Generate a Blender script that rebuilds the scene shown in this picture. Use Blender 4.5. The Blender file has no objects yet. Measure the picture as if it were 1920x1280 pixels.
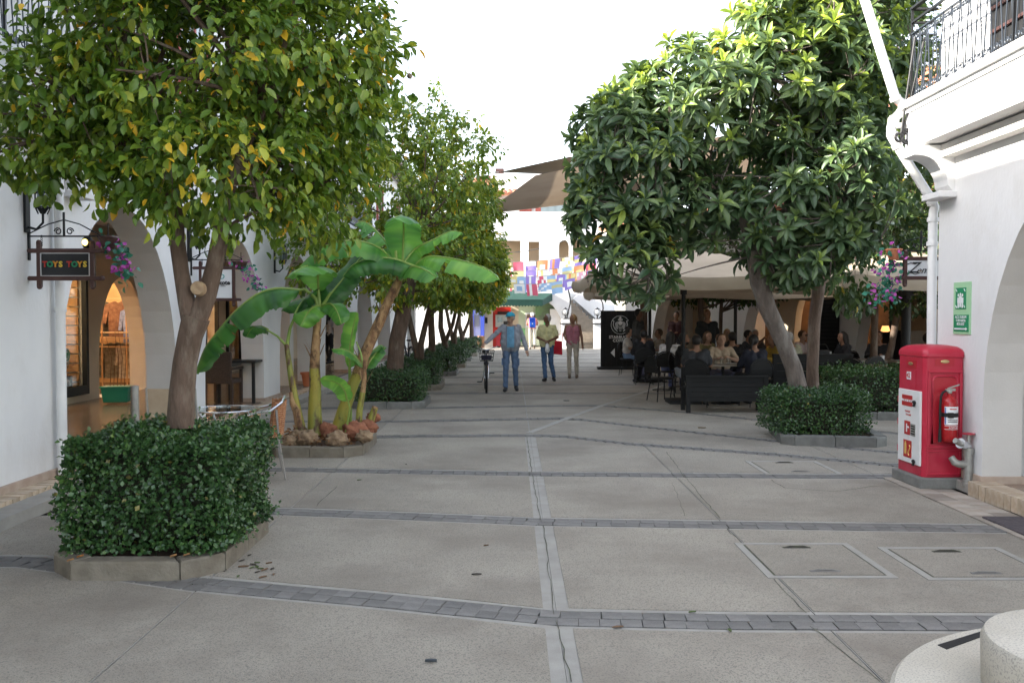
import bpy, math, random
import numpy as np
from mathutils import Vector, Matrix, Euler
random.seed(7); RNG = np.random.default_rng(7)
SC = bpy.context.scene
COL = SC.collection
R = math.radians
PI = math.pi

# ------------------------------------------------------------------ camera
FOC = 1675.0; CX = 960.0; CY = 640.0; CAMZ = 1.7; HOR = 590.0
PITCH = math.atan((CY-HOR)/FOC)
cam = bpy.data.cameras.new('camera'); cam.lens = 36*FOC/1920; cam.sensor_width = 36
cam.clip_start = 0.05; cam.clip_end = 3000
camo = bpy.data.objects.new('camera', cam); COL.objects.link(camo)
camo.location = (0, 0, CAMZ); camo.rotation_euler = (PI/2-PITCH, 0, 0)
SC.camera = camo
# ------------------------------------------------------------------ sky and sun
SUN_EL = R(25); SUN_AZ = R(80)       # azimuth measured from -Y (behind the camera) towards -X (left)
sdir = Vector((-math.cos(SUN_EL)*math.sin(SUN_AZ), -math.cos(SUN_EL)*math.cos(SUN_AZ), math.sin(SUN_EL)))
w = bpy.data.worlds.new('World'); SC.world = w; w.use_nodes = True
nt = w.node_tree; nt.nodes.clear()
sky = nt.nodes.new('ShaderNodeTexSky'); sky.sky_type = 'NISHITA'; sky.sun_disc = False
sky.sun_elevation = SUN_EL; sky.sun_rotation = math.atan2(sdir.x, sdir.y)
sky.air_density = 1.0; sky.dust_density = 1.2; sky.ozone_density = 1.0
bg = nt.nodes.new('ShaderNodeBackground'); bg.inputs['Strength'].default_value = 0.15
wo = nt.nodes.new('ShaderNodeOutputWorld')
hsv = nt.nodes.new('ShaderNodeHueSaturation'); hsv.inputs['Saturation'].default_value = .55; hsv.inputs['Value'].default_value = 1.15   # hazy white sky
wt = nt.nodes.new('ShaderNodeMix'); wt.data_type = 'RGBA'; wt.blend_type = 'MULTIPLY'; wt.inputs[0].default_value = 1; wt.inputs[7].default_value = (1.0, .965, .93, 1)
nt.links.new(sky.outputs[0], hsv.inputs['Color']); nt.links.new(hsv.outputs[0], wt.inputs[6]); nt.links.new(wt.outputs[2], bg.inputs[0]); nt.links.new(bg.outputs[0], wo.inputs[0])
sl = bpy.data.lights.new('sun', 'SUN'); sl.energy = 3.6; sl.angle = R(0.55); sl.color = (1.0, .93, .82)
so = bpy.data.objects.new('sun', sl); COL.objects.link(so)
so.rotation_euler = sdir.to_track_quat('Z', 'Y').to_euler()
vs = SC.view_settings
vs.view_transform = 'Standard'; vs.look = 'None'; vs.gamma = 1; vs.use_curve_mapping = False
vs.exposure = 2.2
SC.cycles.max_bounces = 7; SC.cycles.diffuse_bounces = 4; SC.cycles.transparent_max_bounces = 6
SC.cycles.sample_clamp_indirect = 6

# ------------------------------------------------------------------ helpers
_c, _s = math.cos(PITCH), math.sin(PITCH)
def W(px, py, Y):
    """world point seen at photo pixel (px, py), at depth Y"""
    u = (px-CX)/FOC; v = (CY-py)/FOC
    d = Vector((u, _c+v*_s, -_s+v*_c)); k = Y/d.y
    return Vector((d.x*k, Y, CAMZ+d.z*k))
def G(px, py, z=0.0):
    u = (px-CX)/FOC; v = (CY-py)/FOC
    d = Vector((u, _c+v*_s, -_s+v*_c)); k = (z-CAMZ)/d.z
    return Vector((d.x*k, d.y*k, z))
WM = {}
def wm(o): return WM.get(o.name, Matrix.Identity(4)) if o else Matrix.Identity(4)
def tag(o, label=None, cat=None, group=None, kind=None):
    if label: o['label'] = label
    if cat: o['category'] = cat
    if group: o['group'] = group
    if kind: o['kind'] = kind
    return o
def thing(name, label, cat, loc=(0, 0, 0), rz=0.0, group=None, kind=None, parent=None):
    o = bpy.data.objects.new(name, None); COL.objects.link(o); o.empty_display_size = .1
    o.location = loc; o.rotation_euler = (0, 0, rz)
    WM[o.name] = Matrix.Translation(Vector(loc)) @ Matrix.Rotation(rz, 4, 'Z')
    return tag(o, label, cat, group, kind)
def link_mesh(name, me, parent=None, local=None):
    o = bpy.data.objects.new(name, me); COL.objects.link(o)
    if parent: o.parent = parent
    if local is not None: o.matrix_basis = local
    WM[o.name] = wm(parent) @ (local if local is not None else Matrix.Identity(4))
    return o
def copy_tree(o, parent=None, loc=None, rz=None, label=None):
    c = o.copy(); COL.objects.link(c)
    if parent: c.parent = parent
    if loc is not None: c.location = loc
    if rz is not None: c.rotation_euler = (0, 0, rz)
    if label: c['label'] = label
    WM[c.name] = Matrix.Translation(Vector(loc)) @ Matrix.Rotation(rz or 0, 4, 'Z') if loc is not None else wm(parent)
    for ch in list(o.children): copy_tree(ch, c)
    return c
class MB:
    def __init__(s): s.v = []; s.f = []; s.m = []; s.mi = 0
    def add(s, vs_, fs):
        n = len(s.v); s.v += [tuple(p) for p in vs_]
        s.f += [tuple(i+n for i in f) for f in fs]; s.m += [s.mi]*len(fs); return s
    def box(s, c, size, rz=0, M=None):
        x, y, z = [k/2 for k in size]; Q = Matrix.Rotation(rz, 3, 'Z') if M is None else M
        c = Vector(c); P = [c+Q@Vector((a*x, b*y, d*z)) for d in (-1, 1) for b in (-1, 1) for a in (-1, 1)]
        return s.add(P, [(0, 2, 3, 1), (4, 5, 7, 6), (0, 1, 5, 4), (2, 6, 7, 3), (0, 4, 6, 2), (1, 3, 7, 5)])
    def bar(s, a, b, wd, ht=None, up=(0, 0, 1)):
        a = Vector(a); b = Vector(b); d = (b-a); L = d.length; d.normalize()
        u = Vector(up)
        if abs(d.dot(u)) > .98: u = Vector((0, 1, 0))
        sd = d.cross(u).normalized(); uu = sd.cross(d)
        return s.box((a+b)/2, (L, wd, ht or wd), M=Matrix((d, sd, uu)).transposed())
    def tube(s, pts, r, n=8, cap=True, closed=False):
        pts = [Vector(p) for p in pts]; k = len(pts)
        if not hasattr(r, '__len__'): r = [r]*k
        t0 = (pts[1]-pts[0]).normalized(); a = Vector((0, 0, 1)) if abs(t0.z) < .9 else Vector((1, 0, 0))
        nrm = (a-t0*a.dot(t0)).normalized(); P = []
        for i, p in enumerate(pts):
            if closed: t = (pts[(i+1) % k]-pts[i-1])
            else: t = pts[min(i+1, k-1)]-pts[max(i-1, 0)]
            if t.length < 1e-9: t = t0
            t.normalize(); nrm = (nrm-t*nrm.dot(t)).normalized(); b = t.cross(nrm)
            for j in range(n):
                an = 2*PI*j/n; P.append(p+(nrm*math.cos(an)+b*math.sin(an))*r[i])
        F = []
        for i in range(k if closed else k-1):
            i2 = (i+1) % k
            for j in range(n): F.append((i*n+j, i*n+(j+1) % n, i2*n+(j+1) % n, i2*n+j))
        if cap and not closed: F.append(tuple(range(n-1, -1, -1))); F.append(tuple((k-1)*n+j for j in range(n)))
        return s.add(P, F)
    def lathe(s, prof, c=(0, 0, 0), n=20, a0=0):
        P = []; F = []; k = len(prof); c = Vector(c)
        for r, z in prof:
            for j in range(n): an = 2*PI*j/n+a0; P.append(c+Vector((r*math.cos(an), r*math.sin(an), z)))
        for i in range(k-1):
            for j in range(n): F.append((i*n+j, i*n+(j+1) % n, (i+1)*n+(j+1) % n, (i+1)*n+j))
        F.append(tuple(range(n-1, -1, -1))); F.append(tuple((k-1)*n+j for j in range(n)))
        return s.add(P, F)
    def ell(s, c, r, n=12, m=8, M=None):
        c = Vector(c); P = []; F = []; Q = M or Matrix.Identity(3)
        for i in range(m+1):
            th = PI*i/m
            for j in range(n):
                an = 2*PI*j/n
                P.append(c+Q@Vector((r[0]*math.sin(th)*math.cos(an), r[1]*math.sin(th)*math.sin(an), -r[2]*math.cos(th))))
        for i in range(m):
            for j in range(n): F.append((i*n+j, i*n+(j+1) % n, (i+1)*n+(j+1) % n, (i+1)*n+j))
        return s.add(P, F)
    def prism(s, poly, ext, closed=True):
        """poly: list of 3D points (planar), extruded by vector ext"""
        n = len(poly); e = Vector(ext); P = [Vector(p) for p in poly]+[Vector(p)+e for p in poly]
        F = [tuple(range(n-1, -1, -1)), tuple(range(n, 2*n))]
        F += [(i, (i+1) % n, n+(i+1) % n, n+i) for i in range(n)]
        return s.add(P, F)
    def grid(s, P, nu, nv):
        F = [(i*nv+j, (i+1)*nv+j, (i+1)*nv+j+1, i*nv+j+1) for i in range(nu-1) for j in range(nv-1)]
        return s.add(P, F)
    def mesh(s, name, mat, world=None, smooth=False, bevel=0):
        me = bpy.data.meshes.new(name)
        V = s.v
        if world is not None:
            I = world.inverted(); V = [tuple(I@Vector(p)) for p in V]
        me.from_pydata(V, [], s.f)
        for m_ in (mat if isinstance(mat, (list, tuple)) else [mat]): me.materials.append(m_)
        if isinstance(mat, (list, tuple)): me.polygons.foreach_set('material_index', s.m)
        if smooth:
            me.polygons.foreach_set('use_smooth', [True]*len(me.polygons))
            if smooth != 'all' : me.set_sharp_from_angle(angle=R(40))
        me.update(); return me
    def build(s, name, mat, parent=None, world=True, smooth=False, bevel=0, label=None, kind=None, local=None):
        me = s.mesh(name, mat, wm(parent) if (parent and world) else None, smooth)
        o = link_mesh(name, me, parent, local)
        if bevel:
            b = o.modifiers.new('bevel', 'BEVEL'); b.width = bevel; b.segments = 2; b.limit_method = 'ANGLE'
            b.harden_normals = False
        if label: o['label'] = label
        if kind: o['kind'] = kind
        return o
def solo(mb, name, mat, label, cat, group=None, smooth=False, bevel=0, kind=None, loc=None):
    """one-mesh thing with its origin at its base"""
    V = mb.v; L = Vector(loc) if loc is not None else Vector((sum(p[0] for p in V)/len(V), sum(p[1] for p in V)/len(V), min(p[2] for p in V)))
    me = mb.mesh(name, mat, Matrix.Translation(L), smooth)
    o = link_mesh(name, me, None); o.location = L; WM[o.name] = Matrix.Translation(L)
    if bevel:
        b = o.modifiers.new('bevel', 'BEVEL'); b.width = bevel; b.segments = 2; b.limit_method = 'ANGLE'
    return tag(o, label, cat, group, kind)
def struct(mb, name, mat, smooth=False, bevel=0): return mb.build(name, mat, None, smooth=smooth, bevel=bevel, kind='structure')

def text_mb(s_, size, depth=.004, bold=0.0, shear=0, align='CENTER', spacing=1.0):
    cu = bpy.data.curves.new('t', 'FONT'); cu.body = s_; cu.size = size; cu.extrude = depth/2; cu.align_x = align; cu.align_y = 'CENTER'
    cu.offset = bold; cu.shear = shear; cu.space_character = spacing; cu.resolution_u = 2
    o = bpy.data.objects.new('t', cu); COL.objects.link(o)
    dg = bpy.context.evaluated_depsgraph_get(); me = o.evaluated_get(dg).to_mesh()
    vs_ = [v.co.copy() for v in me.vertices]; fs = [tuple(p.vertices) for p in me.polygons]
    o.evaluated_get(dg).to_mesh_clear(); bpy.data.objects.remove(o)
    return vs_, fs
def put_text(mb, s_, origin, xdir, ydir, size, depth=.004, **k):
    vs_, fs = text_mb(s_, size, depth, **k)
    x = Vector(xdir).normalized(); y = Vector(ydir).normalized(); z = x.cross(y); o = Vector(origin)
    mb.add([o+x*v.x+y*v.y+z*(v.z+depth/2) for v in vs_], fs); return mb

# ------------------------------------------------------------------ materials
def col4(c): return (c[0], c[1], c[2], 1)
def mat(name, c, c2=None, rough=.7, scale=3.0, bump=0.0, bscale=40.0, metal=0, spec=None, fine=None, rnd=0.0, trans=0.0, coord='Object', dirt=None, detail=4, stretch=None):
    m = bpy.data.materials.new(name); m.use_nodes = True; n = m.node_tree; N = n.nodes; L = n.links
    b = N['Principled BSDF']; b.inputs['Roughness'].default_value = rough; b.inputs['Metallic'].default_value = metal
    if spec is not None: b.inputs['Specular IOR Level'].default_value = spec
    tc = N.new('ShaderNodeTexCoord'); co = tc.outputs[coord]
    if coord == 'World':
        pass
    if stretch:
        mp = N.new('ShaderNodeMapping'); mp.inputs['Scale'].default_value = stretch; L.new(co, mp.inputs[0]); co = mp.outputs[0]
    cur = None
    def mix(fac, a, bb, mode='MIX'):
        x = N.new('ShaderNodeMix'); x.data_type = 'RGBA'; x.blend_type = mode
        for sck, v in ((x.inputs['Factor'], fac), (x.inputs[6], a), (x.inputs[7], bb)):
            if hasattr(v, 'is_output'): L.new(v, sck)
            else: sck.default_value = v if not isinstance(v, tuple) else col4(v)
        return x.outputs[2]
    def noise(sc, det=4, lo=.35, hi=.65, r=.55):
        t = N.new('ShaderNodeTexNoise'); t.inputs['Scale'].default_value = sc; t.inputs['Detail'].default_value = det; t.inputs['Roughness'].default_value = r
        L.new(co, t.inputs['Vector'])
        mr = N.new('ShaderNodeMapRange'); mr.inputs[1].default_value = lo; mr.inputs[2].default_value = hi
        L.new(t.outputs[0], mr.inputs[0]); return mr.outputs[0]
    cur = tuple(c)
    if c2 is not None: cur = mix(noise(scale, detail), tuple(c), tuple(c2))
    if fine:   # (scale, colour, strength): speckle
        f_ = noise(fine[0], 2, .52, .62)
        k = N.new('ShaderNodeMath'); k.operation = 'MULTIPLY'; k.inputs[1].default_value = fine[2]; L.new(f_, k.inputs[0])
        cur = mix(k.outputs[0], cur, tuple(fine[1]))
    if dirt:   # (scale, colour, strength, lo, hi)
        f_ = noise(dirt[0], 5, dirt[3] if len(dirt) > 3 else .5, dirt[4] if len(dirt) > 4 else .75, .65)
        k = N.new('ShaderNodeMath'); k.operation = 'MULTIPLY'; k.inputs[1].default_value = dirt[2]; L.new(f_, k.inputs[0])
        cur = mix(k.outputs[0], cur, tuple(dirt[1]))
    if rnd:
        oi = N.new('ShaderNodeObjectInfo'); hs = N.new('ShaderNodeHueSaturation')
        mr = N.new('ShaderNodeMapRange'); mr.inputs[3].default_value = 1-rnd; mr.inputs[4].default_value = 1+rnd
        L.new(oi.outputs['Random'], mr.inputs[0]); L.new(mr.outputs[0], hs.inputs['Value'])
        if hasattr(cur, 'is_output'): L.new(cur, hs.inputs['Color'])
        else: hs.inputs['Color'].default_value = col4(cur)
        cur = hs.outputs[0]
    if hasattr(cur, 'is_output'): L.new(cur, b.inputs['Base Color'])
    else: b.inputs['Base Color'].default_value = col4(cur)
    if bump:
        t = N.new('ShaderNodeTexNoise'); t.inputs['Scale'].default_value = bscale; t.inputs['Detail'].default_value = 4
        L.new(co, t.inputs['Vector']); bp = N.new('ShaderNodeBump'); bp.inputs['Strength'].default_value = bump; bp.inputs['Distance'].default_value = .02 if 'bark' in name else .01
        L.new(t.outputs[0], bp.inputs['Height']); L.new(bp.outputs[0], b.inputs['Normal'])
    if trans:
        tr = N.new('ShaderNodeBsdfTranslucent'); mx = N.new('ShaderNodeMixShader'); mx.inputs[0].default_value = trans
        if hasattr(cur, 'is_output'): L.new(cur, tr.inputs[0])
        else: tr.inputs[0].default_value = col4(cur)
        L.new(b.outputs[0], mx.inputs[1]); L.new(tr.outputs[0], mx.inputs[2]); L.new(mx.outputs[0], N['Material Output'].inputs[0])
    return m
def leafmat(name, stops, rough=.4, trans=.3, obj=False, tboost=1.6, spec=.5):
    """leaf colour from the per-leaf attribute 'tint' (or the object's random number)"""
    m = bpy.data.materials.new(name); m.use_nodes = True; n = m.node_tree; N = n.nodes; L = n.links; b = N['Principled BSDF']
    if obj: a = N.new('ShaderNodeObjectInfo'); src = a.outputs['Random']
    else: a = N.new('ShaderNodeAttribute'); a.attribute_name = 'tint'; src = a.outputs['Fac']
    cr = N.new('ShaderNodeValToRGB'); e = cr.color_ramp.elements
    e[0].position = stops[0][0]; e[0].color = col4(stops[0][1]); e[1].position = stops[-1][0]; e[1].color = col4(stops[-1][1])
    for p, c in stops[1:-1]: x = e.new(p); x.color = col4(c)
    L.new(src, cr.inputs[0]); L.new(cr.outputs[0], b.inputs['Base Color']); b.inputs['Roughness'].default_value = rough
    b.inputs['Specular IOR Level'].default_value = spec
    hs = N.new('ShaderNodeHueSaturation'); hs.inputs['Value'].default_value = tboost; hs.inputs['Hue'].default_value = .485
    L.new(cr.outputs[0], hs.inputs['Color'])
    tr = N.new('ShaderNodeBsdfTranslucent'); L.new(hs.outputs[0], tr.inputs[0])
    mx = N.new('ShaderNodeMixShader'); mx.inputs[0].default_value = trans
    L.new(b.outputs[0], mx.inputs[1]); L.new(tr.outputs[0], mx.inputs[2]); L.new(mx.outputs[0], N['Material Output'].inputs[0])
    return m
def emit(name, c, s):
    m = bpy.data.materials.new(name); m.use_nodes = True; b = m.node_tree.nodes['Principled BSDF']
    b.inputs['Base Color'].default_value = col4(c); b.inputs['Emission Color'].default_value = col4(c); b.inputs['Emission Strength'].default_value = s; return m
def glassmat(name, tint=(.9, .95, .95), rough=.02, alpha=.25):
    m = bpy.data.materials.new(name); m.use_nodes = True; n = m.node_tree; N = n.nodes; L = n.links
    N.remove(N['Principled BSDF']); g = N.new('ShaderNodeBsdfGlossy'); g.inputs['Roughness'].default_value = rough
    t = N.new('ShaderNodeBsdfTransparent'); t.inputs[0].default_value = col4(tint); lw = N.new('ShaderNodeLayerWeight'); pw = N.new('ShaderNodeMath'); pw.operation = 'POWER'; pw.inputs[1].default_value = 4.5; L.new(lw.outputs['Facing'], pw.inputs[0]); fr = N.new('ShaderNodeMath'); fr.operation = 'MULTIPLY_ADD'; fr.inputs[1].default_value = .6; fr.inputs[2].default_value = .05; L.new(pw.outputs[0], fr.inputs[0])
    mx = N.new('ShaderNodeMixShader'); L.new(fr.outputs[0], mx.inputs[0]); L.new(t.outputs[0], mx.inputs[1]); L.new(g.outputs[0], mx.inputs[2])
    L.new(mx.outputs[0], N['Material Output'].inputs[0]); return m
M = {}
M['plaster'] = mat('plaster', (.66, .66, .66), (.74, .74, .735), .85, 1.2, .3, 30, dirt=(1.7, (.52, .49, .44), .45, .55, .8), stretch=(1, 1, .6))
M['plaster_beige'] = mat('beige_plaster', (.55, .46, .34), (.62, .53, .40), .85, 1.5, .15, 50)
M['plaster_reveal'] = mat('shade_grey_plaster', (.60, .58, .55), (.66, .64, .61), .85, 2, .2, 60)  # white plaster with the shade of the reveals put into its colour
M['skirting'] = mat('skirting_stone', (.36, .27, .21), (.45, .36, .29), .7, 6, .1, 60, rnd=.1)
M['joint'] = mat('joint', (.17, .165, .155), (.24, .23, .21), .9, 8, .3, 80)
M['concrete'] = mat('smooth_concrete', (.30, .285, .255), (.37, .355, .32), .8, 5, .2, 120, dirt=(1.1, (.26, .25, .23), .4, .5, .7))
M['aggregate'] = mat('exposed_aggregate', (.31, .28, .23), (.38, .347, .287), .85, .8, .6, 170, fine=(120, (.13, .12, .11), .65), rnd=.06, dirt=(.7, (.20, .175, .145), .75, .44, .68))
M['paver'] = mat('basalt_paver', (.155, .148, .138), (.21, .202, .19), .75, 9, .35, 140, rnd=.16, fine=(150, (.10, .10, .10), .3))
M['kerb'] = mat('kerb_stone', (.15, .13, .10), (.23, .205, .16), .85, 7, .4, 60, rnd=.1, dirt=(4, (.17, .14, .10), .6, .5, .7))
M['kerb_grey'] = mat('grey_kerb_stone', (.14, .14, .13), (.20, .20, .185), .85, 7, .4, 60, rnd=.1, dirt=(4, (.12, .12, .10), .5, .5, .7))
M['brick'] = mat('tan_brick', (.42, .32, .22), (.55, .46, .35), .8, 9, .3, 60, rnd=.14, dirt=(12, (.25, .2, .15), .4))
M['tilefloor'] = mat('polished_floor', (.17, .115, .08), (.23, .16, .115), .22, 1.2, .02, 20, rnd=.1)
M['iron'] = mat('black_iron', (.015, .016, .018), None, .45, metal=.4)
M['iron_blue'] = mat('painted_iron', (.035, .045, .06), None, .4, metal=.3)
M['bark'] = mat('citrus_bark', (.085, .055, .037), (.15, .10, .072), .9, 11, 1.0, 26, stretch=(1, 1, .3), dirt=(7, (.26, .22, .17), .6, .5, .66))
M['bark_grey'] = mat('loquat_bark', (.10, .08, .066), (.18, .145, .12), .9, 11, 1.0, 26, stretch=(1, 1, .3), dirt=(6, (.26, .24, .21), .6, .5, .66))
M['cutwood'] = mat('cut_wood', (.42, .30, .18), (.30, .2, .12), .8, 25, .3, 60)
M['soil'] = mat('soil', (.07, .045, .03), (.13, .085, .055), .95, 12, .9, 60)
M['rock'] = mat('tufa_rock', (.36, .26, .16), (.20, .13, .08), .95, 14, 1.0, 45)
M['redrock'] = mat('red_rock', (.36, .15, .085), (.22, .085, .05), .95, 14, 1.0, 45)
M['citrus'] = leafmat('citrus_leaf', [(0, (.045, .10, .012)), (.35, (.085, .165, .018)), (.7, (.19, .275, .028)), (.9, (.42, .43, .035)), (.96, (.68, .46, .03)), (1, (.75, .45, .03))], .36, .28)
M['citrus_one'] = leafmat('citrus_leaf_single', [(0, (.05, .11, .014)), (.35, (.095, .175, .018)), (.65, (.20, .285, .028)), (.84, (.42, .43, .035)), (.90, (.66, .45, .03)), (1, (.72, .45, .03))], .42, .3, obj=True)
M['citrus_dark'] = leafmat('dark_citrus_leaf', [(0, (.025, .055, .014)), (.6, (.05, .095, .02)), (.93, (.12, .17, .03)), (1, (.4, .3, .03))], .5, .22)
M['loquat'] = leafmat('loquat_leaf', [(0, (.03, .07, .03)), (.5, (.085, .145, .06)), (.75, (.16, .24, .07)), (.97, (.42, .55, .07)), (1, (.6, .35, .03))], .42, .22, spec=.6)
M['loquat_one'] = leafmat('loquat_leaf_single', [(0, (.03, .07, .03)), (.55, (.085, .145, .06)), (.86, (.19, .27, .07)), (1, (.28, .37, .06))], .42, .22, obj=True, spec=.6)
M['hedge'] = leafmat('hedge_leaf', [(0, (.02, .055, .018)), (.6, (.045, .105, .030)), (.93, (.09, .17, .04)), (.985, (.16, .22, .05)), (1, (.4, .2, .08))], .3, .12)
M['hedgecore'] = mat('hedge_twigs', (.012, .018, .008), (.03, .03, .015), .95, 20)
M['banana'] = leafmat('banana_leaf', [(0, (.02, .085, .022)), (.4, (.07, .23, .045)), (.8, (.16, .40, .065)), (1, (.28, .54, .085))], .33, .4)
M['midrib'] = mat('banana_midrib', (.26, .36, .08), (.2, .3, .06), .45, 5)
M['bstem'] = mat('banana_stem', (.36, .30, .045), (.20, .24, .05), .5, 6, .3, 30, dirt=(9, (.08, .035, .02), .95, .50, .60), stretch=(1, 1, .35))
M['bdry'] = mat('dry_banana_sheath', (.42, .27, .13), (.20, .10, .05), .85, 16, 1.0, 40, stretch=(1, 1, .5), dirt=(14, (.07, .035, .02), .85, .5, .62))
M['brownwood'] = mat('brown_painted_wood', (.055, .022, .018), (.075, .032, .026), .45, 8, .2, 40)
M['signwhite'] = mat('sign_white', (.75, .76, .77), None, .4)
M['signblack'] = mat('sign_black', (.012, .013, .016), None, .3)
M['silver'] = mat('silver', (.6, .6, .6), None, .35, metal=.9)
M['alu'] = mat('aluminium', (.75, .76, .78), None, .22, metal=1)
M['red'] = mat('letter_red', (.45, .03, .02), None, .4)
M['orange'] = mat('letter_orange', (.7, .3, .03), None, .4)
M['green'] = mat('letter_green', (.02, .25, .11), None, .4)
M['yellow'] = mat('letter_yellow', (.7, .5, .05), None, .4)
M['cab'] = mat('red_fibreglass', (.42, .012, .035), (.47, .025, .055), .38, 3, .06, 40, dirt=(5, (.55, .12, .16), .35, .55, .8))
M['cabdark'] = mat('dark_red_fibreglass', (.40, .012, .025), None, .4)
M['pipe'] = mat('white_pipe', (.68, .68, .67), (.76, .76, .75), .45, 3, .03, 20, dirt=(6, (.45, .42, .36), .5, .58, .75))
M['galv'] = mat('galvanised_steel', (.30, .30, .28), (.40, .39, .36), .5, 14, .3, 60, metal=.6)
M['black'] = mat('black_paint', (.006, .006, .0065), (.01, .01, .0105), .6, 5)
M['blackwood'] = mat('black_stained_wood', (.004, .004, .004), (.009, .009, .009), .75, 5, .3, 30, stretch=(1, 1, 6))
M['canvas'] = mat('beige_canvas', (.47, .385, .29), (.54, .45, .34), .85, 2, .15, 12, trans=.16)
M['canvas_w'] = mat('cream_canvas', (.70, .66, .58), (.76, .72, .65), .85, 2, .1, 12, trans=.2)
M['sail'] = mat('sail_cloth', (.34, .26, .19), (.38, .30, .22), .85, 1, .1, 8, trans=.22)
M['sailgrey'] = mat('grey_sail_cloth', (.085, .08, .068), (.10, .095, .08), .85, 1, .1, 8, trans=.03)
M['awning'] = mat('green_awning', (.003, .042, .031), (.004, .052, .04), .7, 3, .05, 30, trans=.1)
M['rooftile'] = mat('clay_roof_tile', (.34, .13, .075), (.45, .20, .12), .85, 2, .2, 20, rnd=.12)
M['shutter'] = mat('red_shutter', (.30, .07, .055), None, .6)
M['window'] = mat('window_glass', (.22, .28, .30), None, .12)
M['stairstone'] = mat('stair_stone', (.20, .165, .125), (.26, .22, .17), .8, 4, .1, 40)
M['terracotta'] = mat('terracotta', (.40, .13, .06), (.48, .18, .09), .8, 6, .1, 40)
M['greenpot'] = mat('green_plastic', (.015, .22, .15), None, .4)
M['rubber'] = mat('rubber', (.012, .012, .012), None, .8)
M['granite'] = mat('pale_granite', (.50, .46, .38), (.58, .54, .46), .8, 3, .4, 150, fine=(120, (.30, .28, .25), .7))
M['wicker'] = mat('brown_wicker', (.30, .12, .05), (.45, .22, .10), .6, 30, .5, 60, rnd=.15)
M['darkwicker'] = mat('dark_wicker', (.035, .022, .018), (.06, .04, .03), .6, 40, .8, 90)
M['sling'] = mat('beige_sling_fabric', (.42, .32, .22), (.47, .37, .26), .8, 9, .2, 150)
M['shopglow'] = emit('shop_lamp', (1.0, .72, .42), 7.0)
M['glass'] = glassmat('shop_glass')
M['flower'] = leafmat('bougainvillea', [(0, (.35, .04, .30)), (1, (.62, .14, .50))], .6, .3, obj=False)
M['artleaf'] = leafmat('trailing_leaf', [(0, (.02, .12, .07)), (1, (.05, .26, .17))], .5, .2)
# ================================================================== GROUND
gm = MB(); gm.add([(-400, -60, -.05), (400, -60, -.05), (400, 900, -.05), (-400, 900, -.05)], [(0, 1, 2, 3)])
ground = struct(gm, 'ground', M['joint'])
paving = thing('paving', 'exposed aggregate concrete paving with dark stone bands', None, (0, 0, 0), kind='structure')
del paving['label']
def poly_band(pts): 
    q = sorted([(G(*p).x, G(*p).y) for p in pts]); return [a for a, _ in q], [b for _, b in q]
BP = [poly_band([(60, 1052), (390, 1096), (700, 1124), (1035, 1158), (1340, 1165), (1900, 1168)]),
      poly_band([(60, 960), (490, 957), (730, 966), (1015, 978), (1340, 983), (1860, 991)]),
      poly_band([(560, 880), (640, 882), (1000, 888), (1440, 892), (1660, 893)]),
      poly_band([(640, 822), (720, 818), (990, 816), (1060, 818), (1180, 832), (1450, 851), (1680, 872)]),
      poly_band([(740, 790), (960, 786), (1070, 784), (1180, 797), (1450, 826), (1720, 852)]),
      poly_band([(780, 765), (1000, 761), (1130, 760), (1280, 772), (1450, 790), (1700, 815)])]
def band_y(i, x):
    if i < 0: return 5.0+2.45*i
    if i < len(BP): return float(np.interp(x, *BP[i]))
    return 19.3+2.45*(i-len(BP))
NB = 18
XB = [-4.22, -1.95, .255, 1.72, 3.86]
XBR = [3.86, 6.6, 9.4, 12.4, 15.5]
slabm = MB(); aggm = MB()
def panel(i, xa, xb, ga, gb):
    n = max(2, int((xb-xa)/.45)+1); xs = np.linspace(xa, xb, n)
    lo = [(x, band_y(i, x)+.128) for x in xs]; hi = [(x, band_y(i+1, x)-.128) for x in xs]
    if hi[n//2][1]-lo[n//2][1] < .25: return
    a, b = xa+.004, xb-.004
    a = xa+(.001 if xa == .255 else .004); b = xb-(.001 if xb == .255 else .004)
    P = [(min(max(x, a), b), y, -.045) for x, y in lo]+[(min(max(x, a), b), y, -.045) for x, y in hi[::-1]]
    mb = MB(); mb.prism(P, (0, 0, .045)); mb.build('slab', M['concrete'], paving)
    # aggregate field inset from the smooth margins
    m2 = MB(); lo2 = [(min(max(x, xa+ga), xb-gb), y+.045, -.001) for x, y in lo]; hi2 = [(min(max(x, xa+ga), xb-gb), y-.045, -.001) for x, y in hi[::-1]]
    m2.prism(lo2+hi2, (0, 0, .005)); m2.build('aggregate_field', M['aggregate'], paving)
for i in range(-2, NB):
    for a, b in zip(XB[:-1], XB[1:]):
        far = band_y(i, 0) > 12
        if far and a == .255: continue
        if far and a == 1.72: a = .255
        ga = .075 if (a == .255 and not far) else .01; gb = .075 if b == .255 and not far else .01
        panel(i, a, b, ga, gb)
    if i >= 2:
        for a, b in zip(XBR[:-1], XBR[1:]): panel(i, a, b, .01, .01)
# cross-street paving beyond
fm = MB(); fm.box((6, 74, -.03), (160, 52, .05)); fm.build('far_slab', M['concrete'], paving)
fm = MB(); fm.box((-10.2, 30, -.02), (12, 70, .02))
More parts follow.
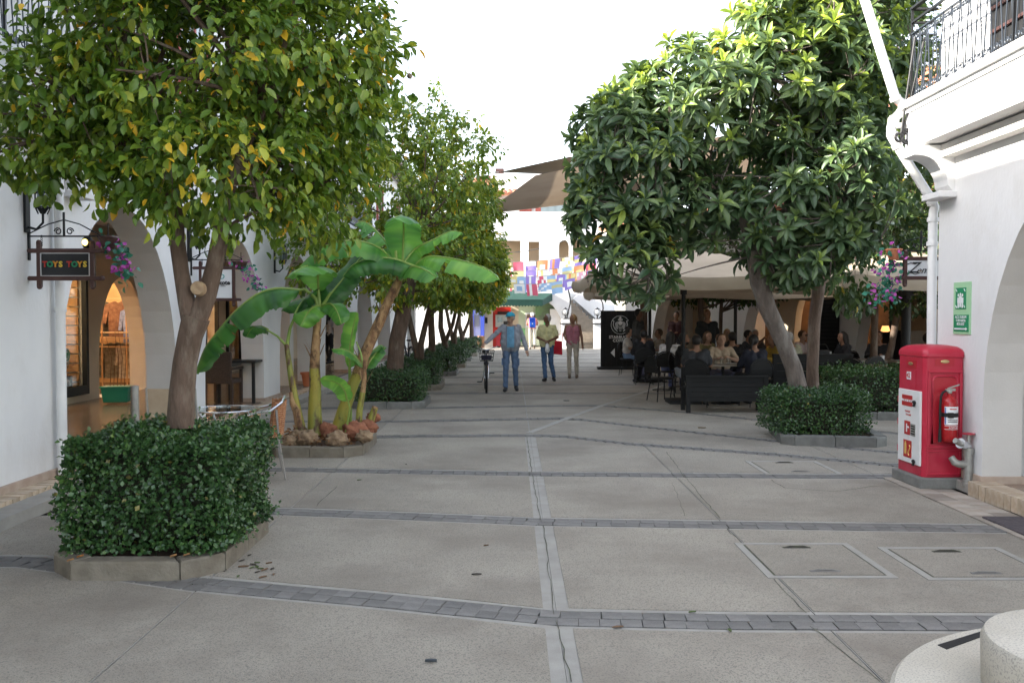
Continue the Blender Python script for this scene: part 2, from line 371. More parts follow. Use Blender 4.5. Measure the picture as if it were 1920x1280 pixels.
# pavers of the two nearest bands: one object each
pm = MB(); pm.box((0, 0, -.02), (.1, .1, .046)); pav = pm.mesh('paver', M['paver'])
for i, (x0, x1) in ((0, (-3.6, 3.95)), (1, (-3.9, 3.95))):
    x = x0; k = 0
    while x < x1:
        y = band_y(i, x); y2 = band_y(i, x+.12); an = math.atan2(y2-y, .12)
        for r_ in (-1, 1):
            if (x < -1.99 and i == 0): continue
            o = link_mesh('paver', pav, paving, Matrix.Translation((x+(.02 if r_ > 0 else 0)+random.uniform(-.003, .003), y+r_*.0585, random.uniform(-.003, .002))) @ Matrix.Rotation(an+random.uniform(-.02, .02), 4, 'Z') @ Matrix.Diagonal((1.13, 1.1, 1, 1)))
        x += .117*math.cos(an)
bm_ = MB()
for i in range(-2, NB+1):
    if i == 1: continue
    x0, x1 = (-4.2, 3.85 if i < 2 else 15)
    if i == 0: x1 = -1.95
    x = x0
    while x < x1:
        y = band_y(i, x+.06); w_ = .117 if i < 5 else .24
        an = math.atan2(band_y(i, x+w_)-band_y(i, x), w_)
        for r_ in (-1, 1): bm_.box((x, y+r_*.0585, -.02+random.uniform(-.003, .003)), (w_-.006, .111, .046), an)
        x += w_
bm_.build('paver_band', M['paver'], paving, kind='stuff')
# diagonal smooth joint strips
ds = MB()
pts = [G(*p) for p in [(992, 812), (1060, 786), (1128, 761), (1200, 738), (1245, 722)]]
for a, b in zip(pts[:-1], pts[1:]): ds.bar((a.x, a.y, .004), (b.x, b.y, .004), .11, .012)
ds.build('joint_strip', M['concrete'], paving)
# groove seam and cracks: thin dark inlays
def crack(pts, w_, z=.006, jit=.009, name='crack', step=.12, mat_='joint'):
    mb = MB(); L = []
    P = [G(*p) for p in pts]
    for a, b in zip(P[:-1], P[1:]):
        n = max(2, int((b-a).length/step))
        for k in range(n): q = a.lerp(b, k/n); L.append(Vector((q.x+random.uniform(-jit, jit), q.y+random.uniform(-jit, jit)*.5, z)))
    L.append(Vector((P[-1].x, P[-1].y, z)))
    V = []
    for i, q in enumerate(L):
        t = (L[min(i+1, len(L)-1)]-L[max(i-1, 0)]).normalized(); s_ = Vector((-t.y, t.x, 0)); ww = w_*random.uniform(.5, 1.2)/2
        V += [q+s_*ww, q-s_*ww]
    mb.add(V, [(2*i, 2*i+1, 2*i+3, 2*i+2) for i in range(len(L)-1)])
    mb.build(name, M[mat_], paving)
M['crackdark'] = mat('crack_dirt', (.06, .055, .05), (.1, .11, .06), .95, 8)
crack([(1070, 1279), (1042, 1165)], .006, mat_='crackdark'); crack([(1040, 1152), (1018, 985)], .006, mat_='crackdark')
crack([(1014, 975), (998, 890)], .007, mat_='crackdark'); crack([(997, 885), (988, 818)], .008, mat_='crackdark')
crack([(1445, 1080), (1512, 1150)], .007, mat_='crackdark'); crack([(1520, 1175), (1650, 1279)], .007, mat_='crackdark')
crack([(1250, 848), (1280, 890), (1350, 972)], .008, mat_='crackdark'); crack([(1362, 992), (1398, 1025)], .007, mat_='crackdark')
crack([(592, 950), (632, 912)], .007, mat_='crackdark')
crack([(1445, 900), (1475, 915), (1560, 922), (1640, 912), (1690, 913), (1760, 925)], .010, jit=.03, mat_='crackdark')
crack([(1285, 968), (1260, 905)], .004, mat_='crackdark')
# hatch covers
def hatch(px, lab, d=.70, rot=.0):
    P = [G(*p) for p in px]; c = sum(P, Vector())/4; wx = (P[1].x-P[0].x+P[2].x-P[3].x)/2; wy = (P[3].y-P[0].y+P[2].y-P[1].y)/2; wy = abs(wy)
    t = thing('hatch_cover', lab, 'hatch cover', (c.x, c.y, 0), 0, 'concrete hatch covers set in the paving')
    f = MB()
    for sx, sy, lx, ly in ((0, -1, wx+.1, .05), (0, 1, wx+.1, .05), (-1, 0, .05, wy), (1, 0, .05, wy)):
        f.box((sx*(wx/2+.025), sy*(wy/2+.025), .004), (lx, ly, .012))
    f.build('frame', M['concrete'], t, world=False)
    g = MB(); g.box((0, 0, .0025), (wx, wy, .005)); g.build('gap', M['crackdark'], t, world=False)
    l = MB(); l.box((0, 0, .006), (wx-.03, wy-.03, .010)); l.build('lid', M['aggregate'], t, world=False)
    for sy in (-1, 1):
        h = MB(); h.tube([(-.09, sy*wy*.38, .011), (-.05, sy*wy*.38, .02), (.05, sy*wy*.38, .02), (.09, sy*wy*.38, .011)], .006, 6)
        h.box((0, sy*wy*.38, .0125), (.2, .035, .003)); h.build('lifting_handle', M['joint'] if sy < 0 else M['crackdark'], t, world=False)
hatch([(1445, 1080), (1662, 1082), (1585, 1024), (1395, 1021)], 'concrete hatch cover left of its near twin, its corner meeting a crack')
hatch([(1747, 1083), (1990, 1086), (1858, 1032), (1660, 1029)], 'concrete hatch cover at the right edge, nearest the door mat')
hatch([(1440, 888), (1568, 889), (1528, 867), (1408, 866)], 'small brownish hatch cover beside the red hose cabinet')
# small litter
for px, py, lab in ((1316, 803, 'small curled dry leaf on the paving before the cafe'), (1062, 752, 'dark dead leaf lying on the paving behind the diagonal joint'), (808, 1243, 'small dark blue-grey leaf on the nearest paving')):
    p = G(px, py); mb = MB(); s_ = .022 if px == 808 else .045
    mb.grid([p+Vector((s_*(i-1)*1.3, s_*.6*(j-1)*(1 if i == 1 else .35), .008+.012*abs(j-1))) for i in range(3) for j in range(3)], 3, 3)
    solo(mb, 'fallen_leaf', mat('litter_%d' % px, (.25, .17, .08) if px == 1316 else (.06, .07, .08)), lab, 'leaf')
# steps with brick edging, left and right
def brick_step(name, x, y0, y1, sgn, w_=.24):
    st = thing(name, None, None, (x, (y0+y1)/2, 0), 0, kind='structure')
    b = MB(); b.box((x+sgn*(w_+.35), (y0+y1)/2, .055), (.7-.02, y1-y0, .10)); b.build('core', M['concrete'], st)
    bb = MB(); bb.box((0, 0, .068), (w_, .096, .136)); me = bb.mesh('brick', M['brick'])
    y = y0
    while y < y1:
        o = link_mesh('brick', me, st, Matrix.Translation((sgn*w_/2+random.uniform(-.005, .005), y-(y0+y1)/2+.05, random.uniform(-.004, .004)))); o.data = me
        bv = None; y += .104
    return st
brick_step('left_step', -4.24, 6.4, 21.5, -1); brick_step('right_step', 4.30, 3.4, 8.35, 1)
# flat edging tiles along the right step
y = 3.5
et = MB(); et.box((0, 0, -.016), (.2, .29, .044)); em = et.mesh('edge_tile', mat('edge_tile', (.30, .25, .20), (.38, .34, .29), .8, 5, .2, 60, rnd=.25))
while y < 9.3:
    for xx in (3.975, 4.18): link_mesh('edge_tile', em, paving, Matrix.Translation((xx, y+(.1 if xx > 4 else 0), random.uniform(-.002, .003))))
    y += .297

# ================================================================== WALL WITH OPENINGS
def arch_top(kind, u, zs, za):
    """height of the opening at |u| in 0..1 (0 = centre)"""
    if kind == 'rect': return za
    if kind == 'round': return zs+(za-zs)*math.sqrt(max(0, 1-u*u))
    return zs+(za-zs)*max(0, 1-u**2.0)**(1/1.9)
def holed_wall(mb, P0, d, nrm, L, z0, z1, th, ops, step=.14, mats=(0, 1, 2), back=True):
    """wall from P0 along unit d, thickness th along nrm (away from the viewer's side); ops: (s0,s1,zb,zspring,zapex,kind)"""
    P0 = Vector(P0); d = Vector(d).normalized(); nrm = Vector(nrm).normalized()
    def q(s, z, b): return P0+d*s+Vector((0, 0, z))+nrm*(th if b else 0)
    ops = sorted(ops); cuts = [0.0]
    segs = []; s = 0.0
    for o in ops:
        if o[0] > s: segs.append((s, o[0], None))
        n = max(1, int((o[1]-o[0])/step)) if o[5] != 'rect' else 1
        if o[5] != 'rect': n = max(n, 18)
        ss = [o[0]+(o[1]-o[0])*(.5-.5*math.cos(PI*k/n)) for k in range(n+1)]
        for a, b in zip(ss[:-1], ss[1:]): segs.append((a, b, o))
        s = o[1]
    if s < L: segs.append((s, L, None))
    def quad(a, b, c, e, m_): mb.mi = m_; mb.add([a, b, c, e], [(0, 1, 2, 3)])
    for a, b, o in segs:
        if o is None:
            quad(q(a, z0, 0), q(b, z0, 0), q(b, z1, 0), q(a, z1, 0), mats[0])
            if back: quad(q(b, z0, 1), q(a, z0, 1), q(a, z1, 1), q(b, z1, 1), mats[2])
        else:
            c = (o[0]+o[1])/2; h = (o[1]-o[0])/2
            ta = arch_top(o[5], min(1, abs(a-c)/h), o[3], o[4]); tb = arch_top(o[5], min(1, abs(b-c)/h), o[3], o[4])
            quad(q(a, ta, 0), q(b, tb, 0), q(b, z1, 0), q(a, z1, 0), mats[0])
            quad(q(a, ta, 1), q(b, tb, 1), q(b, tb, 0), q(a, ta, 0), mats[1])
            if back: quad(q(b, tb, 1), q(a, ta, 1), q(a, z1, 1), q(b, z1, 1), mats[2])
            if o[2] > z0:
                quad(q(a, z0, 0), q(b, z0, 0), q(b, o[2], 0), q(a, o[2], 0), mats[0])
                quad(q(a, o[2], 0), q(b, o[2], 0), q(b, o[2], 1), q(a, o[2], 1), mats[1])
                if back: quad(q(b, z0, 1), q(a, z0, 1), q(a, o[2], 1), q(b, o[2], 1), mats[2])
    for o in ops:
        for s_, fl in ((o[0], 0), (o[1], 1)):
            zt = o[3] if o[5] != 'rect' else o[4]
            quad(q(s_, o[2], 0), q(s_, o[2], 1), q(s_, zt, 1), q(s_, zt, 0), mats[1])
    quad(q(0, z1, 0), q(L, z1, 0), q(L, z1, 1), q(0, z1, 1), mats[0])
    for s_ in (0, L): quad(q(s_, z0, 0), q(s_, z0, 1), q(s_, z1, 1), q(s_, z1, 0), mats[0])
WALLM = [M['plaster'], M['plaster_reveal'], M['plaster_beige']]

def tile_roof(parent, a, b, up, n_rows=6, name='roof', pitch=.24, label=None):
    """barrel tile roof between eave points a-b, rising along vector up; rows of real half-round tiles"""
    a = Vector(a); b = Vector(b); up = Vector(up); L = (b-a).length; d = (b-a)/L; n = d.cross(up).normalized()
    if n.z < 0: n = -n
    mb = MB(); mb.prism([a, b, b+up, a+up], n*-.10)
    k = int(L/pitch); P = []
    for i in range(k):
        for r_ in range(n_rows):
            o = a+d*(i+.5)*pitch+up*(r_/n_rows)+n*.012; e = a+d*(i+.5)*pitch+up*((r_+1.12)/n_rows)
            V = []
            for q_, w_ in ((o, pitch*.40), (e, pitch*.33)):
                for j in range(5): an = PI*j/4; V.append(q_+d*math.cos(an)*w_+n*math.sin(an)*w_*.75)
            mb.add(V, [(j, j+1, j+6, j+5) for j in range(4)]+[(4, 3, 2, 1, 0)])
    return mb.build(name, M['rooftile'], parent, kind='stuff', label=label)

# wrought-iron baluster unit (local: base at z 0, along +X), shared
def scroll(mb, c, r, sx, sz, ax='x', turns=1.3, t=.006):
    P = []
    for k in range(13):
        an = turns*2*PI*k/12; rr = r*(1-.62*k/12)
        P.append(Vector(c)+Vector((sx*rr*math.cos(an), 0, sz*rr*math.sin(an))))
    mb.tube(P, t, 4)
HB = .66
bu = MB()
for s_ in (-1, 1): bu.tube([(s_*.010, 0, 0), (s_*.076, 0, HB)], .0065, 5)
for s_ in (-1, 1):
    scroll(bu, (s_*.045, 0, .05), .034, s_, 1); scroll(bu, (s_*.028, 0, HB-.045), .030, s_, -1)
BAL = bu.mesh('baluster', M['iron_blue'], smooth=True)
def balcony(bld, xf, xw, y0, y1, z=3.83, sgn=1, rail=True, n_ends=(1,)):
    """slab from wall xw out to face xf"""
    s = MB(); xc = (xf+xw)/2; wd = abs(xw-xf)
    s.box((xc, (y0+y1)/2, z-.21), (wd, y1-y0, .42))
    s.build('balcony_slab', M['plaster'], bld, bevel=.01)
    s = MB(); s.box((xf-sgn*.02+sgn*.06, (y0+y1)/2, z+.035), (.20, y1-y0+.06, .07)); s.box((xf+sgn*.02+sgn*.04, (y0+y1)/2, z-.025), (.16, y1-y0+.03, .05))
    s.build('balcony_moulding', M['plaster'], bld)
    for k, (dz, dx) in enumerate(((-.50, .14),)):
        s = MB(); s.box((xw-sgn*dx/2-sgn*.0, (y0+y1)/2-.15, z+dz), (dx, y1-y0-.5, .12-.003*k)); s.build('wall_moulding', M['plaster_reveal'], bld)
    if not rail: return
    zr = z+.12
    r_ = MB(); r_.bar((xf+sgn*.06, y0, zr), (xf+sgn*.06, y1, zr), .03, .014); r_.bar((xf+sgn*.06, y0, zr+HB), (xf+sgn*.06, y1, zr+HB), .03, .014)
    r_.bar((xf+sgn*.06, y1, zr), (xw, y1, zr), .03, .014); r_.bar((xf+sgn*.06, y1, zr+HB), (xw, y1, zr+HB), .03, .014)
    r_.build('rail', M['iron_blue'], bld)
    h = MB()
    for dz in (.12, .26): h.bar((xf+sgn*.06, y0, zr+HB+dz), (xf+sgn*.06, y1, zr+HB+dz), .05 if dz > .2 else .025, .022); h.bar((xf+sgn*.06, y1, zr+HB+dz), (xw, y1, zr+HB+dz), .05 if dz > .2 else .025, .022)
    h.build('handrail', M['iron'], bld)
    yy = y1
    while yy > y0: p = MB(); p.bar((xf+sgn*.06, yy, z+.06), (xf+sgn*.06, yy, zr+HB+.26), .022); p.build('rail_post', M['iron'], bld); yy -= 1.9
    yy = y1-.1
    inv = wm(bld).inverted()
    while yy > y0:
        link_mesh('baluster', BAL, bld, inv @ Matrix.Translation((xf+sgn*.06, yy, zr)) @ Matrix.Rotation(PI/2, 4, 'Z')); yy -= .165
    for k in range(2):
        link_mesh('baluster', BAL, bld, inv @ Matrix.Translation((xf+sgn*(.15+.14*k), y1, zr)))
def corbel(bld, x, sgn, y, z=3.39, wd=.28, out=.42):
    """curved bracket under a slab: quarter-round sweep, sgn = direction from the wall to the street is -sgn"""
    P = [(0, 0), (-out, 0), (-out, -.10)]
    for k in range(9): a = PI/2*k/8; P.append((-out+.05+(out-.12)*math.sin(a)*1.0, -.10-.30*(1-math.cos(a))))
    P += [(-.02, -.46), (.10, -.46), (.10, 0)]
    m = MB(); m.prism([(x+sgn*p[0], y-wd/2, z+p[1]) for p in P], (0, wd, 0)); m.build('corbel', M['plaster'], bld, bevel=.006)
    m = MB(); m.box((x+sgn*-.0, y, z-.49), (.36, wd+.10, .06)); m.build('corbel_base', M['plaster'], bld, bevel=.006)

# ================================================================== LEFT ARCADE BUILDING
XL = -4.45
lb = thing('arcade_building', 'white arcaded shop building with pointed arches along the left side', 'building', (XL, 20, 0))
Y_L0, Y_L1 = -9.0, 41.5
arches = []
c = 10.3-4.17*4
while c < Y_L1-2: 
    arches.append((c-1.53, c+1.53)); c += 4.17
m = MB()
holed_wall(m, (XL, Y_L0, 0), (0, 1, 0), (-1, 0, 0), Y_L1-Y_L0, .10, 7.0, .40, [(a-Y_L0, b-Y_L0, .10, .9, 2.93, 'pointed') for a, b in arches])
m.build('wall', WALLM, lb)
# raised arcade floor with polished tiles
m = MB()
yy = 4.0
while yy < Y_L1:
    for xx in (-5.18, -5.78, -6.38, -6.98, -7.58): m.box((xx, yy, .125), (.594, .594, .03+random.uniform(-.0015, .0015)))
    for xx in (-4.65,): m.box((xx, yy, .122), (.45, .594, .03))
    yy += .6
m.build('floor_tile', M['tilefloor'], lb, kind='stuff')
m = MB(); m.box((-6.0, 20, .05), (4.0, 60, .10)); m.build('floor_base', M['concrete'], lb)
for a, b in zip([Y_L0]+[q[1] for q in arches], [q[0] for q in arches]+[Y_L1]):
    if b < 5: continue
    m = MB(); m.box((XL-.2+.012, (a+b)/2, .17), (.43, b-a+.03, .075)); m.build('skirting', M['skirting'], lb, bevel=.004)
# inner arcade wall with shop openings
XI = -7.75
iops = [(11.6-Y_L0, 16.2-Y_L0, .30, 2.55, 2.55, 'rect'), (16.75-Y_L0, 18.9-Y_L0, .14, .9, 2.45, 'pointed'),
        (21.5-Y_L0, 23.4-Y_L0, .14, 2.5, 2.5, 'rect'), (24.2-Y_L0, 26.6-Y_L0, .3, 2.5, 2.5, 'rect'), (28.2-Y_L0, 30.6-Y_L0, .3, 2.5, 2.5, 'rect'), (33-Y_L0, 35.6-Y_L0, .3, 2.5, 2.5, 'rect'), (6-Y_L0, 10-Y_L0, .3, 2.5, 2.5, 'rect')]
m = MB(); holed_wall(m, (XI, Y_L0, 0), (0, 1, 0), (-1, 0, 0), Y_L1-Y_L0, .10, 3.4, .35, iops, mats=(2, 1, 2)); m.build('inner_wall', WALLM, lb)
m = MB(); m.box((-6.1, 16.2, 3.38), (2.86, Y_L1-Y_L0, .10)); m.build('arcade_ceiling', M['plaster'], lb)
m = MB(); m.box((-6.3, Y_L1, 3.2), (3.6, .3, 6.4)); m.build('end_wall', M['plaster'], lb)
m = MB(); m.box((-10.7, 16.2, 3.8), (.3, Y_L1-Y_L0, 7.6)); m.build('rear_wall', M['plaster'], lb)  # unseen wall added to stop sun leaking through the hollow building
m = MB(); m.box((-7.6, 16.2, 6.6), (6.2, Y_L1-Y_L0-.1, .1)); m.build('attic_floor', M['plaster'], lb)
# transverse arch ribs inside the arcade
for yy in (19.6, 27.9):
    m = MB(); holed_wall(m, (XI+.02, yy, 0), (1, 0, 0), (0, 1, 0), 2.86, .14, 3.3, .3, [(.25, 2.6, .14, 1.2, 2.85, 'pointed')], mats=(1, 1, 1)); m.build('cross_arch', WALLM, lb)
# upper storey: balconies, windows, roof
balcony(lb, -4.1, XL, -3.0, 9.3, sgn=-1)
balcony(lb, -4.0, XL, 17.6, 26.0, sgn=-1, rail=True)
corbel(lb, XL+.0, -1, 9.05); corbel(lb, XL, -1, 17.8); corbel(lb, XL, -1, 25.7)
def window(bld, x, y, z, wd, ht, sgn, label=None):
    f = MB()
    for sy, sz, ly, lz in ((0, -1, wd+.12, .07), (0, 1, wd+.12, .07), (-1, 0, .07, ht), (1, 0, .07, ht), (0, 0, .05, ht)):
        f.box((x-sgn*.03, y+sy*(wd/2+.02), z+sz*(ht/2+.02)), (.08, ly, lz))
    fo = f.build('window_frame', M['shutter'], bld, label=label)
    g = MB(); g.box((x-sgn*.012, y, z), (.03, wd, ht)); g.build('pane', M['window'], fo)
for yy in (2.5, 6.0, 12.5, 15.5, 20.5, 24, 30, 34.5, 38.5): window(lb, XL, yy, 5.1 if yy < 10 or 18 < yy < 26 else 5.2, 1.1, 1.5, -1)
tile_roof(lb, (XL+.5, Y_L0, 6.92), (XL+.5, Y_L1+.3, 6.92), (-3.9, 0, 1.3), 6)  # unseen roof, its height shaped to set the shadow line across the street
m = MB(); m.box((XL+.22, (Y_L0+Y_L1)/2, 6.86), (.5, Y_L1-Y_L0+.4, .09)); m.build('eaves', M['brownwood'], lb)
m = MB(); m.tube([(XL+.60, Y_L0, 6.93), (XL+.60, Y_L1+.3, 6.93)], .07, 8); m.build('shadow_edge_tube', M['brownwood'], lb)  # unseen tube added so the roof's shadow gets a straight edge
# drainpipe on the pier
def drainpipe(name, label, pts, r=.052, bands=(), cat='drainpipe'):
    t = thing(name, label, cat, (pts[-1][0], pts[-1][1], min(p[2] for p in pts)))
    m = MB(); m.tube(pts, r, 14); m.build('pipe', M['pipe'], t, smooth=True)
    for p, d in bands:
        p = Vector(p); d = Vector(d).normalized(); m = MB(); m.tube([p-d*.022, p+d*.022], r*1.22, 14); m.build('collar', M['pipe'], t, smooth=True)
    return t
pl = Vector((XL+.075, 8.66, 0))
drainpipe('drainpipe', 'white round drainpipe running down the left pier behind the toy shop sign', [(pl.x, pl.y, 3.4), (pl.x, pl.y, .32), (pl.x, pl.y, .15)], .045,
          [((pl.x, pl.y, z_), (0, 0, 1)) for z_ in (.45, 1.75, 2.9)])

# shops behind the inner wall
def shop(y0, y1, name, label, warm=(.60, .38, .19), depth=2.4, glass=True, frame=True, strength=1.0, top=2.55, zb=.3):
    t = thing(name, label, 'shop interior', (XI-.4, (y0+y1)/2, .1))
    x0 = XI-.352; x1 = x0-depth; wm_ = mat(name+'_wall', warm, tuple(c*.75 for c in warm), .8, 2)
    m = MB()
    m.box((x1, (y0+y1)/2, 1.5), (.05, y1-y0+.6, 2.9)); m.box(((x0+x1)/2, y0-.3, 1.5), (depth, .05, 2.9)); m.box(((x0+x1)/2, y1+.3, 1.5), (depth, .05, 2.9))
    m.build('interior_wall', wm_, t)
    m = MB(); m.box(((x0+x1)/2, (y0+y1)/2, 2.98), (depth, y1-y0+.6, .05)); m.build('ceiling', M['plaster'], t)
    m = MB(); m.box(((x0+x1)/2, (y0+y1)/2, .10), (depth, y1-y0+.6, .05)); m.build('shop_floor', M['tilefloor'], t)
    m = MB()
    for k in range(3): m.box(((x0+x1)/2+.4, y0+(y1-y0)*(k+.5)/3, 2.93), (.5, .16, .03))
    m.build('ceiling_lamp', emit(name+'_lamp', (1, .70, .40), 16*strength), t)
    if frame:
        f = MB(); x = XI+.03
        for yy in (y0+.04, (y0+y1)/2, y1-.04): f.box((x, yy, (zb+top)/2), (.09, .08, top-zb))
        f.box((x, (y0+y1)/2, top-.04), (.088, y1-y0, .08)); f.box((x, (y0+y1)/2, zb+.05), (.088, y1-y0, .16)); f.build('window_frame', M['black'], t)
    if glass:
        g = MB(); g.box((XI-.03, (y0+y1)/2, (zb+top)/2), (.012, y1-y0-.1, top-zb-.1)); g.build('shop_glass', M['glass'], t)
    return t, x0, x1
def garment(mb, c, w_, h, wid_dir, rnd_=.0):
    """a shirt-like hanging garment outline with sleeves, given thickness"""
    c = Vector(c); d = Vector(wid_dir); n = d.cross(Vector((0, 0, 1)))
    P = [(-.13, 0), (-.5, -.10), (-.62, -.62), (-.46, -.64), (-.36, -.26), (-.36, -1), (.36, -1), (.36, -.26), (.46, -.64), (.62, -.62), (.5, -.10), (.13, 0), (0, -.05)]
    mb.prism([c+d*(p[0]*w_)+Vector((0, 0, p[1]*h))-n*.04 for p in P], n*.08)
t, x0, x1 = shop(11.6, 16.2, 'display_shop', 'warmly lit shop window with dried flowers behind the first arch', strength=2.2)
# wood panel and dried flowers in the first window
cols = [(.36, .20, .15), (.42, .26, .2), (.5, .34, .26)]
for k in range(26):
    mb = MB(); yy = 15.25+.75*random.random(); xx = XI-.14-random.random()*.5; zz = .42+1.0*random.random()**1.3
    for q_ in range(9): mb.ell((xx+random.uniform(-.1, .1), yy+random.uniform(-.12, .12), zz+random.uniform(-.1, .1)), (.05, .06, .05), 6, 4)
    if k < 12: solo(mb, 'dried_flowers', mat('dried_%d' % k, random.choice(cols)), 'bunch of dried dusty pink flowers filling the left shop window', 'flowers', 'dried flowers in the left shop window')
mb = MB()
for k in range(5): mb.box((XI-.3-.1*(k % 2), 15.2+.19*k, .45+.08*(k % 2)), (.28, .17, .3+.16*(k % 2)))
mb.build('display_plinth', M['brownwood'], t)
mb = MB()
for k in range(13): mb.box((XI-.75, 16.17, .40+.17*k), (1.3, .03, .145+.0*k))
mb.build('wall_board', mat('pine_board', (.45, .24, .10), (.36, .18, .07), .6, 4, rnd=.1), t, kind='stuff')
m = MB(); m.lathe([(.12, 0), (.12, .012)], n=24); dsc = m.v; m = MB(); m.add([(XI+.045+z_, 15.42+x_, 1.0+y_) for x_, y_, z_ in dsc], [(j, (j+1) % 24, 24+(j+1) % 24, 24+j) for j in range(24)]+[tuple(range(24, 48))])
m.build('round_sticker', M['signwhite'], t)
m = MB(); m.tube([(XI+.062, 15.42+.085*math.cos(a), 1.0+.085*math.sin(a)) for a in [2*PI*k/20 for k in range(20)]], .008, 5, closed=True)
m.prism([(XI+.058, 15.42+a, 1.0+b) for a, b in ((-.02, -.05), (.02, -.05), (.02, 0), (.05, .0), (.05, .035), (.02, .05), (-.02, .05), (-.05, .035), (-.05, 0), (-.02, 0))], (.006, 0, 0)); m.build('sticker_print', M['green'], t)
t, x0, x1 = shop(16.9, 20.6, 'clothes_shop', 'warmly lit clothes shop seen through the inner pointed arch', frame=False, glass=False, top=2.5, zb=.14, strength=1.7)
for k, (yy, zz, cc, ww) in enumerate([(17.0, 2.02, (.03, .04, .06), .5), (17.35, 1.98, (.5, .5, .48), .4), (17.75, 2.0, (.02, .02, .02), .5), (18.3, 2.0, (.10, .05, .03), .55), (18.7, 1.85, (.10, .13, .25), .4), (17.1, 1.1, (.10, .12, .17), .5), (17.7, 1.1, (.06, .08, .08), .5), (18.3, 1.1, (.12, .12, .10), .5), (18.7, 1.1, (.3, .3, .28), .4)]):
    mb = MB(); garment(mb, (x0-.15-(18.9-yy)*.72, 19.9-.06*k, zz), ww, .78, (.97, .2, 0))
    solo(mb, 'garment', mat('cloth_%d' % k, tuple(q_*1.5 for q_ in cc), tuple(q_*2.6+.02 for q_ in cc), .9, 14), ['dark navy top', 'striped pale jumper', 'black top', 'brown jacket', 'blue cardigan', 'grey jeans', 'dark trousers', 'olive trousers', 'pale knit'][k]+' hanging in the lit clothes shop', 'garment', 'clothes hanging in the arcade shop')
mb = MB(); mb.bar((x0, 19.75, 2.06), (x1, 19.75, 2.06), .02); mb.bar((x0, 19.75, 1.14), (x1, 19.75, 1.14), .02)
for xx in (x0-.1, x0-.62, x0-1.3): mb.bar((xx, 19.0, .15), (xx, 19.0, 2.3), .025)
for zz in (1.02, 1.2, 1.32): mb.box((x0-.7, 19.2, zz), (1.4, .5, .02))
solo(mb, 'clothes_rail', mat('brass_rail', (.6, .42, .25), None, .4, metal=.5), 'gold coloured clothes rail and glass shelf in the lit shop', 'clothes rail')
t, x0, x1 = shop(21.5, 23.4, 'gift_shop', 'golden lit shop doorway behind the second arch', warm=(.75, .48, .18), strength=1.4, glass=False, top=2.5, zb=.14)
for k in range(12):
    mb = MB(); zz = .5+.4*(k % 5); xx = x0-.25-.3*(k//5); mb.box((xx, 23.2, zz), (.22, .2, .22)); mb.lathe([(.05, 0), (.06, .1), (.02, .14)], (xx, 23.2, zz+.11), 8)
    solo(mb, 'boxed_goods', mat('goods_%d' % k, random.choice([(.5, .1, .08), (.1, .3, .3), (.6, .55, .45), (.05, .05, .06), (.35, .2, .1)])), 'small boxed goods on the shelves of the golden lit shop', 'box', 'goods on the arcade shop shelves')
mb = MB()
for k in range(6): mb.box((x0-.5, 23.2, .38+.4*k), (1.0, .4, .025))
mb.build('shelf', M['plaster'], t, kind='stuff')
for a, b, nm, lab, st in ((24.2, 26.6, 'dark_shop', 'dark shop window behind the third arch', .12), (28.2, 30.6, 'lit_shop', 'warm lit shop window far down the arcade', 1.0), (33, 35.6, 'end_shop', 'last shop window of the arcade before the cross street', .5), (6, 10, 'corner_shop', 'shop window nearest the camera inside the arcade', .4)):
    shop(a, b, nm, lab, strength=st, top=2.5)
# ================================================================== RIGHT CORNER BUILDING
XR = 4.42
rb = thing('corner_building', 'white corner building with balcony and arch at the right edge', 'building', (XR, 4, 0))
m = MB()
holed_wall(m, (XR, 2.2, 0), (0, 1, 0), (1, 0, 0), 7.08, .10, 6.7, .37, [(-9+9.0+5.25-.0, 8.36+9, .10, .9, 2.93, 'pointed'), (0.95, 4.2, .1, .9, 2.93, 'pointed'), (8.6+.9, 12.9, .1, .9, 2.93, 'pointed')][0:0]
           + [(3.05, 6.16, .10, .9, 2.93, 'pointed')])
m.build('wall', WALLM, rb)
m = MB(); m.box((6.9, 9.28-.2, 3.3), (4.2, .37, 6.6)); m.build('end_wall', M['plaster'], rb)
m = MB(); m.box((7.9, 5.6, 3.3), (.3, 7, 6.6)); m.build('inner_wall', M['plaster_beige'], rb)
m = MB(); m.box((6.35, 5.6, 3.38), (3.1, 6.8, .1)); m.build('arcade_ceiling', M['plaster'], rb)
m = MB(); m.box((6.1, 5.2, .105), (3.2, 6.2, .03)); m.build('floor', M['tilefloor'], rb)
m = MB(); m.box((XR+.19, 8.82, .145), (.42, .95, .075)); m.build('skirting', M['skirting'], rb, bevel=.004)
balcony(rb, 4.1, XR, 2.2, 9.38, sgn=1)
corbel(rb, XR, 1, 9.1)
tile_roof(rb, (XR-.5, 9.4, 6.62), (XR-.5, 2.0, 6.62), (3.9, 0, 1.3), 6)
m = MB(); m.box((XR+1.7, 5.7, 6.56), (3.9, 7.4, .09)); m.build('eaves', M['brownwood'], rb)
# shaded door recess on the balcony
f = MB(); f.box((XR-.02, 7.6, 4.95), (.06, 1.3, 2.2)); f.build('balcony_door', M['black'], rb)
f = MB()
for k in range(9): f.box((XR-.06, 7.6, 4.05+.21*k), (.03, 1.2, .03))
f.build('door_slats', M['brownwood'], rb, kind='stuff')
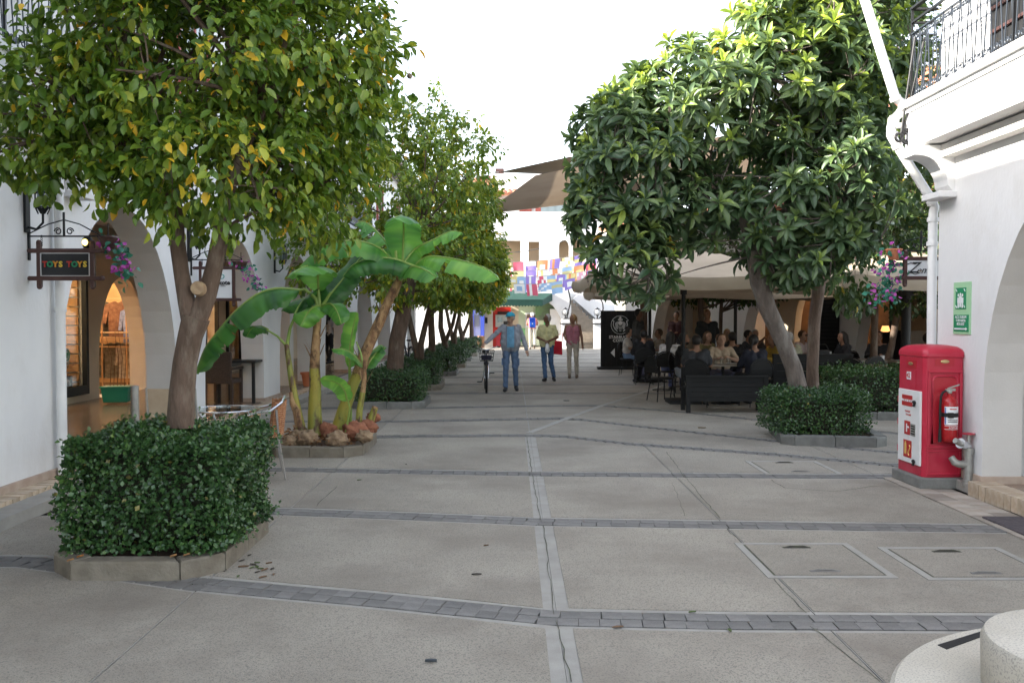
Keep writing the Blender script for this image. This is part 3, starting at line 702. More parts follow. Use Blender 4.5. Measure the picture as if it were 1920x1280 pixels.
# drainpipe at the corner
PY = 9.42
dp = [W(1612, -30, PY), W(1650, 92, PY), W(1679, 185, PY), W(1690, 192, PY), W(1693, 203, PY), W(1686, 214, PY), W(1674, 226, PY), W(1671, 240, PY), W(1672, 256, PY), W(1680, 270, PY), W(1715, 325, PY), W(1748, 377, PY), W(1752, 388, PY), W(1750, 400, PY), W(1749, 420, PY), W(1747, 560, PY), W(1746, 700, PY)]
drainpipe('drainpipe', 'white drainpipe bending round the balcony corner above the red cabinet', dp, .047,
          [(W(1679, 185, PY), (.4, 0, -1)), (W(1675, 226, PY), (-.6, 0, -.8)), (W(1673, 252, PY), (0, 0, -1)), (W(1682, 273, PY), (.6, 0, -.9)), (W(1748, 379, PY), (.5, 0, -1)), (W(1749, 412, PY), (0, 0, 1)), (W(1748, 457, PY), (0, 0, 1))])
# iron wheel bracket and cable under the balcony corner
t = thing('iron_pulley', 'black iron pulley with two rods below the balcony corner', 'pulley', W(1696, 255, 9.3))
m = MB(); c0 = W(1702, 256, 9.3)
for k, rr in enumerate((.075, .055, .035)): m.tube([c0+Vector((rr*math.cos(a), .02*k, rr*math.sin(a))) for a in [2*PI*i/14 for i in range(14)]], .012, 6, closed=True)
m.tube([W(1686, 258, 9.3)+Vector((.04*math.cos(a), 0, .04*math.sin(a))) for a in [2*PI*i/12 for i in range(12)]], .014, 6, closed=True)
m.build('wheel', M['iron'], t, smooth=True)
for a, b in (((1716, 70), (1690, 250)), ((1734, 70), (1694, 245))):
    m = MB(); m.tube([W(*a, 9.3), W(*b, 9.3)], .012, 6); m.build('rod', M['iron'], t, smooth=True)
m = MB(); m.tube([W(1698, 236, 9.35), W(1678, 236, 9.4)], .03, 8); m.build('pipe_stub', M['pipe'], t, smooth=True)
# door mat
m = MB(); P = [G(1850, 972), G(1900, 1010), G(1960, 1040), G(1990, 972)]; m.prism([(p.x, p.y, .004) for p in (Vector((3.93, 7.42, 0)), Vector((4.26, 7.42, 0)), Vector((4.26, 6.2, 0)), Vector((3.93, 6.2, 0)))], (0, 0, .014))
solo(m, 'door_mat', mat('mat_brown', (.07, .06, .065), (.10, .085, .09), .95, 30, .4, 90), 'dark doormat lying on the paving by the right step', 'door mat')
# green assembly point sign on the wall
t = thing('assembly_sign', 'green assembly point sign on the white wall above the red cabinet', 'sign', (XR-.01, 8.76, 1.5))
def wallbox(x, y0, y1, z0, z1, d=.004): b = MB(); b.box((x, (y0+y1)/2, (z0+z1)/2), (d, y1-y0, z1-z0)); return b
wallbox(XR-.006, 8.60, 8.93, 1.51, 2.02, .01).build('backing', mat('pale_green', (.36, .60, .36), None, .35), t)
wallbox(XR-.013, 8.68, 8.88, 1.755, 1.965).build('pictogram_panel', M['green'], t)
wallbox(XR-.013, 8.625, 8.91, 1.535, 1.70).build('text_panel', M['green'], t)
pgm = MB(); xs_ = XR-.018
for yy, s_ in ((8.78, 1.0), (8.82, .75), (8.74, .75)):
    pgm.box((xs_, yy, 1.82+.03*s_), (.004, .045*s_, .07*s_)); pgm.box((xs_, yy, 1.80-.03*(1-s_)), (.0035, .03*s_, .05)); 
    pgm.add([(xs_, yy+.016*math.cos(a), 1.90-.03*(1-s_)+.016*math.sin(a)) for a in [2*PI*k/8 for k in range(8)]], [tuple(range(8))])
for yy, zz in ((8.70, 1.94), (8.86, 1.94), (8.70, 1.78), (8.86, 1.78)): pgm.bar((xs_, yy-.012, zz-.012), (xs_, yy+.012, zz+.012), .008, .004, up=(1, 0, 0))
pgm.build('pictogram', M['signwhite'], t)
tm = MB()
for k, ln in enumerate(('ACİL DURUM', 'TOPLANMA', 'BÖLGESİ')): put_text(tm, ln, (xs_, 8.768, 1.677-.034*k), (0, -1, 0), (0, 0, 1), .036, .002)
tm.bar((xs_, 8.89, 1.562), (xs_, 8.67, 1.562), .004, .014); tm.prism([(xs_-.001, 8.672, 1.578), (xs_-.001, 8.672, 1.546), (xs_-.001, 8.64, 1.562)], (.002, 0, 0))
tm.build('lettering', M['signwhite'], t)

# ================================================================== RED HOSE CABINET
# local frame: front (extinguisher) face along +u from corner A; left (door) face along +v
A_ = Vector((4.02, 8.70, 0)); ang = R(1.5); CW, CD, CH = .41, .53, 1.36
cb = thing('fire_hose_cabinet', 'red fire hose cabinet with white door standing on a concrete plinth', 'fire cabinet', A_, ang)
cb.scale = (1, 1, .915)
m = MB(); m.box((CW/2, CD/2, .06), (CW+.09, CD+.10, .12)); m.build('plinth', M['kerb_grey'], cb, world=False, bevel=.015)
cz = .115
m = MB()
# body shell as prism with chamfered front corner, recess openings are separate inset frames
ch = .035
foot = [(ch, 0), (CW-ch, 0), (CW, ch), (CW, CD), (0, CD), (0, ch)]
m.prism([(x, y+.04 if False else y, cz) for x, y in foot], (0, 0, CH-.06))
m.build('body', M['cab'], cb, world=False, bevel=.012)
# domed lid: loft of shrinking footprints
m = MB(); zs = [(0, 1.035), (.05, 1.035), (.085, .97), (.115, .80), (.13, .5), (.136, .12)]; P = []
for dz, k in zs:
    for x, y in foot: P.append((CW/2+(x-CW/2)*k, CD/2+(y-CD/2)*k, cz+CH-.075+dz))
m.add(P, [(i*6+j, i*6+(j+1) % 6, (i+1)*6+(j+1) % 6, (i+1)*6+j) for i in range(len(zs)-1) for j in range(6)]+[tuple(range(5, -1, -1)), tuple((len(zs)-1)*6+j for j in range(6))])
m.build('lid', M['cab'], cb, world=False, smooth=True, bevel=.012)
def frame_ring(mb, x0, x1, z0, z1, t, y, d, rr=.0):
    mb.box(((x0+x1)/2, y, z0+t/2), (x1-x0, d, t)); mb.box(((x0+x1)/2, y, z1-t/2), (x1-x0, d, t))
    mb.box((x0+t/2, y, (z0+z1)/2), (t, d, z1-z0-2*t)); mb.box((x1-t/2, y, (z0+z1)/2), (t, d, z1-z0-2*t))
m = MB(); frame_ring(m, .035, CW-.035, cz+.32, cz+1.15, .026, -.008, .02); frame_ring(m, .035, CW-.035, cz+.03, cz+.30, .022, -.006, .016); m.build('moulded_frame', M['cab'], cb, world=False, bevel=.006)
# niche with rounded top for the extinguisher
m = MB(); nx0, nx1, nz0, nz1 = .085, .325, cz+.37, cz+1.09; P = [(nx0, -.003, nz0), (nx1, -.003, nz0)]
for k in range(7): a = PI/2*k/6; P.append((nx1-.05+.05*math.cos(a), -.003, nz1-.05+.05*math.sin(a)))
for k in range(7): a = PI/2+PI/2*k/6; P.append((nx0+.05+.05*math.cos(a), -.003, nz1-.05+.05*math.sin(a)))
m.prism(P, (0, .003, 0)); m.build('niche_back', M['cabdark'], cb, world=False)
m = MB(); m.tube(P, .012, 8, closed=True); m.build('niche_rim', M['cab'], cb, world=False, smooth=True)
# hand slots with small plates (front and left)
gold = mat('brass_plate', (.55, .40, .2), None, .35, metal=.7)
m = MB(); m.box((.20, -.002, cz+1.235), (.19, .006, .075)); m.build('hand_slot', M['cabdark'], cb, world=False)
m = MB(); m.ell((.20, -.01, cz+1.245), (.045, .006, .02), 10, 6); m.build('slot_plate', gold, cb, world=False, smooth=True)
m = MB(); m.box((-.002, .26, cz+1.205), (.006, .20, .09)); m.build('hand_slot', M['cabdark'], cb, world=False)
m = MB(); m.box((-.003, .26, cz+1.04), (.004, .20, .20)); m.build('faded_panel', M['cab'], cb, world=False)
m = MB(); m.ell((-.012, .26, cz+1.21), (.006, .055, .018), 10, 6); m.build('slot_plate', gold, cb, world=False, smooth=True)
m = MB(); m.box((-.008, .30, cz+1.075), (.004, .085, .085)); lbl = m.build('number_label', M['signwhite'], cb, world=False)
m = MB(); put_text(m, '42', (-.0105, .30, cz+1.075), (0, -1, 0), (0, 0, 1), .075, .002, bold=.001); m.build('label_print', M['red'], lbl, world=False)
# white door on the left face
m = MB(); m.box((-.010, .265, cz+.52), (.022, .46, .80)); dr = m.build('door', M['pipe'], cb, world=False, bevel=.004)
def plate(name, y, z, wy, hz, mt, txt=None, tm_='signwhite', size=.03, extra=None):
    m = MB(); m.box((-.0225, y, z), (.003, wy, hz)); o = m.build(name, mt, dr, world=False)
    return o
pr = MB(); pw = MB(); pk = MB()
RS = mat('sign_red', (.42, .02, .02), None, .4); GY = mat('sign_gold', (.65, .42, .12), None, .4)
plate('title_plate', .30, cz+.80, .22, .12, RS); put_text(pw, 'FIRE HOSE BOX', (-.0245, .30, cz+.80), (0, -1, 0), (0, 0, 1), .034, .002, bold=.0008)
put_text(pr, 'YANGIN', (-.0215, .29, cz+.68), (0, -1, 0), (0, 0, 1), .03, .002); put_text(pr, 'DOLABI', (-.0215, .27, cz+.645), (0, -1, 0), (0, 0, 1), .03, .002)
plate('hose_plate', .29, cz+.50, .12, .15, RS); pw.box((-.0245, .30, cz+.50), (.002, .02, .09)); pw.box((-.0245, .27, cz+.51), (.002, .04, .02))
plate('instruction_plate', .17, cz+.49, .10, .13, M['galv']); 
for k in range(4): pk.box((-.0245, .17, cz+.45+.027*k), (.002, .08, .012))
plate('extinguisher_plate', .28, cz+.27, .17, .19, RS)
gg = MB(); gg.box((-.0245, .32, cz+.27), (.002, .04, .12)); gg.box((-.0245, .32, cz+.34), (.002, .02, .02)); gg.tube([(-.0245, .24+.02*math.sin(k), cz+.20+.02*k) for k in range(7)], .006, 4); gg.build('sign_print', GY, dr, world=False)
pr.build('door_print', RS, dr, world=False); pw.build('white_print', M['signwhite'], dr, world=False); pk.build('black_print', M['black'], dr, world=False)
for zz in (.80, .16):
    m = MB(); m.ell((-.04, .12, cz+zz), (.018, .016, .018), 10, 6); m.bar((-.03, .12, cz+zz), (-.045, .12, cz+zz-.05), .018); m.build('latch', M['black'], dr, world=False, smooth=True)
for zz in (.25, .55, .8): m = MB(); m.box((-.012, .50, cz+zz), (.02, .015, .07)); m.build('hinge', M['cab'], dr, world=False)
# extinguisher hanging in the niche: rests in the cabinet, a thing of its own
rot = Matrix.Rotation(ang, 3, 'Z')
ep = A_+rot@Vector((.215, -.075, (cz+.40)*.915))
ex = thing('fire_extinguisher', 'red fire extinguisher with white label strapped into the red cabinet', 'fire extinguisher', ep, ang)
m = MB(); m.lathe([(.055, .0), (.072, .015), (.076, .04), (.076, .37), (.068, .405), (.045, .43), (.022, .445), (.022, .47)], n=20); m.build('cylinder', mat('gloss_red', (.36, .012, .015), None, .25), ex, world=False, smooth=True)
def wrap(name, z0, z1, mt, a0=-2.6, a1=-.5, r_=.0775, parent=ex):
    m = MB(); n = 10; m.grid([(r_*math.cos(a0+(a1-a0)*k/n), r_*math.sin(a0+(a1-a0)*k/n), z) for k in range(n+1) for z in (z0, z1)], n+1, 2); return m.build(name, mt, parent, world=False, smooth='all')
la = wrap('white_label', .17, .345, M['signwhite']); wrap('red_label', .125, .162, M['signwhite']); wrap('red_label_field', .129, .158, RS, r_=.0782)
wrap('label_print', .318, .328, M['red'], -2.0, -1.1, .0784); wrap('label_text', .195, .202, M['black'], -2.2, -.9, .0784); wrap('label_text', .212, .219, M['black'], -2.2, -.9, .0784)
wrap('blue_edge', .175, .34, mat('label_blue', (.05, .12, .4), None, .4), -2.55, -2.42, .0784)
m = MB(); put_text(m, 'KÖPÜK', (0, -.0792, .143), (1, 0, 0), (0, 0, 1), .026, .001); m.build('lettering', M['signwhite'], ex, world=False)
m = MB(); m.lathe([(.082, .245), (.082, .285)], n=20); m.box((-.03, -.085, .265), (.05, .02, .05)); m.build('strap', M['black'], ex, world=False, smooth=True)
m = MB(); m.lathe([(.02, .465), (.024, .49), (.018, .505)], n=10); m.bar((-.04, 0, .50), (.05, -.01, .505), .022); m.bar((-.02, 0, .515), (.085, -.02, .555), .02, .012); m.build('valve', M['galv'], ex, world=False, smooth=True)
m = MB(); m.tube([(-.03, 0, .495), (-.07, -.01, .48), (-.095, -.02, .44), (-.10, -.02, .35), (-.10, -.02, .1), (-.095, -.02, .05)], .011, 8); m.build('hose', M['rubber'], ex, world=False, smooth=True)
m = MB(); m.tube([(-.10, -.02, .13), (-.10, -.02, .0)], [.014, .018], 8); m.build('nozzle', M['black'], ex, world=False, smooth=True)
# hydrant pipe with valve beside the cabinet
hp = Vector((4.37, 8.52, .10)); hy = thing('hydrant_valve', 'grey steel hydrant outlet with red handwheel beside the red cabinet', 'hydrant', hp)
def hl(p): return hp+Vector(p)
m = MB(); m.tube([hl((.0, 0, -.0)), hl((0, 0, .30))], .042, 14); m.tube([hl((0, 0, -.04)), hl((0, 0, .02))], .055, 14); m.tube([hl((0, 0, .27)), hl((0, 0, .33))], .05, 14); m.build('riser', M['galv'], hy, smooth=True)
m = MB(); m.tube([hl((0, 0, .17)), hl((-.08, -.0, .17)), hl((-.13, 0, .19)), hl((-.155, .02, .24))], [.034, .036, .036, .03], 12); m.build('elbow', M['galv'], hy, smooth=True)
m = MB(); m.tube([hl((0, 0, .34)), hl((-.10, -.05, .38))], .035, 14); m.tube([hl((-.06, -.03, .363)), hl((-.105, -.053, .38))], .05, 14); m.build('coupling', M['alu'], hy, smooth=True)
m = MB(); m.tube([hl((-.105, -.053, .38)), hl((-.17, -.085, .41))], [.03, .026], 12); m.build('outlet', M['galv'], hy, smooth=True)
m = MB(); m.tube([hl((0, 0, .30)), hl((0, 0, .46))], .018, 8); m.build('stem', M['galv'], hy, smooth=True)
m = MB(); m.lathe([(.02, 0), (.06, .004), (.062, .012), (.02, .016)], hl((0.0, 0, .455)), 16); m.build('handwheel', M['cab'], hy, smooth=True)
m = MB(); m.box((4.50, 8.60, .05), (.34, .42, .10)); solo(m, 'pipe_plinth', M['concrete'], 'low concrete block under the steel hydrant outlet', 'plinth', bevel=.01)
# round granite bench bottom right
t = thing('round_bench', 'low round pale granite slab with a stone drum at the lower right corner', 'stone bench', (2.62, 3.15, 0))
m = MB(); m.lathe([(1.02, 0), (1.05, .02), (1.15, .10), (1.17, .13), (1.17, .18), (1.15, .20)], (2.62, 3.15, 0), 72); m.build('slab', M['granite'], t, smooth=True)
m = MB(); m.lathe([(.45, .20), (.455, .21), (.46, .39), (.445, .42), (.43, .425)], (2.33, 3.42, 0), 56); m.build('drum', M['granite'], t, smooth=True)
m = MB(); q = [G(1758, 1209, .2), G(1842, 1183, .2), G(1842, 1193, .2), G(1775, 1217, .2)]; m.prism([(p.x, p.y, .2005) for p in q], (0, 0, .003)); m.build('grip_strip', M['rubber'], t)

# ================================================================== CAFE BUILDING (set back, diagonal front)
C0 = Vector((3.75, 29.6, 0)); CDIR = Vector((.552, -.834, 0)).normalized(); CN = Vector((CDIR.y*-1, CDIR.x, 0)); CN = Vector((.834, .552, 0)).normalized()
cf = thing('cafe_building', 'white cafe building with pointed arches behind the parasols', 'building', C0+CDIR*8)
ops = []
for ctr in (2.65, 6.4, 10.1, 13.9): ops.append((ctr-1.35, ctr+1.35, 0, .6, 2.95, 'pointed'))
m = MB(); holed_wall(m, C0, CDIR, CN, 16.2, 0, 4.6, .45, ops); m.build('wall', WALLM, cf)
m = MB(); holed_wall(m, C0+CN*2.8, CDIR, CN, 16.2, 0, 3.4, .3, [(.9, 1.6, 0, 1, 2.4, 'pointed'), (2.6, 3.9, .0, 2.3, 2.3, 'rect'), (4.6, 5.4, 0, 1, 2.4, 'pointed'), (6.3, 7.8, .0, 2.3, 2.3, 'rect'), (9.2, 11.6, .8, 2.3, 2.3, 'rect'), (13.2, 15.4, 0, 2.3, 2.3, 'rect')], mats=(2, 1, 2)); m.build('inner_wall', WALLM, cf)
m = MB(); m.prism([C0+Vector((0, 0, 3.4)), C0+CDIR*16.2+Vector((0, 0, 3.4)), C0+CDIR*16.2+CN*6+Vector((0, 0, 3.4)), C0+CN*6+Vector((0, 0, 3.4))], (0, 0, .1)); m.build('arcade_ceiling', M['plaster_beige'], cf)
m = MB(); m.prism([C0+CN*.2, C0+CN*7, C0+CN*7+Vector((0, 0, 4.6)), C0+CN*.2+Vector((0, 0, 4.6))], CDIR*.3); m.build('gable_wall', M['plaster'], cf)
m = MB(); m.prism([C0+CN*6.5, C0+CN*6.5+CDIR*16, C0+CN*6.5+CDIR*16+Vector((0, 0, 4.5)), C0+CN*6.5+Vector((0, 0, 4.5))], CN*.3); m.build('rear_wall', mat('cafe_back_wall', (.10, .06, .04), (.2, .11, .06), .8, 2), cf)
tile_roof(cf, C0-CDIR*.7-CN*.6+Vector((0, 0, 4.55)), C0+CDIR*16-CN*.6+Vector((0, 0, 4.55)), CN*4.2+Vector((0, 0, .85)), 7)
m = MB(); a = C0-CDIR*.7-CN*.55+Vector((0, 0, 4.40)); b = C0+CDIR*16-CN*.55+Vector((0, 0, 4.40)); m.prism([a, b, b+CN*1.0+Vector((0, 0, .1)), a+CN*1.0+Vector((0, 0, .1))], (0, 0, .08)); m.build('eaves', M['brownwood'], cf)
glow = emit('cafe_lamp', (1, .62, .3), 9)
for s_ in (3.2, 7, 10.4, 14.2):
    m = MB(); m.box(C0+CDIR*s_+CN*4.6+Vector((0, 0, 3.2)), (.5, .5, .05)); m.build('ceiling_lamp', glow, cf)
# shelves and a counter behind the arches
for s_, col in ((10.2, (.45, .30, .12)), (10.9, (.25, .2, .15)), (14.2, (.30, .05, .03))):
    m = MB()
    for k in range(5): m.box(C0+CDIR*s_+CN*3.6+Vector((0, 0, .5+.42*k)), (.9, .25, .03), math.atan2(CDIR.y, CDIR.x))
    for k in range(14): m.box(C0+CDIR*(s_-.35+.12*(k % 7))+CN*3.55+Vector((0, 0, .62+.42*(k//5))), (.09, .12, .2), math.atan2(CDIR.y, CDIR.x))
    solo(m, 'shelf_unit', mat('shelfgoods_%d' % int(s_*10), col, tuple(c*.4 for c in col), .6, 12), {10.2: 'lit yellow brown shelf behind the cafe counter arch', 10.9: 'dim brown shelf in the cafe arch beside the white pier', 14.2: 'dark red shelf wall in the cafe arch behind the right trees'}[s_], 'shelf unit')
m = MB(); pc = C0+CDIR*7.75-CN*.03; m.prism([pc+Vector((0, 0, .1)), pc+CDIR*.55+Vector((0, 0, .1)), pc+CDIR*.55+Vector((0, 0, 2.4)), pc+Vector((0, 0, 2.4))], CN*-.06)
sh = solo(m, 'black_shutter', M['blackwood'], 'tall black louvred shutter against the cafe wall between arches', 'shutter')
mb = MB()
for k in range(22): mb.bar(pc-CN*.075+CDIR*.05+Vector((0, 0, .2+.1*k)), pc-CN*.075+CDIR*.5+Vector((0, 0, .2+.1*k)), .03, .02)
mb.build('louvres', M['black'], sh, kind='stuff')
# cafe counter with menu boards
t = thing('cafe_counter', 'cream cafe counter lit by a lamp inside the arch', 'counter', (C0+CDIR*9.4+CN*1.3))
for k, (dx, cc) in enumerate(((0, M['black']), (.55, M['signwhite']))):
    m = MB(); m.box(C0+CDIR*(9.1+dx*1.4)+CN*1.2+Vector((0, 0, .85)), (.55, .4, .9), math.atan2(CDIR.y, CDIR.x)); m.build('front_panel', cc if k == 0 else M['canvas_w'], t)
# deep far right: dark lit shop front beyond the posts
t = thing('red_shop', 'dim red fronted shop behind the dark posts at the right', 'shop', (11, 21, 0))
m = MB(); m.box((13.6, 19.5, 1.8), (6, .3, 3.6)); m.build('wall', mat('redshop', (.16, .045, .03), (.06, .03, .02), .7, 1.5), t)
m = MB(); m.box((11.2, 19.25, 1.55), (.9, .1, 2.0)); m.build('menu_panel', mat('cream_panel', (.40, .32, .22), None, .7), t)
m = MB(); m.box((10.8, 18.9, 3.2), (2.5, 1.5, .1)); m.build('canopy', M['brownwood'], t)
m = MB(); m.lathe([(.05, 0), (.09, .02), (.06, .12)], W(1660, 622, 18.0), 12); solo(m, 'table_lamp', emit('orange_lamp', (1, .40, .12), .5), 'glowing orange table lamp behind the dark posts', 'lamp', smooth=True)

# ================================================================== FAR BUILDING
YF = 48.0
def wf(px, py, Y=YF): return W(px, py, Y)
fb = thing('far_building', 'sunlit white building with arched niches closing the end of the street', 'building', (2, YF, 0))
x0 = wf(770, 640).x; x1 = wf(1153, 600).x
def so_(p0, p1, pb, pt, kind, zs=None):
    a = wf(p0, pb); b = wf(p1, pt); return (a.x-x0, b.x-x0, a.z, zs if zs is not None else b.z, b.z, kind)
ztop = wf(960, 397).z
m = MB()
holed_wall(m, (x0, YF, 0), (1, 0, 0), (0, 1, 0), x1-x0, 0, ztop, .35,
           [so_(935, 976, 502, 451, 'rect'), so_(991, 1011, 502, 453, 'rect'), so_(1048, 1067, 490, 450, 'round', wf(0, 462).z), so_(1074, 1094, 490, 449, 'round', wf(0, 461).z), so_(905, 929, 500, 452, 'rect')])
m.build('wall', WALLM, fb)
m = MB(); m.box(((x0+x1)/2, YF+1.6, wf(0, 475).z), (x1-x0, .2, 3.2)); m.build('loggia_back', mat('cream_wall', (.62, .46, .30), (.68, .52, .36), .9, 1), fb)
m = MB(); m.box(((x0+x1)/2, YF+1.0, wf(0, 451).z+.6), (x1-x0, 1.4, .2)); m.build('loggia_ceiling', M['plaster'], fb)
m = MB(); m.box(((x0+x1)/2, YF+1.0, wf(0, 502).z-.1), (x1-x0, 1.4, .2)); m.build('loggia_floor', M['plaster'], fb)
m = MB(); a = wf(920, 397, 51); b = wf(1160, 325, 51); m.box(((a.x+b.x)/2, 52, (a.z+b.z)/2), (b.x-a.x, 1.6, b.z-a.z)); m.build('upper_storey', M['plaster'], fb)
for p0, p1, pt, pb, lab in ((974, 997, 384, 398, 'red'), (1013, 1055, 373, 400, 'glass'), (905, 943, 395, 400, 'red')):
    a = wf(p0, pb, 51.1); b = wf(p1, pt, 51.1)
    f = MB(); f.box(((a.x+b.x)/2, 51.12, (a.z+b.z)/2), (b.x-a.x, .14, b.z-a.z)); fo = f.build('window_frame', M['shutter'] if lab == 'red' else M['window'], fb)
    for k in range(3 if lab == 'glass' else 2):
        n = 3 if lab == 'glass' else 2; w_ = (b.x-a.x)/n
        g = MB(); g.box((a.x+w_*(k+.5), 51.03, (a.z+b.z)/2), (w_-.1, .06, b.z-a.z-.16)); g.build('pane' if lab == 'glass' else 'shutter', M['window'] if lab == 'glass' else M['shutter'], fo)
    if lab == 'glass':
        g = MB(); g.box((a.x-.12, 51.05, (a.z+b.z)/2), (.3, .1, b.z-a.z+.1)); g.build('shutter', M['shutter'], fb)
a = wf(880, 368, 50.5); b = wf(1004, 330, 50.5)
tile_roof(fb, (a.x, 50.5, a.z), (b.x+2.5, 50.5, a.z+.4), (0, 4.5, 1.6), 7, pitch=.3)
m = MB(); c0 = wf(936, 340, 50); m.box((c0.x, 52, c0.z+.3), (.5, .5, 1.4)); m.box((c0.x-.6, 52, c0.z+.5), (1.5, .9, .12)); m.build('chimney', M['brownwood'], fb)
# lower front: rendered ATM bay
m = MB(); a = wf(910, 655); b = wf(972, 560); m.box(((a.x+b.x)/2, YF-.3, 1.6), (b.x-a.x, .5, 3.1)); m.build('cash_bay', mat('cream_paint', (.66, .58, .42), (.70, .62, .46), .85, 1), fb)
m = MB(); a = wf(965, 655); b = wf(1052, 560); m.box(((a.x+b.x)/2, YF-.28, 1.6), (b.x-a.x, .5, 3.1)); m.build('poster_wall', mat('pale_paint', (.66, .66, .52), (.6, .72, .5), .85, .7), fb)
gp = mat('poster_green', (.10, .50, .16), (.5, .72, .45), .5, .9)
a = wf(972, 640); b = wf(1048, 584)
for k, (xa, xb, za, zb) in enumerate(((.0, .16, .0, .45), (.62, .80, .2, .8), (.80, 1.0, .0, .9))):
    m = MB(); m.box((a.x+(b.x-a.x)*(xa+xb)/2, YF-.55, a.z+(b.z-a.z)*(za+zb)/2), ((b.x-a.x)*(xb-xa), .02+.004*k, (b.z-a.z)*(zb-za))); m.build('poster', gp, fb)
def flat(name, mt, p0, p1, pt, pb, Y, th=.3, parent=None, bevel=0):
    a = W(p0, pb, Y); b = W(p1, pt, Y); m = MB(); m.box(((a.x+b.x)/2, Y+th/2, (a.z+b.z)/2), (b.x-a.x, th, b.z-a.z)); return m.build(name, mt, parent) if parent else m
flat('pale_poster', M['signwhite'], 985, 1010, 586, 614, YF-.57, .04, fb); flat('poster_picture', mat('posterpic', (.3, .18, .12), (.1, .08, .08), .5, 4), 988, 1006, 589, 610, YF-.60, .03, fb)
m = MB(); a = W(1036, 655, YF-.6); b = W(1054, 600, YF-.6); m.box(((a.x+b.x)/2, YF-.9, 1.0), (b.x-a.x+.3, .5, 2.0)); m.build('low_wall', M['plaster'], fb)
# curved parapet walls of the outside stair
def parapet(pts, Y, th, name='stair_parapet', mt=None):
    m = MB(); m.prism([W(a_, b_, Y) for a_, b_ in pts], (0, th, 0)); return m.build(name, mt or M['plaster'], fb)
parapet([(1055, 655), (1056, 610), (1050, 592), (1038, 574), (1020, 560), (1000, 550), (985, 547), (985, 520), (1000, 516), (1030, 520), (1050, 530), (1064, 548), (1071, 572), (1072, 655)], 46.6, .35)
parapet([(1074, 560), (1090, 548), (1112, 552), (1128, 566), (1138, 590), (1140, 655), (1118, 655), (1118, 598)], 47.3, .5)
parapet([(1128, 655), (1128, 596), (1150, 590), (1150, 655)], 46.6, .4)
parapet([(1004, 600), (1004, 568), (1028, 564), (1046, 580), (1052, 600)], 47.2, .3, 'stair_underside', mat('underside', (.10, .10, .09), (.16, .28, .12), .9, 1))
st = thing('outside_stair', 'pale stone stair climbing between two white lantern pillars', 'stair', W(1096, 650, 45.2))
NS = 15
for k in range(NS):
    Y = 45.0+k*.16; z = .165*(k+1); p = W(1070, 640, Y); q = W(1122 if k < 7 else 1122-(k-6)*6, 640, Y)
    m = MB(); m.box(((p.x+q.x)/2, Y+(48-Y)/2, z-.0825), (q.x-p.x, 48-Y, .165)); m.build('step', M['stairstone'], st)
for k, (pxs, pys) in enumerate((([1047, 1057, 1065, 1069, 1069, 1065, 1063, 1067], [518, 526, 540, 558, 570, 585, 596, 598]), ([1119, 1124, 1130, 1131, 1129, 1123], [548, 556, 568, 578, 588, 598]))):
    m = MB(); m.tube([W(a_, b_, 45.8) for a_, b_ in zip(pxs, pys)], .035, 6)
    solo(m, 'stair_handrail', M['iron'], ['black curved handrail left of the far stair', 'black curved handrail right of the far stair'][k], 'handrail', smooth=True)
for px, lab in ((1060, 'left'), (1120, 'right')):
    p = W(px, 640, 44.8); t = thing('lantern_pillar', 'white pillar with black lantern at the %s side of the far stair' % lab, 'pillar', (p.x, 44.8, 0), 0, 'lantern pillars at the stair foot')
    m = MB(); m.box((0, 0, .62), (.38, .38, 1.24)); m.box((0, 0, 1.38), (.40, .40, .2)); m.build('pillar_shaft', M['plaster'], t, world=False)
    m = MB(); m.box((0, 0, 1.26), (.52, .52, .05)); m.build('pillar_cap', M['black'], t, world=False)
    m = MB(); m.lathe([(.12, 1.48), (.05, 1.54), (.03, 1.62), (.08, 1.68), (.14, 1.70)], n=10)
    for j in range(6): a = PI*j/3; m.tube([(.14*math.cos(a), .14*math.sin(a), 1.7), (.17*math.cos(a), .17*math.sin(a), 1.85), (.10*math.cos(a), .10*math.sin(a), 2.0)], .012, 4)
    m.lathe([(.12, 1.98), (.02, 2.06)], n=10); m.build('lantern', M['iron'], t, world=False, smooth=True)
    m = MB(); m.ell((0, 0, 1.85), (.10, .10, .13), 10, 6); m.build('lantern_glass', M['signwhite'], t, world=False, smooth=True)
# awning
t = thing('awning', 'dark green awning with scalloped edge over the cash machines', 'awning', W(980, 560, 45.5))
bk0, bk1 = W(905, 543, 47.4), W(1045, 543, 47.4); f0, f1 = W(890, 562, 45.2), W(1017, 562, 45.2)
m = MB(); m.prism([bk0, bk1, f1, f0], (0, 0, -.03)); 
def scal(a, b, h, n, z1=None):
    P = [a, b]; Q = []
    for k in range(n, -1, -1):
        s_ = k/n; q = a.lerp(b, s_); Q.append(q+Vector((0, 0, -h)))
        if k > 0: q2 = a.lerp(b, s_-.5/n); Q.append(q2+Vector((0, 0, -h-.06)))
    return P+Q
m.build('awning_top', M['awning'], t)
m = MB(); m.prism(scal(f0, f1, .28, 22), (0, .02, 0)); m.build('valance', M['awning'], t)
m = MB(); P = [f1, bk1, bk1+Vector((0, 0, -.45)), f1+Vector((0, 0, -.28))]; m.prism(P, (.02, 0, 0)); m.build('side_flap', M['awning'], t)
for k in range(3): pass
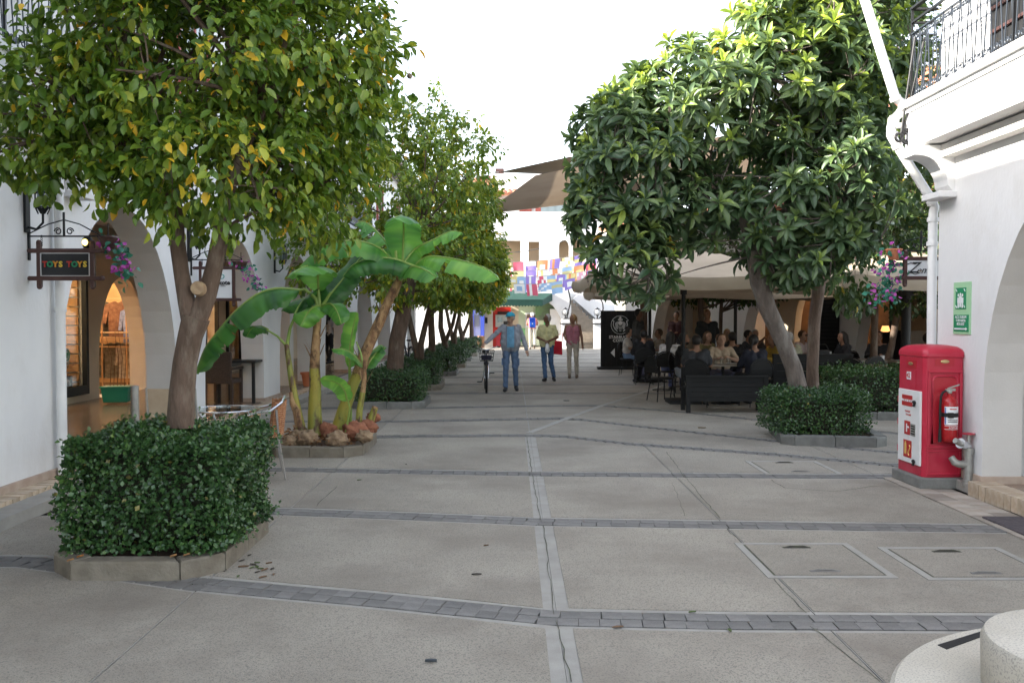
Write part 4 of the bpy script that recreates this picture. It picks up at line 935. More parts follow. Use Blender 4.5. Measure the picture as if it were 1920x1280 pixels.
# cash machines
t = thing('cash_machine', 'red cash machine panel with grey terminal below the green awning', 'cash machine', W(942, 650, YF-.8))
flat('panel', mat('atm_red', (.55, .03, .02), None, .4), 924, 958, 576, 652, YF-.85, .25, t); flat('header', mat('atm_dark', (.04, .02, .02), None, .4), 933, 955, 584, 589, YF-.88, .03, t)
tt = flat('terminal', M['silver'], 929, 956, 590, 613, YF-1.0, .2, t); flat('screen', M['window'], 933, 942, 595, 604, YF-1.02, .02, t); flat('keypad', M['black'], 944, 952, 602, 608, YF-1.05, .05, t)
flat('plinth', mat('atm_base', (.30, .02, .03), None, .4), 930, 962, 628, 650, YF-1.1, .3, t)
t = thing('blue_kiosk', 'white cash kiosk between blue columns left of the red machine', 'kiosk', W(893, 650, YF-.8))
BL = mat('kiosk_blue', (.06, .10, .50), None, .4)
flat('side_column', BL, 881, 888, 560, 636, YF-1.2, .3, t); flat('side_column', BL, 901, 908, 560, 640, YF-1.3, .3, t); flat('kiosk_body', M['signwhite'], 888, 901, 572, 642, YF-1.0, .4, t); flat('terminal', M['silver'], 890, 899, 590, 612, YF-1.05, .1, t)
flat('wall_strip', M['canvas_w'], 908, 924, 560, 652, YF-.9, .2, t); flat('wall_box', M['black'], 909, 914, 595, 606, YF-1.0, .1, t)
for k, px in enumerate((899, 905)):
    m = MB(); p = W(px, 652, 45.6); m.lathe([(.09, 0), (.10, .6), (.09, .62)], (p.x, 45.6+.1*k, 0), 10); solo(m, 'litter_bin', mat('bin_%d' % k, (.25, .11, .05) if k == 0 else (.30, .15, .07), None, .6), ['brown litter bin beside the blue kiosk', 'lighter brown litter bin nearer the red machine'][k], 'bin', 'brown bins by the cash machines', smooth=True)
# low sunlit house and hedge beyond the left trees
fl = thing('far_left_building', 'bright white low building beyond the tree row', 'building', (-4, 62, 0))
m = MB(); x0_ = -16.0; holed_wall(m, (x0_, 62, 0), (1, 0, 0), (0, 1, 0), 16.0, 0, 6.4, .3, [(k*2.2+.8, k*2.2+1.8, 1.0, 2.6, 2.6, 'rect') for k in range(7)]); m.build('wall', WALLM, fl)
m = MB(); m.box((x0_+8, 62.35, 2), (16, .05, 3)); m.build('window_pane', M['window'], fl)
tile_roof(fl, (x0_-.3, 61.5, 6.3), (.3, 61.5, 6.3), (0, 4, 1.7), 6, pitch=.3)
m = MB()
for k in range(26): m.bar((-9+.22*k, 58, 0), (-9+.22*k, 58, 1.3), .03)
m.bar((-9, 58, 1.3), (-3.4, 58, 1.3), .04); m.bar((-9, 58, .2), (-3.4, 58, .2), .04); solo(m, 'railing', M['iron'], 'thin dark railing beyond the tree row at the far street', 'railing')
a = W(848, 640, 50); m = MB(); m.box((a.x, 50, .75), (.35, .4, 1.5)); m.box((a.x, 50, 1.55), (.4, .45, .12)); solo(m, 'red_post_box', M['cab'], 'small red box standing on the far street between tree trunks', 'post box', bevel=.03)
kb = MB(); kb.box((-6, 55.5, .1), (9, .3, .2)); solo(kb, 'far_kerb', mat('brick_kerb', (.30, .12, .08), None, .9), 'low reddish kerb edging the far flower bed', 'kerb')
# background red-roofed house glimpsed over the right balcony
t = thing('background_house', 'red roofed white house behind the right balcony railing', 'building', (12, 18, 0))
m = MB(); m.box((13.4, 17.6, 2.6), (7, .3, 5.2)); m.build('wall', M['plaster'], t)
tile_roof(t, (7.2, 16.6, 5.3), (18, 16.6, 5.3), (0, 5, 2.3), 9)
# ================================================================== FOLIAGE TOOLS
def norm(a): return a/np.maximum(np.linalg.norm(a, axis=-1, keepdims=True), 1e-9)
LT = {  # leaf templates: rows (t along, half width, droop), simple diamond, long lance
 'oval': [(0, 0, 0), (.22, .36, .0), (.55, .46, -.02), (.82, .26, -.07), (1, 0, -.14)],
 'small': [(0, 0, 0), (.5, .5, 0), (1, 0, -.05)],
 'lance': [(0, 0, 0), (.30, .34, .02), (.62, .5, -.02), (.85, .34, -.09), (1, 0, -.18)]}
def leaf_arrays(tpl, fold=.25):
    V = []; F = []; rows = LT[tpl]; idx = []
    for t, w_, dz in rows:
        if w_ == 0: idx.append([len(V)]); V.append((t, 0, dz))
        else:
            idx.append([len(V), len(V)+1, len(V)+2]); V += [(t, -w_, dz+w_*fold), (t, 0, dz), (t, w_, dz+w_*fold)]
    for a, b in zip(idx[:-1], idx[1:]):
        if len(a) == 1: F += [(a[0], b[1], b[0]), (a[0], b[2], b[1])]
        elif len(b) == 1: F += [(a[0], a[1], b[0]), (a[1], a[2], b[0])]
        else: F += [(a[0], a[1], b[1], b[0]), (a[1], a[2], b[2], b[1])]
    return np.array(V), F
def leaf_mesh(name, C_, D, Nn, Ln, Wd, tint, tpl, mat_, parent, fold=.25, kind='stuff', label=None):
    """many leaves in one mesh: base points C_, directions D, normals Nn, lengths Ln, widths Wd, tint per leaf"""
    V0, F0 = leaf_arrays(tpl, fold); n = len(C_); k = len(V0)
    D = norm(D); S = norm(np.cross(Nn, D)); Nn = np.cross(D, S)
    P = C_[:, None, :]+D[:, None, :]*(V0[None, :, 0:1]*Ln[:, None, None])+S[:, None, :]*(V0[None, :, 1:2]*Wd[:, None, None])+Nn[:, None, :]*(V0[None, :, 2:3]*Ln[:, None, None])
    P = P.reshape(-1, 3)
    if parent is not None:
        L_ = np.array(wm(parent).translation); P = P-L_
    tri = [f for f in F0 if len(f) == 3]; qd = [f for f in F0 if len(f) == 4]
    off = (np.arange(n)*k)[:, None]
    li = []; tot = []
    for fs in (tri, qd):
        if fs:
            a = np.array(fs); a = (a[None]+off[:, :, None]).reshape(-1, a.shape[1]); li.append(a.ravel()); tot.append(np.full(len(a), a.shape[1]))
    li = np.concatenate(li); tot = np.concatenate(tot); st = np.concatenate([[0], np.cumsum(tot)[:-1]])
    me = bpy.data.meshes.new(name); me.vertices.add(len(P)); me.vertices.foreach_set('co', P.ravel())
    me.loops.add(len(li)); me.loops.foreach_set('vertex_index', li.astype(np.int32))
    me.polygons.add(len(tot)); me.polygons.foreach_set('loop_start', st.astype(np.int32)); me.polygons.foreach_set('loop_total', tot.astype(np.int32))
    me.update(calc_edges=True)
    at = me.attributes.new('tint', 'FLOAT', 'POINT'); at.data.foreach_set('value', np.repeat(tint, k).astype(np.float32))
    me.materials.append(mat_); me.polygons.foreach_set('use_smooth', [True]*len(tot))
    o = link_mesh(name, me, parent)
    if kind: o['kind'] = kind
    return o
_single = {}
def single_leaves(C_, D, Nn, Ln, Wd, tpl, mat_, parent, fold=.25):
    key = (tpl, mat_.name)
    if key not in _single:
        V0, F0 = leaf_arrays(tpl, fold); me = bpy.data.meshes.new('leaf'); me.from_pydata([tuple(v) for v in V0], [], F0); me.materials.append(mat_)
        me.polygons.foreach_set('use_smooth', [True]*len(F0)); _single[key] = me
    D = norm(D); S = norm(np.cross(Nn, D)); Nn = np.cross(D, S); L_ = np.array(wm(parent).translation)
    for i in range(len(C_)):
        Mx = Matrix([[D[i][r]*Ln[i], S[i][r]*Wd[i], Nn[i][r]*Ln[i], C_[i][r]-L_[r]] for r in range(3)]+[[0, 0, 0, 1]])
        link_mesh('leaf', _single[key], parent, Mx)
def rand_dirs(n): return norm(RNG.normal(size=(n, 3)))
def in_blobs(blobs, n, inner=.45, power=.45, clump=.42):
    """cluster points, biased to the outer shell of ellipsoids (c, r3)"""
    vol = np.array([b[1][0]*b[1][1]*b[1][2] for b in blobs])**.72; cnt = np.maximum(1, (n*vol/vol.sum()).astype(int))
    P = []; O = []
    for (c, r), k in zip(blobs, cnt):
        d = rand_dirs(k); rad = inner+(1-inner)*RNG.random(k)**power
        wob = 1+.13*np.sin(d[:, 0]*5+c[0]*3)*np.cos(d[:, 2]*6+c[1])+RNG.normal(size=k)*.05
        P.append(np.array(c)+d*np.array(r)*(rad*wob)[:, None]); O.append(d)
    P = np.concatenate(P); O = np.concatenate(O)
    if clump:      # gather the twigs into sprays with gaps between them
        K = P[RNG.choice(len(P), max(4, len(P)//11), replace=False)]
        for s_ in range(0, len(P), 400):
            d = ((P[s_:s_+400, None, :]-K[None])**2).sum(2); j = d.argmin(1); P[s_:s_+400] += (K[j]-P[s_:s_+400])*clump*RNG.uniform(.4, 1.3, (len(j), 1))
    return P, O
def curve_pts(a, b, bend, n=6):
    a = Vector(a); b = Vector(b); m = (a+b)/2+Vector(bend); return [a*(1-t)**2+m*(2*t*(1-t))+b*t*t for t in [k/(n-1) for k in range(n)]]
def branches(parent, root_pts, targets, mat_, r0=.03, name='branch', wob=.12):
    """limbs from points on the fork to a subset of clusters: one joined part of thin twigs"""
    mb = MB()
    for t in targets:
        t = Vector(t); r_ = min(root_pts, key=lambda q: (Vector(q[0])-t).length+random.random()*.5)
        a = Vector(r_[0]); P = curve_pts(a, t, (random.uniform(-wob, wob), random.uniform(-wob, wob), random.uniform(-.05, .15)), 6)
        mb.tube(P, [r0*(1-.14*k) if k < 5 else r0*.3 for k in range(6)], 5, cap=False)
    return mb.build(name, mat_, parent, smooth=True, kind='stuff')
def citrus_tree(loc, label, trunks, blobs, ncl, per=11, L=.085, tpl='oval', leafm='citrus', dens=(0, 1), singles=0, tint_pow=1.0, group=None, twigs=60, barkm='bark', dr=.55, name='citrus_tree', tint_fn=None):
    t = thing(name, label, 'tree', loc, 0, group)
    mb = MB(); ends = []
    for pts, rad in trunks:
        mb.tube(pts, rad, 12)
        for k, p in enumerate(pts[len(pts)//2:]): ends.append((p, 0))
    mb.build('trunk', M[barkm], t, smooth=True)
    P, O = in_blobs(blobs, ncl)
    n = len(P)
    if twigs:
        idx = RNG.choice(n, min(n, twigs), replace=False)
        br = branches(t, ends[-14:], P[idx], M[barkm], .022)
        ends2 = [(tuple(P[i]*.8+np.array(ends[-1][0])*.2), 0) for i in idx]
        idx2 = RNG.choice(n, min(n, twigs*5), replace=False); mb = MB()
        E = np.array([e[0] for e in ends2])
        for i in idx2:
            j = int(np.argmin(((E-P[i])**2).sum(1))); a = Vector(E[j]); b = Vector(P[i]); 
            mb.tube(curve_pts(a, b, (random.uniform(-.05, .05), random.uniform(-.05, .05), .03), 4), [.007, .006, .004, .002], 3, cap=False)
        mb.build('twig', M[barkm], t, kind='stuff')
    # leaves along drooping twigs
    tw = norm(O*.7+rand_dirs(n)*.6+np.array([0, 0, -.15])); c0 = np.repeat(P, per, 0); s_ = RNG.random(n*per)*.26
    twr = np.repeat(tw, per, 0); Or = np.repeat(O, per, 0)
    C_ = c0+twr*s_[:, None]+RNG.normal(size=(n*per, 3))*.035
    D = norm(twr*.45+rand_dirs(n*per)*.75+np.array([0, 0, -dr])+Or*.25)
    Nn = norm(np.array([0, 0, 1.0])+rand_dirs(n*per)*.75+Or*.4)
    Ln = L*RNG.uniform(.5, 1.38, n*per); Wd = Ln*RNG.uniform(.85, 1.1, n*per)*.58*(1 if tpl == 'oval' else 1)
    base_t = np.repeat(RNG.random(n), per)*.5+RNG.random(n*per)*.5
    tint = np.clip(base_t**tint_pow, 0, 1)
    tint = np.where(RNG.random(n*per) < .02, .99, np.clip(tint*.94, 0, .93))
    if tint_fn is not None: tint = tint_fn(C_, tint)
    if singles:
        dist = np.linalg.norm(C_-np.array([0, 0, CAMZ]), axis=1)
        vis = (C_[:, 2]-CAMZ)/C_[:, 1] < .37
        order = np.argsort(dist+np.where(vis, 0, 99))[:singles]; mk = np.zeros(len(C_), bool); mk[order] = True
        single_leaves(C_[mk], D[mk], Nn[mk], Ln[mk], Wd[mk], tpl, M[leafm+'_one'], t)
        C_, D, Nn, Ln, Wd, tint = [q[~mk] for q in (C_, D, Nn, Ln, Wd, tint)]
    cr = leaf_mesh('crown', C_, D, Nn, Ln, Wd, tint, tpl, M[leafm], t)
    return t
def px_blobs(lst):
    """(px, py, Y, rx_px, rz_px, ry_metres) -> ellipsoids"""
    out = []
    for px, py, Y, rx, rz, ry in lst: c = W(px, py, Y); out.append(((c.x, c.y, c.z), (rx*Y/FOC, ry, rz*Y/FOC)))
    return out
def hedge(name, label, x0, x1, y0, y1, z0, z1, n, L=.032, group=None, round_=.08, shoots=40, core=True):
    cx, cy = (x0+x1)/2, (y0+y1)/2
    t = thing(name, label, 'hedge', (cx, cy, z0), 0, group)
    if core:
        m = MB(); m.box((cx, cy, (z0+z1)/2-.02), (x1-x0-.30, y1-y0-.30, z1-z0-.22)); m.build('twig_core', M['hedgecore'], t)
    # leaves over the box faces, several layers
    a = np.array([x1-x0, y1-y0, z1-z0]); A = np.array([a[1]*a[2], a[1]*a[2], a[0]*a[2], a[0]*a[2]*.5, a[0]*a[1]]); A = A/A.sum()
    f = RNG.choice(5, n, p=A); u = RNG.random((n, 3))*2-1; N0 = np.zeros((n, 3))
    dep = 1-RNG.random(n)**1.6*.24/ (a.min()/2)*.5
    for k, (ax, sg) in enumerate(((0, -1), (0, 1), (1, -1), (1, 1), (2, 1))):
        mk = f == k; u[mk, ax] = sg*dep[mk]; N0[mk, ax] = sg
    # rounded edges: pull in corners
    q = np.abs(u); big = np.sort(q, 1)[:, 1]; pull = np.clip((big-.86)/.14, 0, 1)**2*round_
    C_ = np.array([cx, cy, (z0+z1)/2])+u*a/2*(1-pull[:, None])
    wob = .03*np.sin(C_[:, 0]*9+C_[:, 2]*7)+.025*np.sin(C_[:, 1]*11+C_[:, 2]*13)+.02*np.sin(C_[:, 0]*23+C_[:, 1]*17)
    C_ = C_+N0*(wob[:, None]+RNG.normal(size=(n, 1))*.018)
    m_ = RNG.random(n) < .03; C_[m_] += N0[m_]*RNG.random((m_.sum(), 1))*.07
    D = norm(rand_dirs(n)*.9+N0*.5+np.array([0, 0, .15])); Nn = norm(N0*.9+rand_dirs(n)*.7+np.array([0, 0, .5]))
    Ln = L*RNG.uniform(.6, 1.35, n); Wd = Ln*.78
    patch = .5+.25*np.sin(C_[:, 0]*4+1)*np.sin(C_[:, 2]*5+C_[:, 1]*3)
    gap = np.sin(C_[:, 0]*13+C_[:, 2]*9)*np.sin(C_[:, 1]*12+C_[:, 2]*15+2)+RNG.normal(size=n)*.35; ok = (gap > -.85) | (RNG.random(n) < .35)
    C_, D, Nn, Ln, Wd, patch, N0 = [q_[ok] for q_ in (C_, D, Nn, Ln, Wd, patch, N0)]; n = len(C_)
    if shoots:
        si = RNG.choice(n, shoots, replace=False); sd_ = norm(N0[si]+rand_dirs(shoots)*.5+np.array([0, 0, .25])); ln_ = RNG.uniform(.05, .15, shoots)
        sC = np.concatenate([C_[si]+sd_*(ln_*k/8)[:, None] for k in range(9)]); m__ = len(sC)
        C_ = np.concatenate([C_, sC]); D = np.concatenate([D, norm(np.tile(sd_, (9, 1))*.5+rand_dirs(m__)*.8)]); Nn = np.concatenate([Nn, rand_dirs(m__)+np.array([0, 0, .8])]); ll = L*RNG.uniform(.6, 1.1, m__)
        Ln = np.concatenate([Ln, ll]); Wd = np.concatenate([Wd, ll*.75]); patch = np.concatenate([patch, np.full(m__, .95)]); n = len(C_)
    tint = np.clip(RNG.random(n)*.6+patch*.4, 0, .95); tint[RNG.random(n) < .006] = .99
    leaf_mesh('foliage', C_, D, Nn, Ln, Wd, tint, 'small', M['hedge'], t, fold=.3)
    return t
def planter(label, x0, x1, y0, y1, group, kw=.13, kh=.13, ch=.2, mt='kerb', stone=.5, rz=0, soil=True, corner=(1, 1, 1, 1)):
    """kerbed bed with chamfered corners; every kerb stone is a part"""
    cx, cy = (x0+x1)/2, (y0+y1)/2; t = thing('planter_bed', label, 'planter', (cx, cy, 0), rz, group)
    hx, hy = (x1-x0)/2, (y1-y0)/2
    P = []
    for (sx, sy), on in zip(((-1, -1), (1, -1), (1, 1), (-1, 1)), corner):
        c = ch if on else .01
        pts = [(sx*hx, sy*(hy-c)), (sx*(hx-c), sy*hy)]
        if (sx, sy) in ((1, -1), (-1, 1)): pts = pts[::-1]
        P += pts
    k = len(P); inn = [(x*(1-kw/hx), y*(1-kw/hy)) for x, y in P]
    for i in range(k):
        a, b = Vector(P[i]), Vector(P[(i+1) % k]); ai, bi = Vector(inn[i]), Vector(inn[(i+1) % k]); L = (b-a).length
        if L < .03: continue
        n = max(1, round(L/stone))
        for j in range(n):
            s0, s1 = j/n+.004/L, (j+1)/n-.004/L; h = kh+random.uniform(-.006, .006)
            q = [a.lerp(b, s0), a.lerp(b, s1), ai.lerp(bi, s1), ai.lerp(bi, s0)]
            m = MB(); cc = sum(q, Vector((0, 0)))/4
            top = [cc+(v-cc)*(1-.012/max(.05, (v-cc).length)) for v in q]
            m.add([(v.x, v.y, 0) for v in q]+[(v.x, v.y, h-.014) for v in q]+[(v.x, v.y, h) for v in top],
                  [(0, 1, 5, 4), (1, 2, 6, 5), (2, 3, 7, 6), (3, 0, 4, 7), (4, 5, 9, 8), (5, 6, 10, 9), (6, 7, 11, 10), (7, 4, 8, 11), (8, 9, 10, 11)])
            m.build('kerb_stone', M[mt], t, world=False)
    m = MB(); nu = 9; g = []
    for i in range(nu):
        for j in range(nu): g.append(((i/(nu-1)*2-1)*(hx-kw*.9), (j/(nu-1)*2-1)*(hy-kw*.9), kh*.62+random.uniform(-.02, .03)))
    m.grid(g, nu, nu); m.build('soil', M['soil'], t, world=False, smooth='all')
    return t

# ================================================================== PLANTERS, HEDGES, TREES
GP = 'kerbed planting beds'; GH = 'clipped hedges round the street trees'; GT = 'citrus trees in a row on the left'
planter('kerbed bed of the nearest hedge with worn brown kerb stones', -3.04, -1.90, 5.66, 7.15, GP, ch=.22)
hedge('clipped_hedge', 'large clipped dark green hedge round the nearest tree trunk', -2.98, -1.88, 5.80, 7.02, .12, .875, 24000, L=.034, group=GH, round_=.10, shoots=120)
# straggly shoots on the hedge's left side
n = 500; c_ = np.array([[-3.06, 6.0, .35]])+RNG.normal(size=(n, 3))*np.array([.05, .25, .22]); 
# nearest tree
TT = 6.45
tp = [W(338, 800, TT), W(341, 740, TT), W(347, 680, TT), W(357, 630, TT), W(368, 595, TT)]
lf = [W(362, 615, TT), W(350, 565, TT), W(340, 510, TT), W(332, 450, TT), W(330, 390, TT+.1), W(300, 300, TT+.2), W(270, 220, TT+.2)]
rt = [W(366, 605, TT), W(388, 555, TT), W(402, 500, TT), W(414, 440, TT), W(420, 380, TT), W(450, 300, TT-.1), W(500, 200, TT-.1)]
t1b = px_blobs([(370, 130, 6.5, 250, 210, 1.2), (110, 215, 6.3, 150, 85, .8), (215, 70, 6.5, 110, 110, .8), (560, 120, 6.7, 150, 190, .9), (675, 110, 6.9, 80, 85, .5), (420, 335, 6.3, 190, 105, .9), (590, 350, 6.8, 95, 110, .5),
                (60, 290, 6.2, 90, 55, .5), (630, 250, 6.9, 80, 120, .5), (220, 310, 6.3, 115, 85, .6), (400, -110, 6.6, 280, 160, 1.1)])
t1 = citrus_tree((tp[0].x, tp[0].y, .1), 'nearest citrus tree with forked brown trunk and yellowing leaves', [(tp, [.098, .092, .086, .088, .10]), (lf, [.075, .062, .055, .056, .05, .035, .02]), (rt, [.08, .068, .062, .06, .05, .035, .02])],
                 [((b_[0][0], b_[0][1], b_[0][2]+.07), (b_[1][0]*.88, b_[1][1]*.9, b_[1][2]*.88)) for b_ in t1b], 2000, per=13, L=.082, singles=300, group=None, twigs=90)
m = MB(); kc = W(371, 540, TT-.10); m.tube([kc+Vector((0, .12, -.02)), kc+Vector((.0, -.0, 0)), kc+Vector((0, -.02, 0))], [.055, .052, .046], 14); m.build('pruned_stub', M['cutwood'], t1, smooth=True)
mb = MB(); 
for px, py in ((768, 143), (722, 168), (30, 330)): mb.ell(W(px, py, 6.9 if px > 100 else 6.2), (.022, .022, .022), 8, 6)
for k, (px, py) in enumerate(((768, 143), (720, 167))):
    m = MB(); m.ell(W(px, py, 6.9), (.022, .022, .022), 8, 6); m.tube([W(px, py, 6.9), W(px-4, py-30, 6.9), W(px-30, py-50, 6.9)], .003, 4); m.build('dry_fruit', M['bark'], t1, smooth=True)
# row of citrus trees
row = [(736, 690, 16.9, 16.0), (784, 660, 20.8, 19.9), (808, 650, 25.4, 24.6), (833, 645, 29.2, 28.4), (850, 640, 33.2, 32.4), (866, 640, 37.2, 36.4), (883, 638, 41.0, 40.3)]
names = ['second', 'third', 'fourth', 'fifth', 'sixth', 'seventh', 'last']
for i, (px, py, Y, yf) in enumerate(row):
    X = (px-960)/FOC*Y; xr = (-1.58, -1.60, -1.55, -1.5, -1.5, -1.45, -1.4)[i]
    planter('kerbed bed of the %s street tree from the camera' % names[i], xr-1.35, xr, yf, yf+1.55, GP, ch=.22, mt='kerb' if i % 2 else 'kerb_grey', stone=.55)
    hedge('clipped_hedge', 'low dark hedge round the %s street tree' % names[i], xr-1.28, xr-.05, yf+.12, yf+1.45, .10, .66 if i < 2 else .62, 9000 if i < 2 else 4500, L=.034 if i < 2 else .045, group=GH)
    b = Vector((X, Y, .1)); s_ = Y/FOC
    if i == 0:
        tr = [([b, W(744, 640, Y), W(755, 590, Y), W(764, 545, Y), W(775, 500, Y), W(790, 430, Y)], [.17, .15, .145, .14, .10, .06])]
        bl = px_blobs([(780, 330, 17, 130, 130, 1.5), (680, 400, 16.6, 140, 120, 1.4), (850, 330, 17.6, 85, 110, 1.2), (800, 235, 17.2, 60, 60, .8), (700, 500, 16.5, 130, 70, 1.1), (800, 480, 16.8, 110, 75, 1.2), (600, 470, 16.3, 70, 90, .9), (740, 250, 17, 60, 60, .8)])
        nn, LL = 1500, .10
    else:
        w_ = 1.45; cxx = -1.62+.0*i; top = (5.3, 5.5, 5.2, 5.0, 5.0, 4.8)[i-1]
        if i in (1, 4): tr = [([b, b+Vector((-.02, 0, .7)), b+Vector((-.16, 0, 1.3)), b+Vector((-.3, 0, 2.0)), b+Vector((-.4, .1, 3))], [.085, .08, .065, .05, .03]), ([b+Vector((.06, 0, 0)), b+Vector((.06, 0, .9)), b+Vector((.2, 0, 1.5)), b+Vector((.34, 0, 2.1)), b+Vector((.5, .1, 3))], [.085, .075, .06, .05, .03])]
        elif i in (3, 5): tr = [([b, b+Vector((.03, 0, .6)), b+Vector((-.12, 0, 1.2)), b+Vector((-.1, 0, 2.0)), b+Vector((0, 0, 3))], [.11, .10, .085, .07, .04]), ([b+Vector((.03, 0, .7)), b+Vector((.28, 0, 1.3)), b+Vector((.45, 0, 2.1)), b+Vector((.6, 0, 2.8))], [.07, .06, .05, .03])]
        else: tr = [([b, b+Vector((.03, 0, .8)), b+Vector((0, 0, 1.6)), b+Vector((.05, 0, 2.4)), b+Vector((.1, 0, 3.2))], [.115, .10, .09, .08, .04])]
        bl = [((cxx, Y, 3.1), (w_*1.0, 1.5, 1.15)), ((cxx+.15, Y, top-.95), (w_*.85, 1.3, .95)), ((cxx-.3, Y-.5, 2.6), (w_*1.0, 1.0, .62)), ((cxx+.5, Y+.3, 2.75), (.85, 1.0, .75))]
        nn, LL = (900, 650, 560, 460, 420, 420)[i-1], .115+.01*i
    citrus_tree(b, 'leafy %s citrus tree counting from the camera in the left row' % names[i], tr, bl, nn, per=11, L=LL, tpl='small' if i > 1 else 'oval', group=GT, twigs=40 if i < 3 else 0, barkm='bark', tint_pow=.65)
# banana bed
planter('kerbed bed of the banana plants edged with rocks', -3.0, -1.80, 10.55, 12.05, GP, ch=.2)
# right bed, hedge and loquat
planter('grey kerbed bed of the loquat tree beside the cafe', 3.62, 4.95, 11.45, 12.95, GP, ch=.16, mt='kerb_grey', rz=R(-9), stone=.42)
hd = hedge('clipped_hedge', 'low dark green hedge round the loquat trunks by the cafe', 3.55, 4.75, 11.72, 12.95, .10, .66, 12000, L=.034, group=GH, round_=.15)
planter('grey kerbed bed behind the loquat bed by the dark post', 5.4, 7.1, 14.3, 16.1, GP, ch=.16, mt='kerb_grey', rz=R(-9))
hedge('clipped_hedge', 'dark shaded hedge behind the red cabinet', 5.3, 7.0, 14.5, 16.0, .10, .78, 9000, L=.04, group=GH)
LY = 12.3
lb_ = px_blobs([(1200, 330, 12.0, 140, 110, 1.2), (1150, 420, 12.0, 95, 85, .9), (1330, 200, 12.2, 160, 120, 1.3), (1480, 160, 12.2, 170, 140, 1.3), (1560, 330, 12.0, 115, 170, 1.1), (1460, 380, 12.3, 130, 120, 1.2), (1150, 250, 12.0, 80, 75, .8), (1230, 190, 12.2, 95, 70, .9),
                (1530, 20, 12.4, 140, 110, 1.3), (1600, 80, 12.6, 110, 130, 1.2), (1190, 500, 11.7, 80, 62, .6), (1470, 60, 12.4, 85, 70, .9), (1290, 400, 12.2, 90, 80, .9), (1500, 480, 12.0, 100, 55, .8), (1110, 330, 12.0, 48, 60, .5), (1640, 230, 12.6, 60, 150, .9)])
trk = [([W(1503, 755, 12.5), W(1488, 690, 12.5), W(1468, 640, 12.5), W(1440, 580, 12.4), W(1424, 530, 12.3), W(1415, 480, 12.2), W(1395, 400, 12.2), W(1330, 330, 12.1), W(1250, 290, 12.1)], [.135, .12, .115, .12, .13, .11, .09, .06, .03]),
       ([W(1425, 530, 12.3), W(1450, 470, 12.3), W(1480, 380, 12.2), W(1500, 260, 12.3), W(1490, 120, 12.4)], [.09, .08, .07, .05, .03])]
def loq_tint(C_, t_): return t_
def rosettes(name, loc, label, trunks, blobs, ncl, per=10, L=.2, singles=300):
    t = thing(name, label, 'tree', loc, 0); mb = MB(); ends = []
    for pts, rad in trunks:
        mb.tube(pts, rad, 12); ends += [(p, 0) for p in pts[3:]]
    mb.build('trunk', M['bark_grey'], t, smooth=True)
    P, O = in_blobs(blobs, ncl, .45, .5, clump=.22); n = len(P)
    idx = RNG.choice(n, 110, replace=False); branches(t, ends, P[idx], M['bark_grey'], .017, wob=.25)
    E = P[idx]; mb = MB()
    for i in range(n):
        j = int(np.argmin(((E-P[i])**2).sum(1)+.0)); a = Vector(E[j]); b = Vector(P[i])
        if (a-b).length > .02: mb.tube(curve_pts(a, b, (0, 0, -.05), 4), [.011, .009, .008, .006], 4, cap=False)
    mb.build('twig', M['bark_grey'], t, kind='stuff')
    ax = norm(O*.75+rand_dirs(n)*.35+np.array([0, 0, .55]))
    a1 = norm(np.cross(ax, RNG.normal(size=(n, 3)))); a2 = np.cross(ax, a1)
    k = np.tile(np.arange(per), n); r_ = lambda a: np.repeat(a, per, 0)
    ph = k*2.4+r_(RNG.random(n)*6.28); inner = k/per                     # inner leaves stand up, outer droop
    el = (1.15-inner*1.0)                                                 # 0 = along axis
    el = r_(np.zeros(n))+ (0.35+1.35*(1-inner)) + RNG.normal(size=n*per)*.16
    D = r_(ax)*np.cos(el)[:, None]+(r_(a1)*np.cos(ph)[:, None]+r_(a2)*np.sin(ph)[:, None])*np.sin(el)[:, None]
    D = norm(D+np.array([0, 0, -.22])*np.clip(el, 0, 2)[:, None]*.8)
    Nn = norm(r_(ax)-D*(r_(ax)*D).sum(1)[:, None]+rand_dirs(n*per)*.12)
    Ln = L*RNG.uniform(.8, 1.2, n*per)*(1-.38*inner)*r_(RNG.uniform(.8, 1.15, n)); Wd = Ln*.31
    C_ = r_(P)+r_(ax)*(inner*.05)[:, None]
    tint = np.clip(r_(RNG.random(n))*.32+RNG.random(n*per)*.28+inner*.42+.22*np.clip((r_(P)[:, 2]-3.3)/2, 0, 1), 0, .97); tint[RNG.random(n*per) < .003] = 1  # inner leaves younger, lighter; higher leaves tinted lighter to stand in for sunlight
    dist = np.linalg.norm(C_-np.array([0, 0, CAMZ]), axis=1); vis = (C_[:, 2]-CAMZ)/C_[:, 1] < .37
    order = np.argsort(dist+np.where(vis, 0, 99))[:singles]; mk = np.zeros(len(C_), bool); mk[order] = True
    single_leaves(C_[mk], D[mk], Nn[mk], Ln[mk], Wd[mk], 'lance', M['loquat_one'], t, .3)
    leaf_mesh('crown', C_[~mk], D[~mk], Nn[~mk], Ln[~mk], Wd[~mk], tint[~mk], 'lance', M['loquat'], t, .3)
    return t
rosettes('loquat_tree', (trk[0][0][0].x, 12.5, .1), 'loquat tree with long dark leaves in rosettes and a leaning trunk', trk, lb_, 1450, per=12, L=.26)
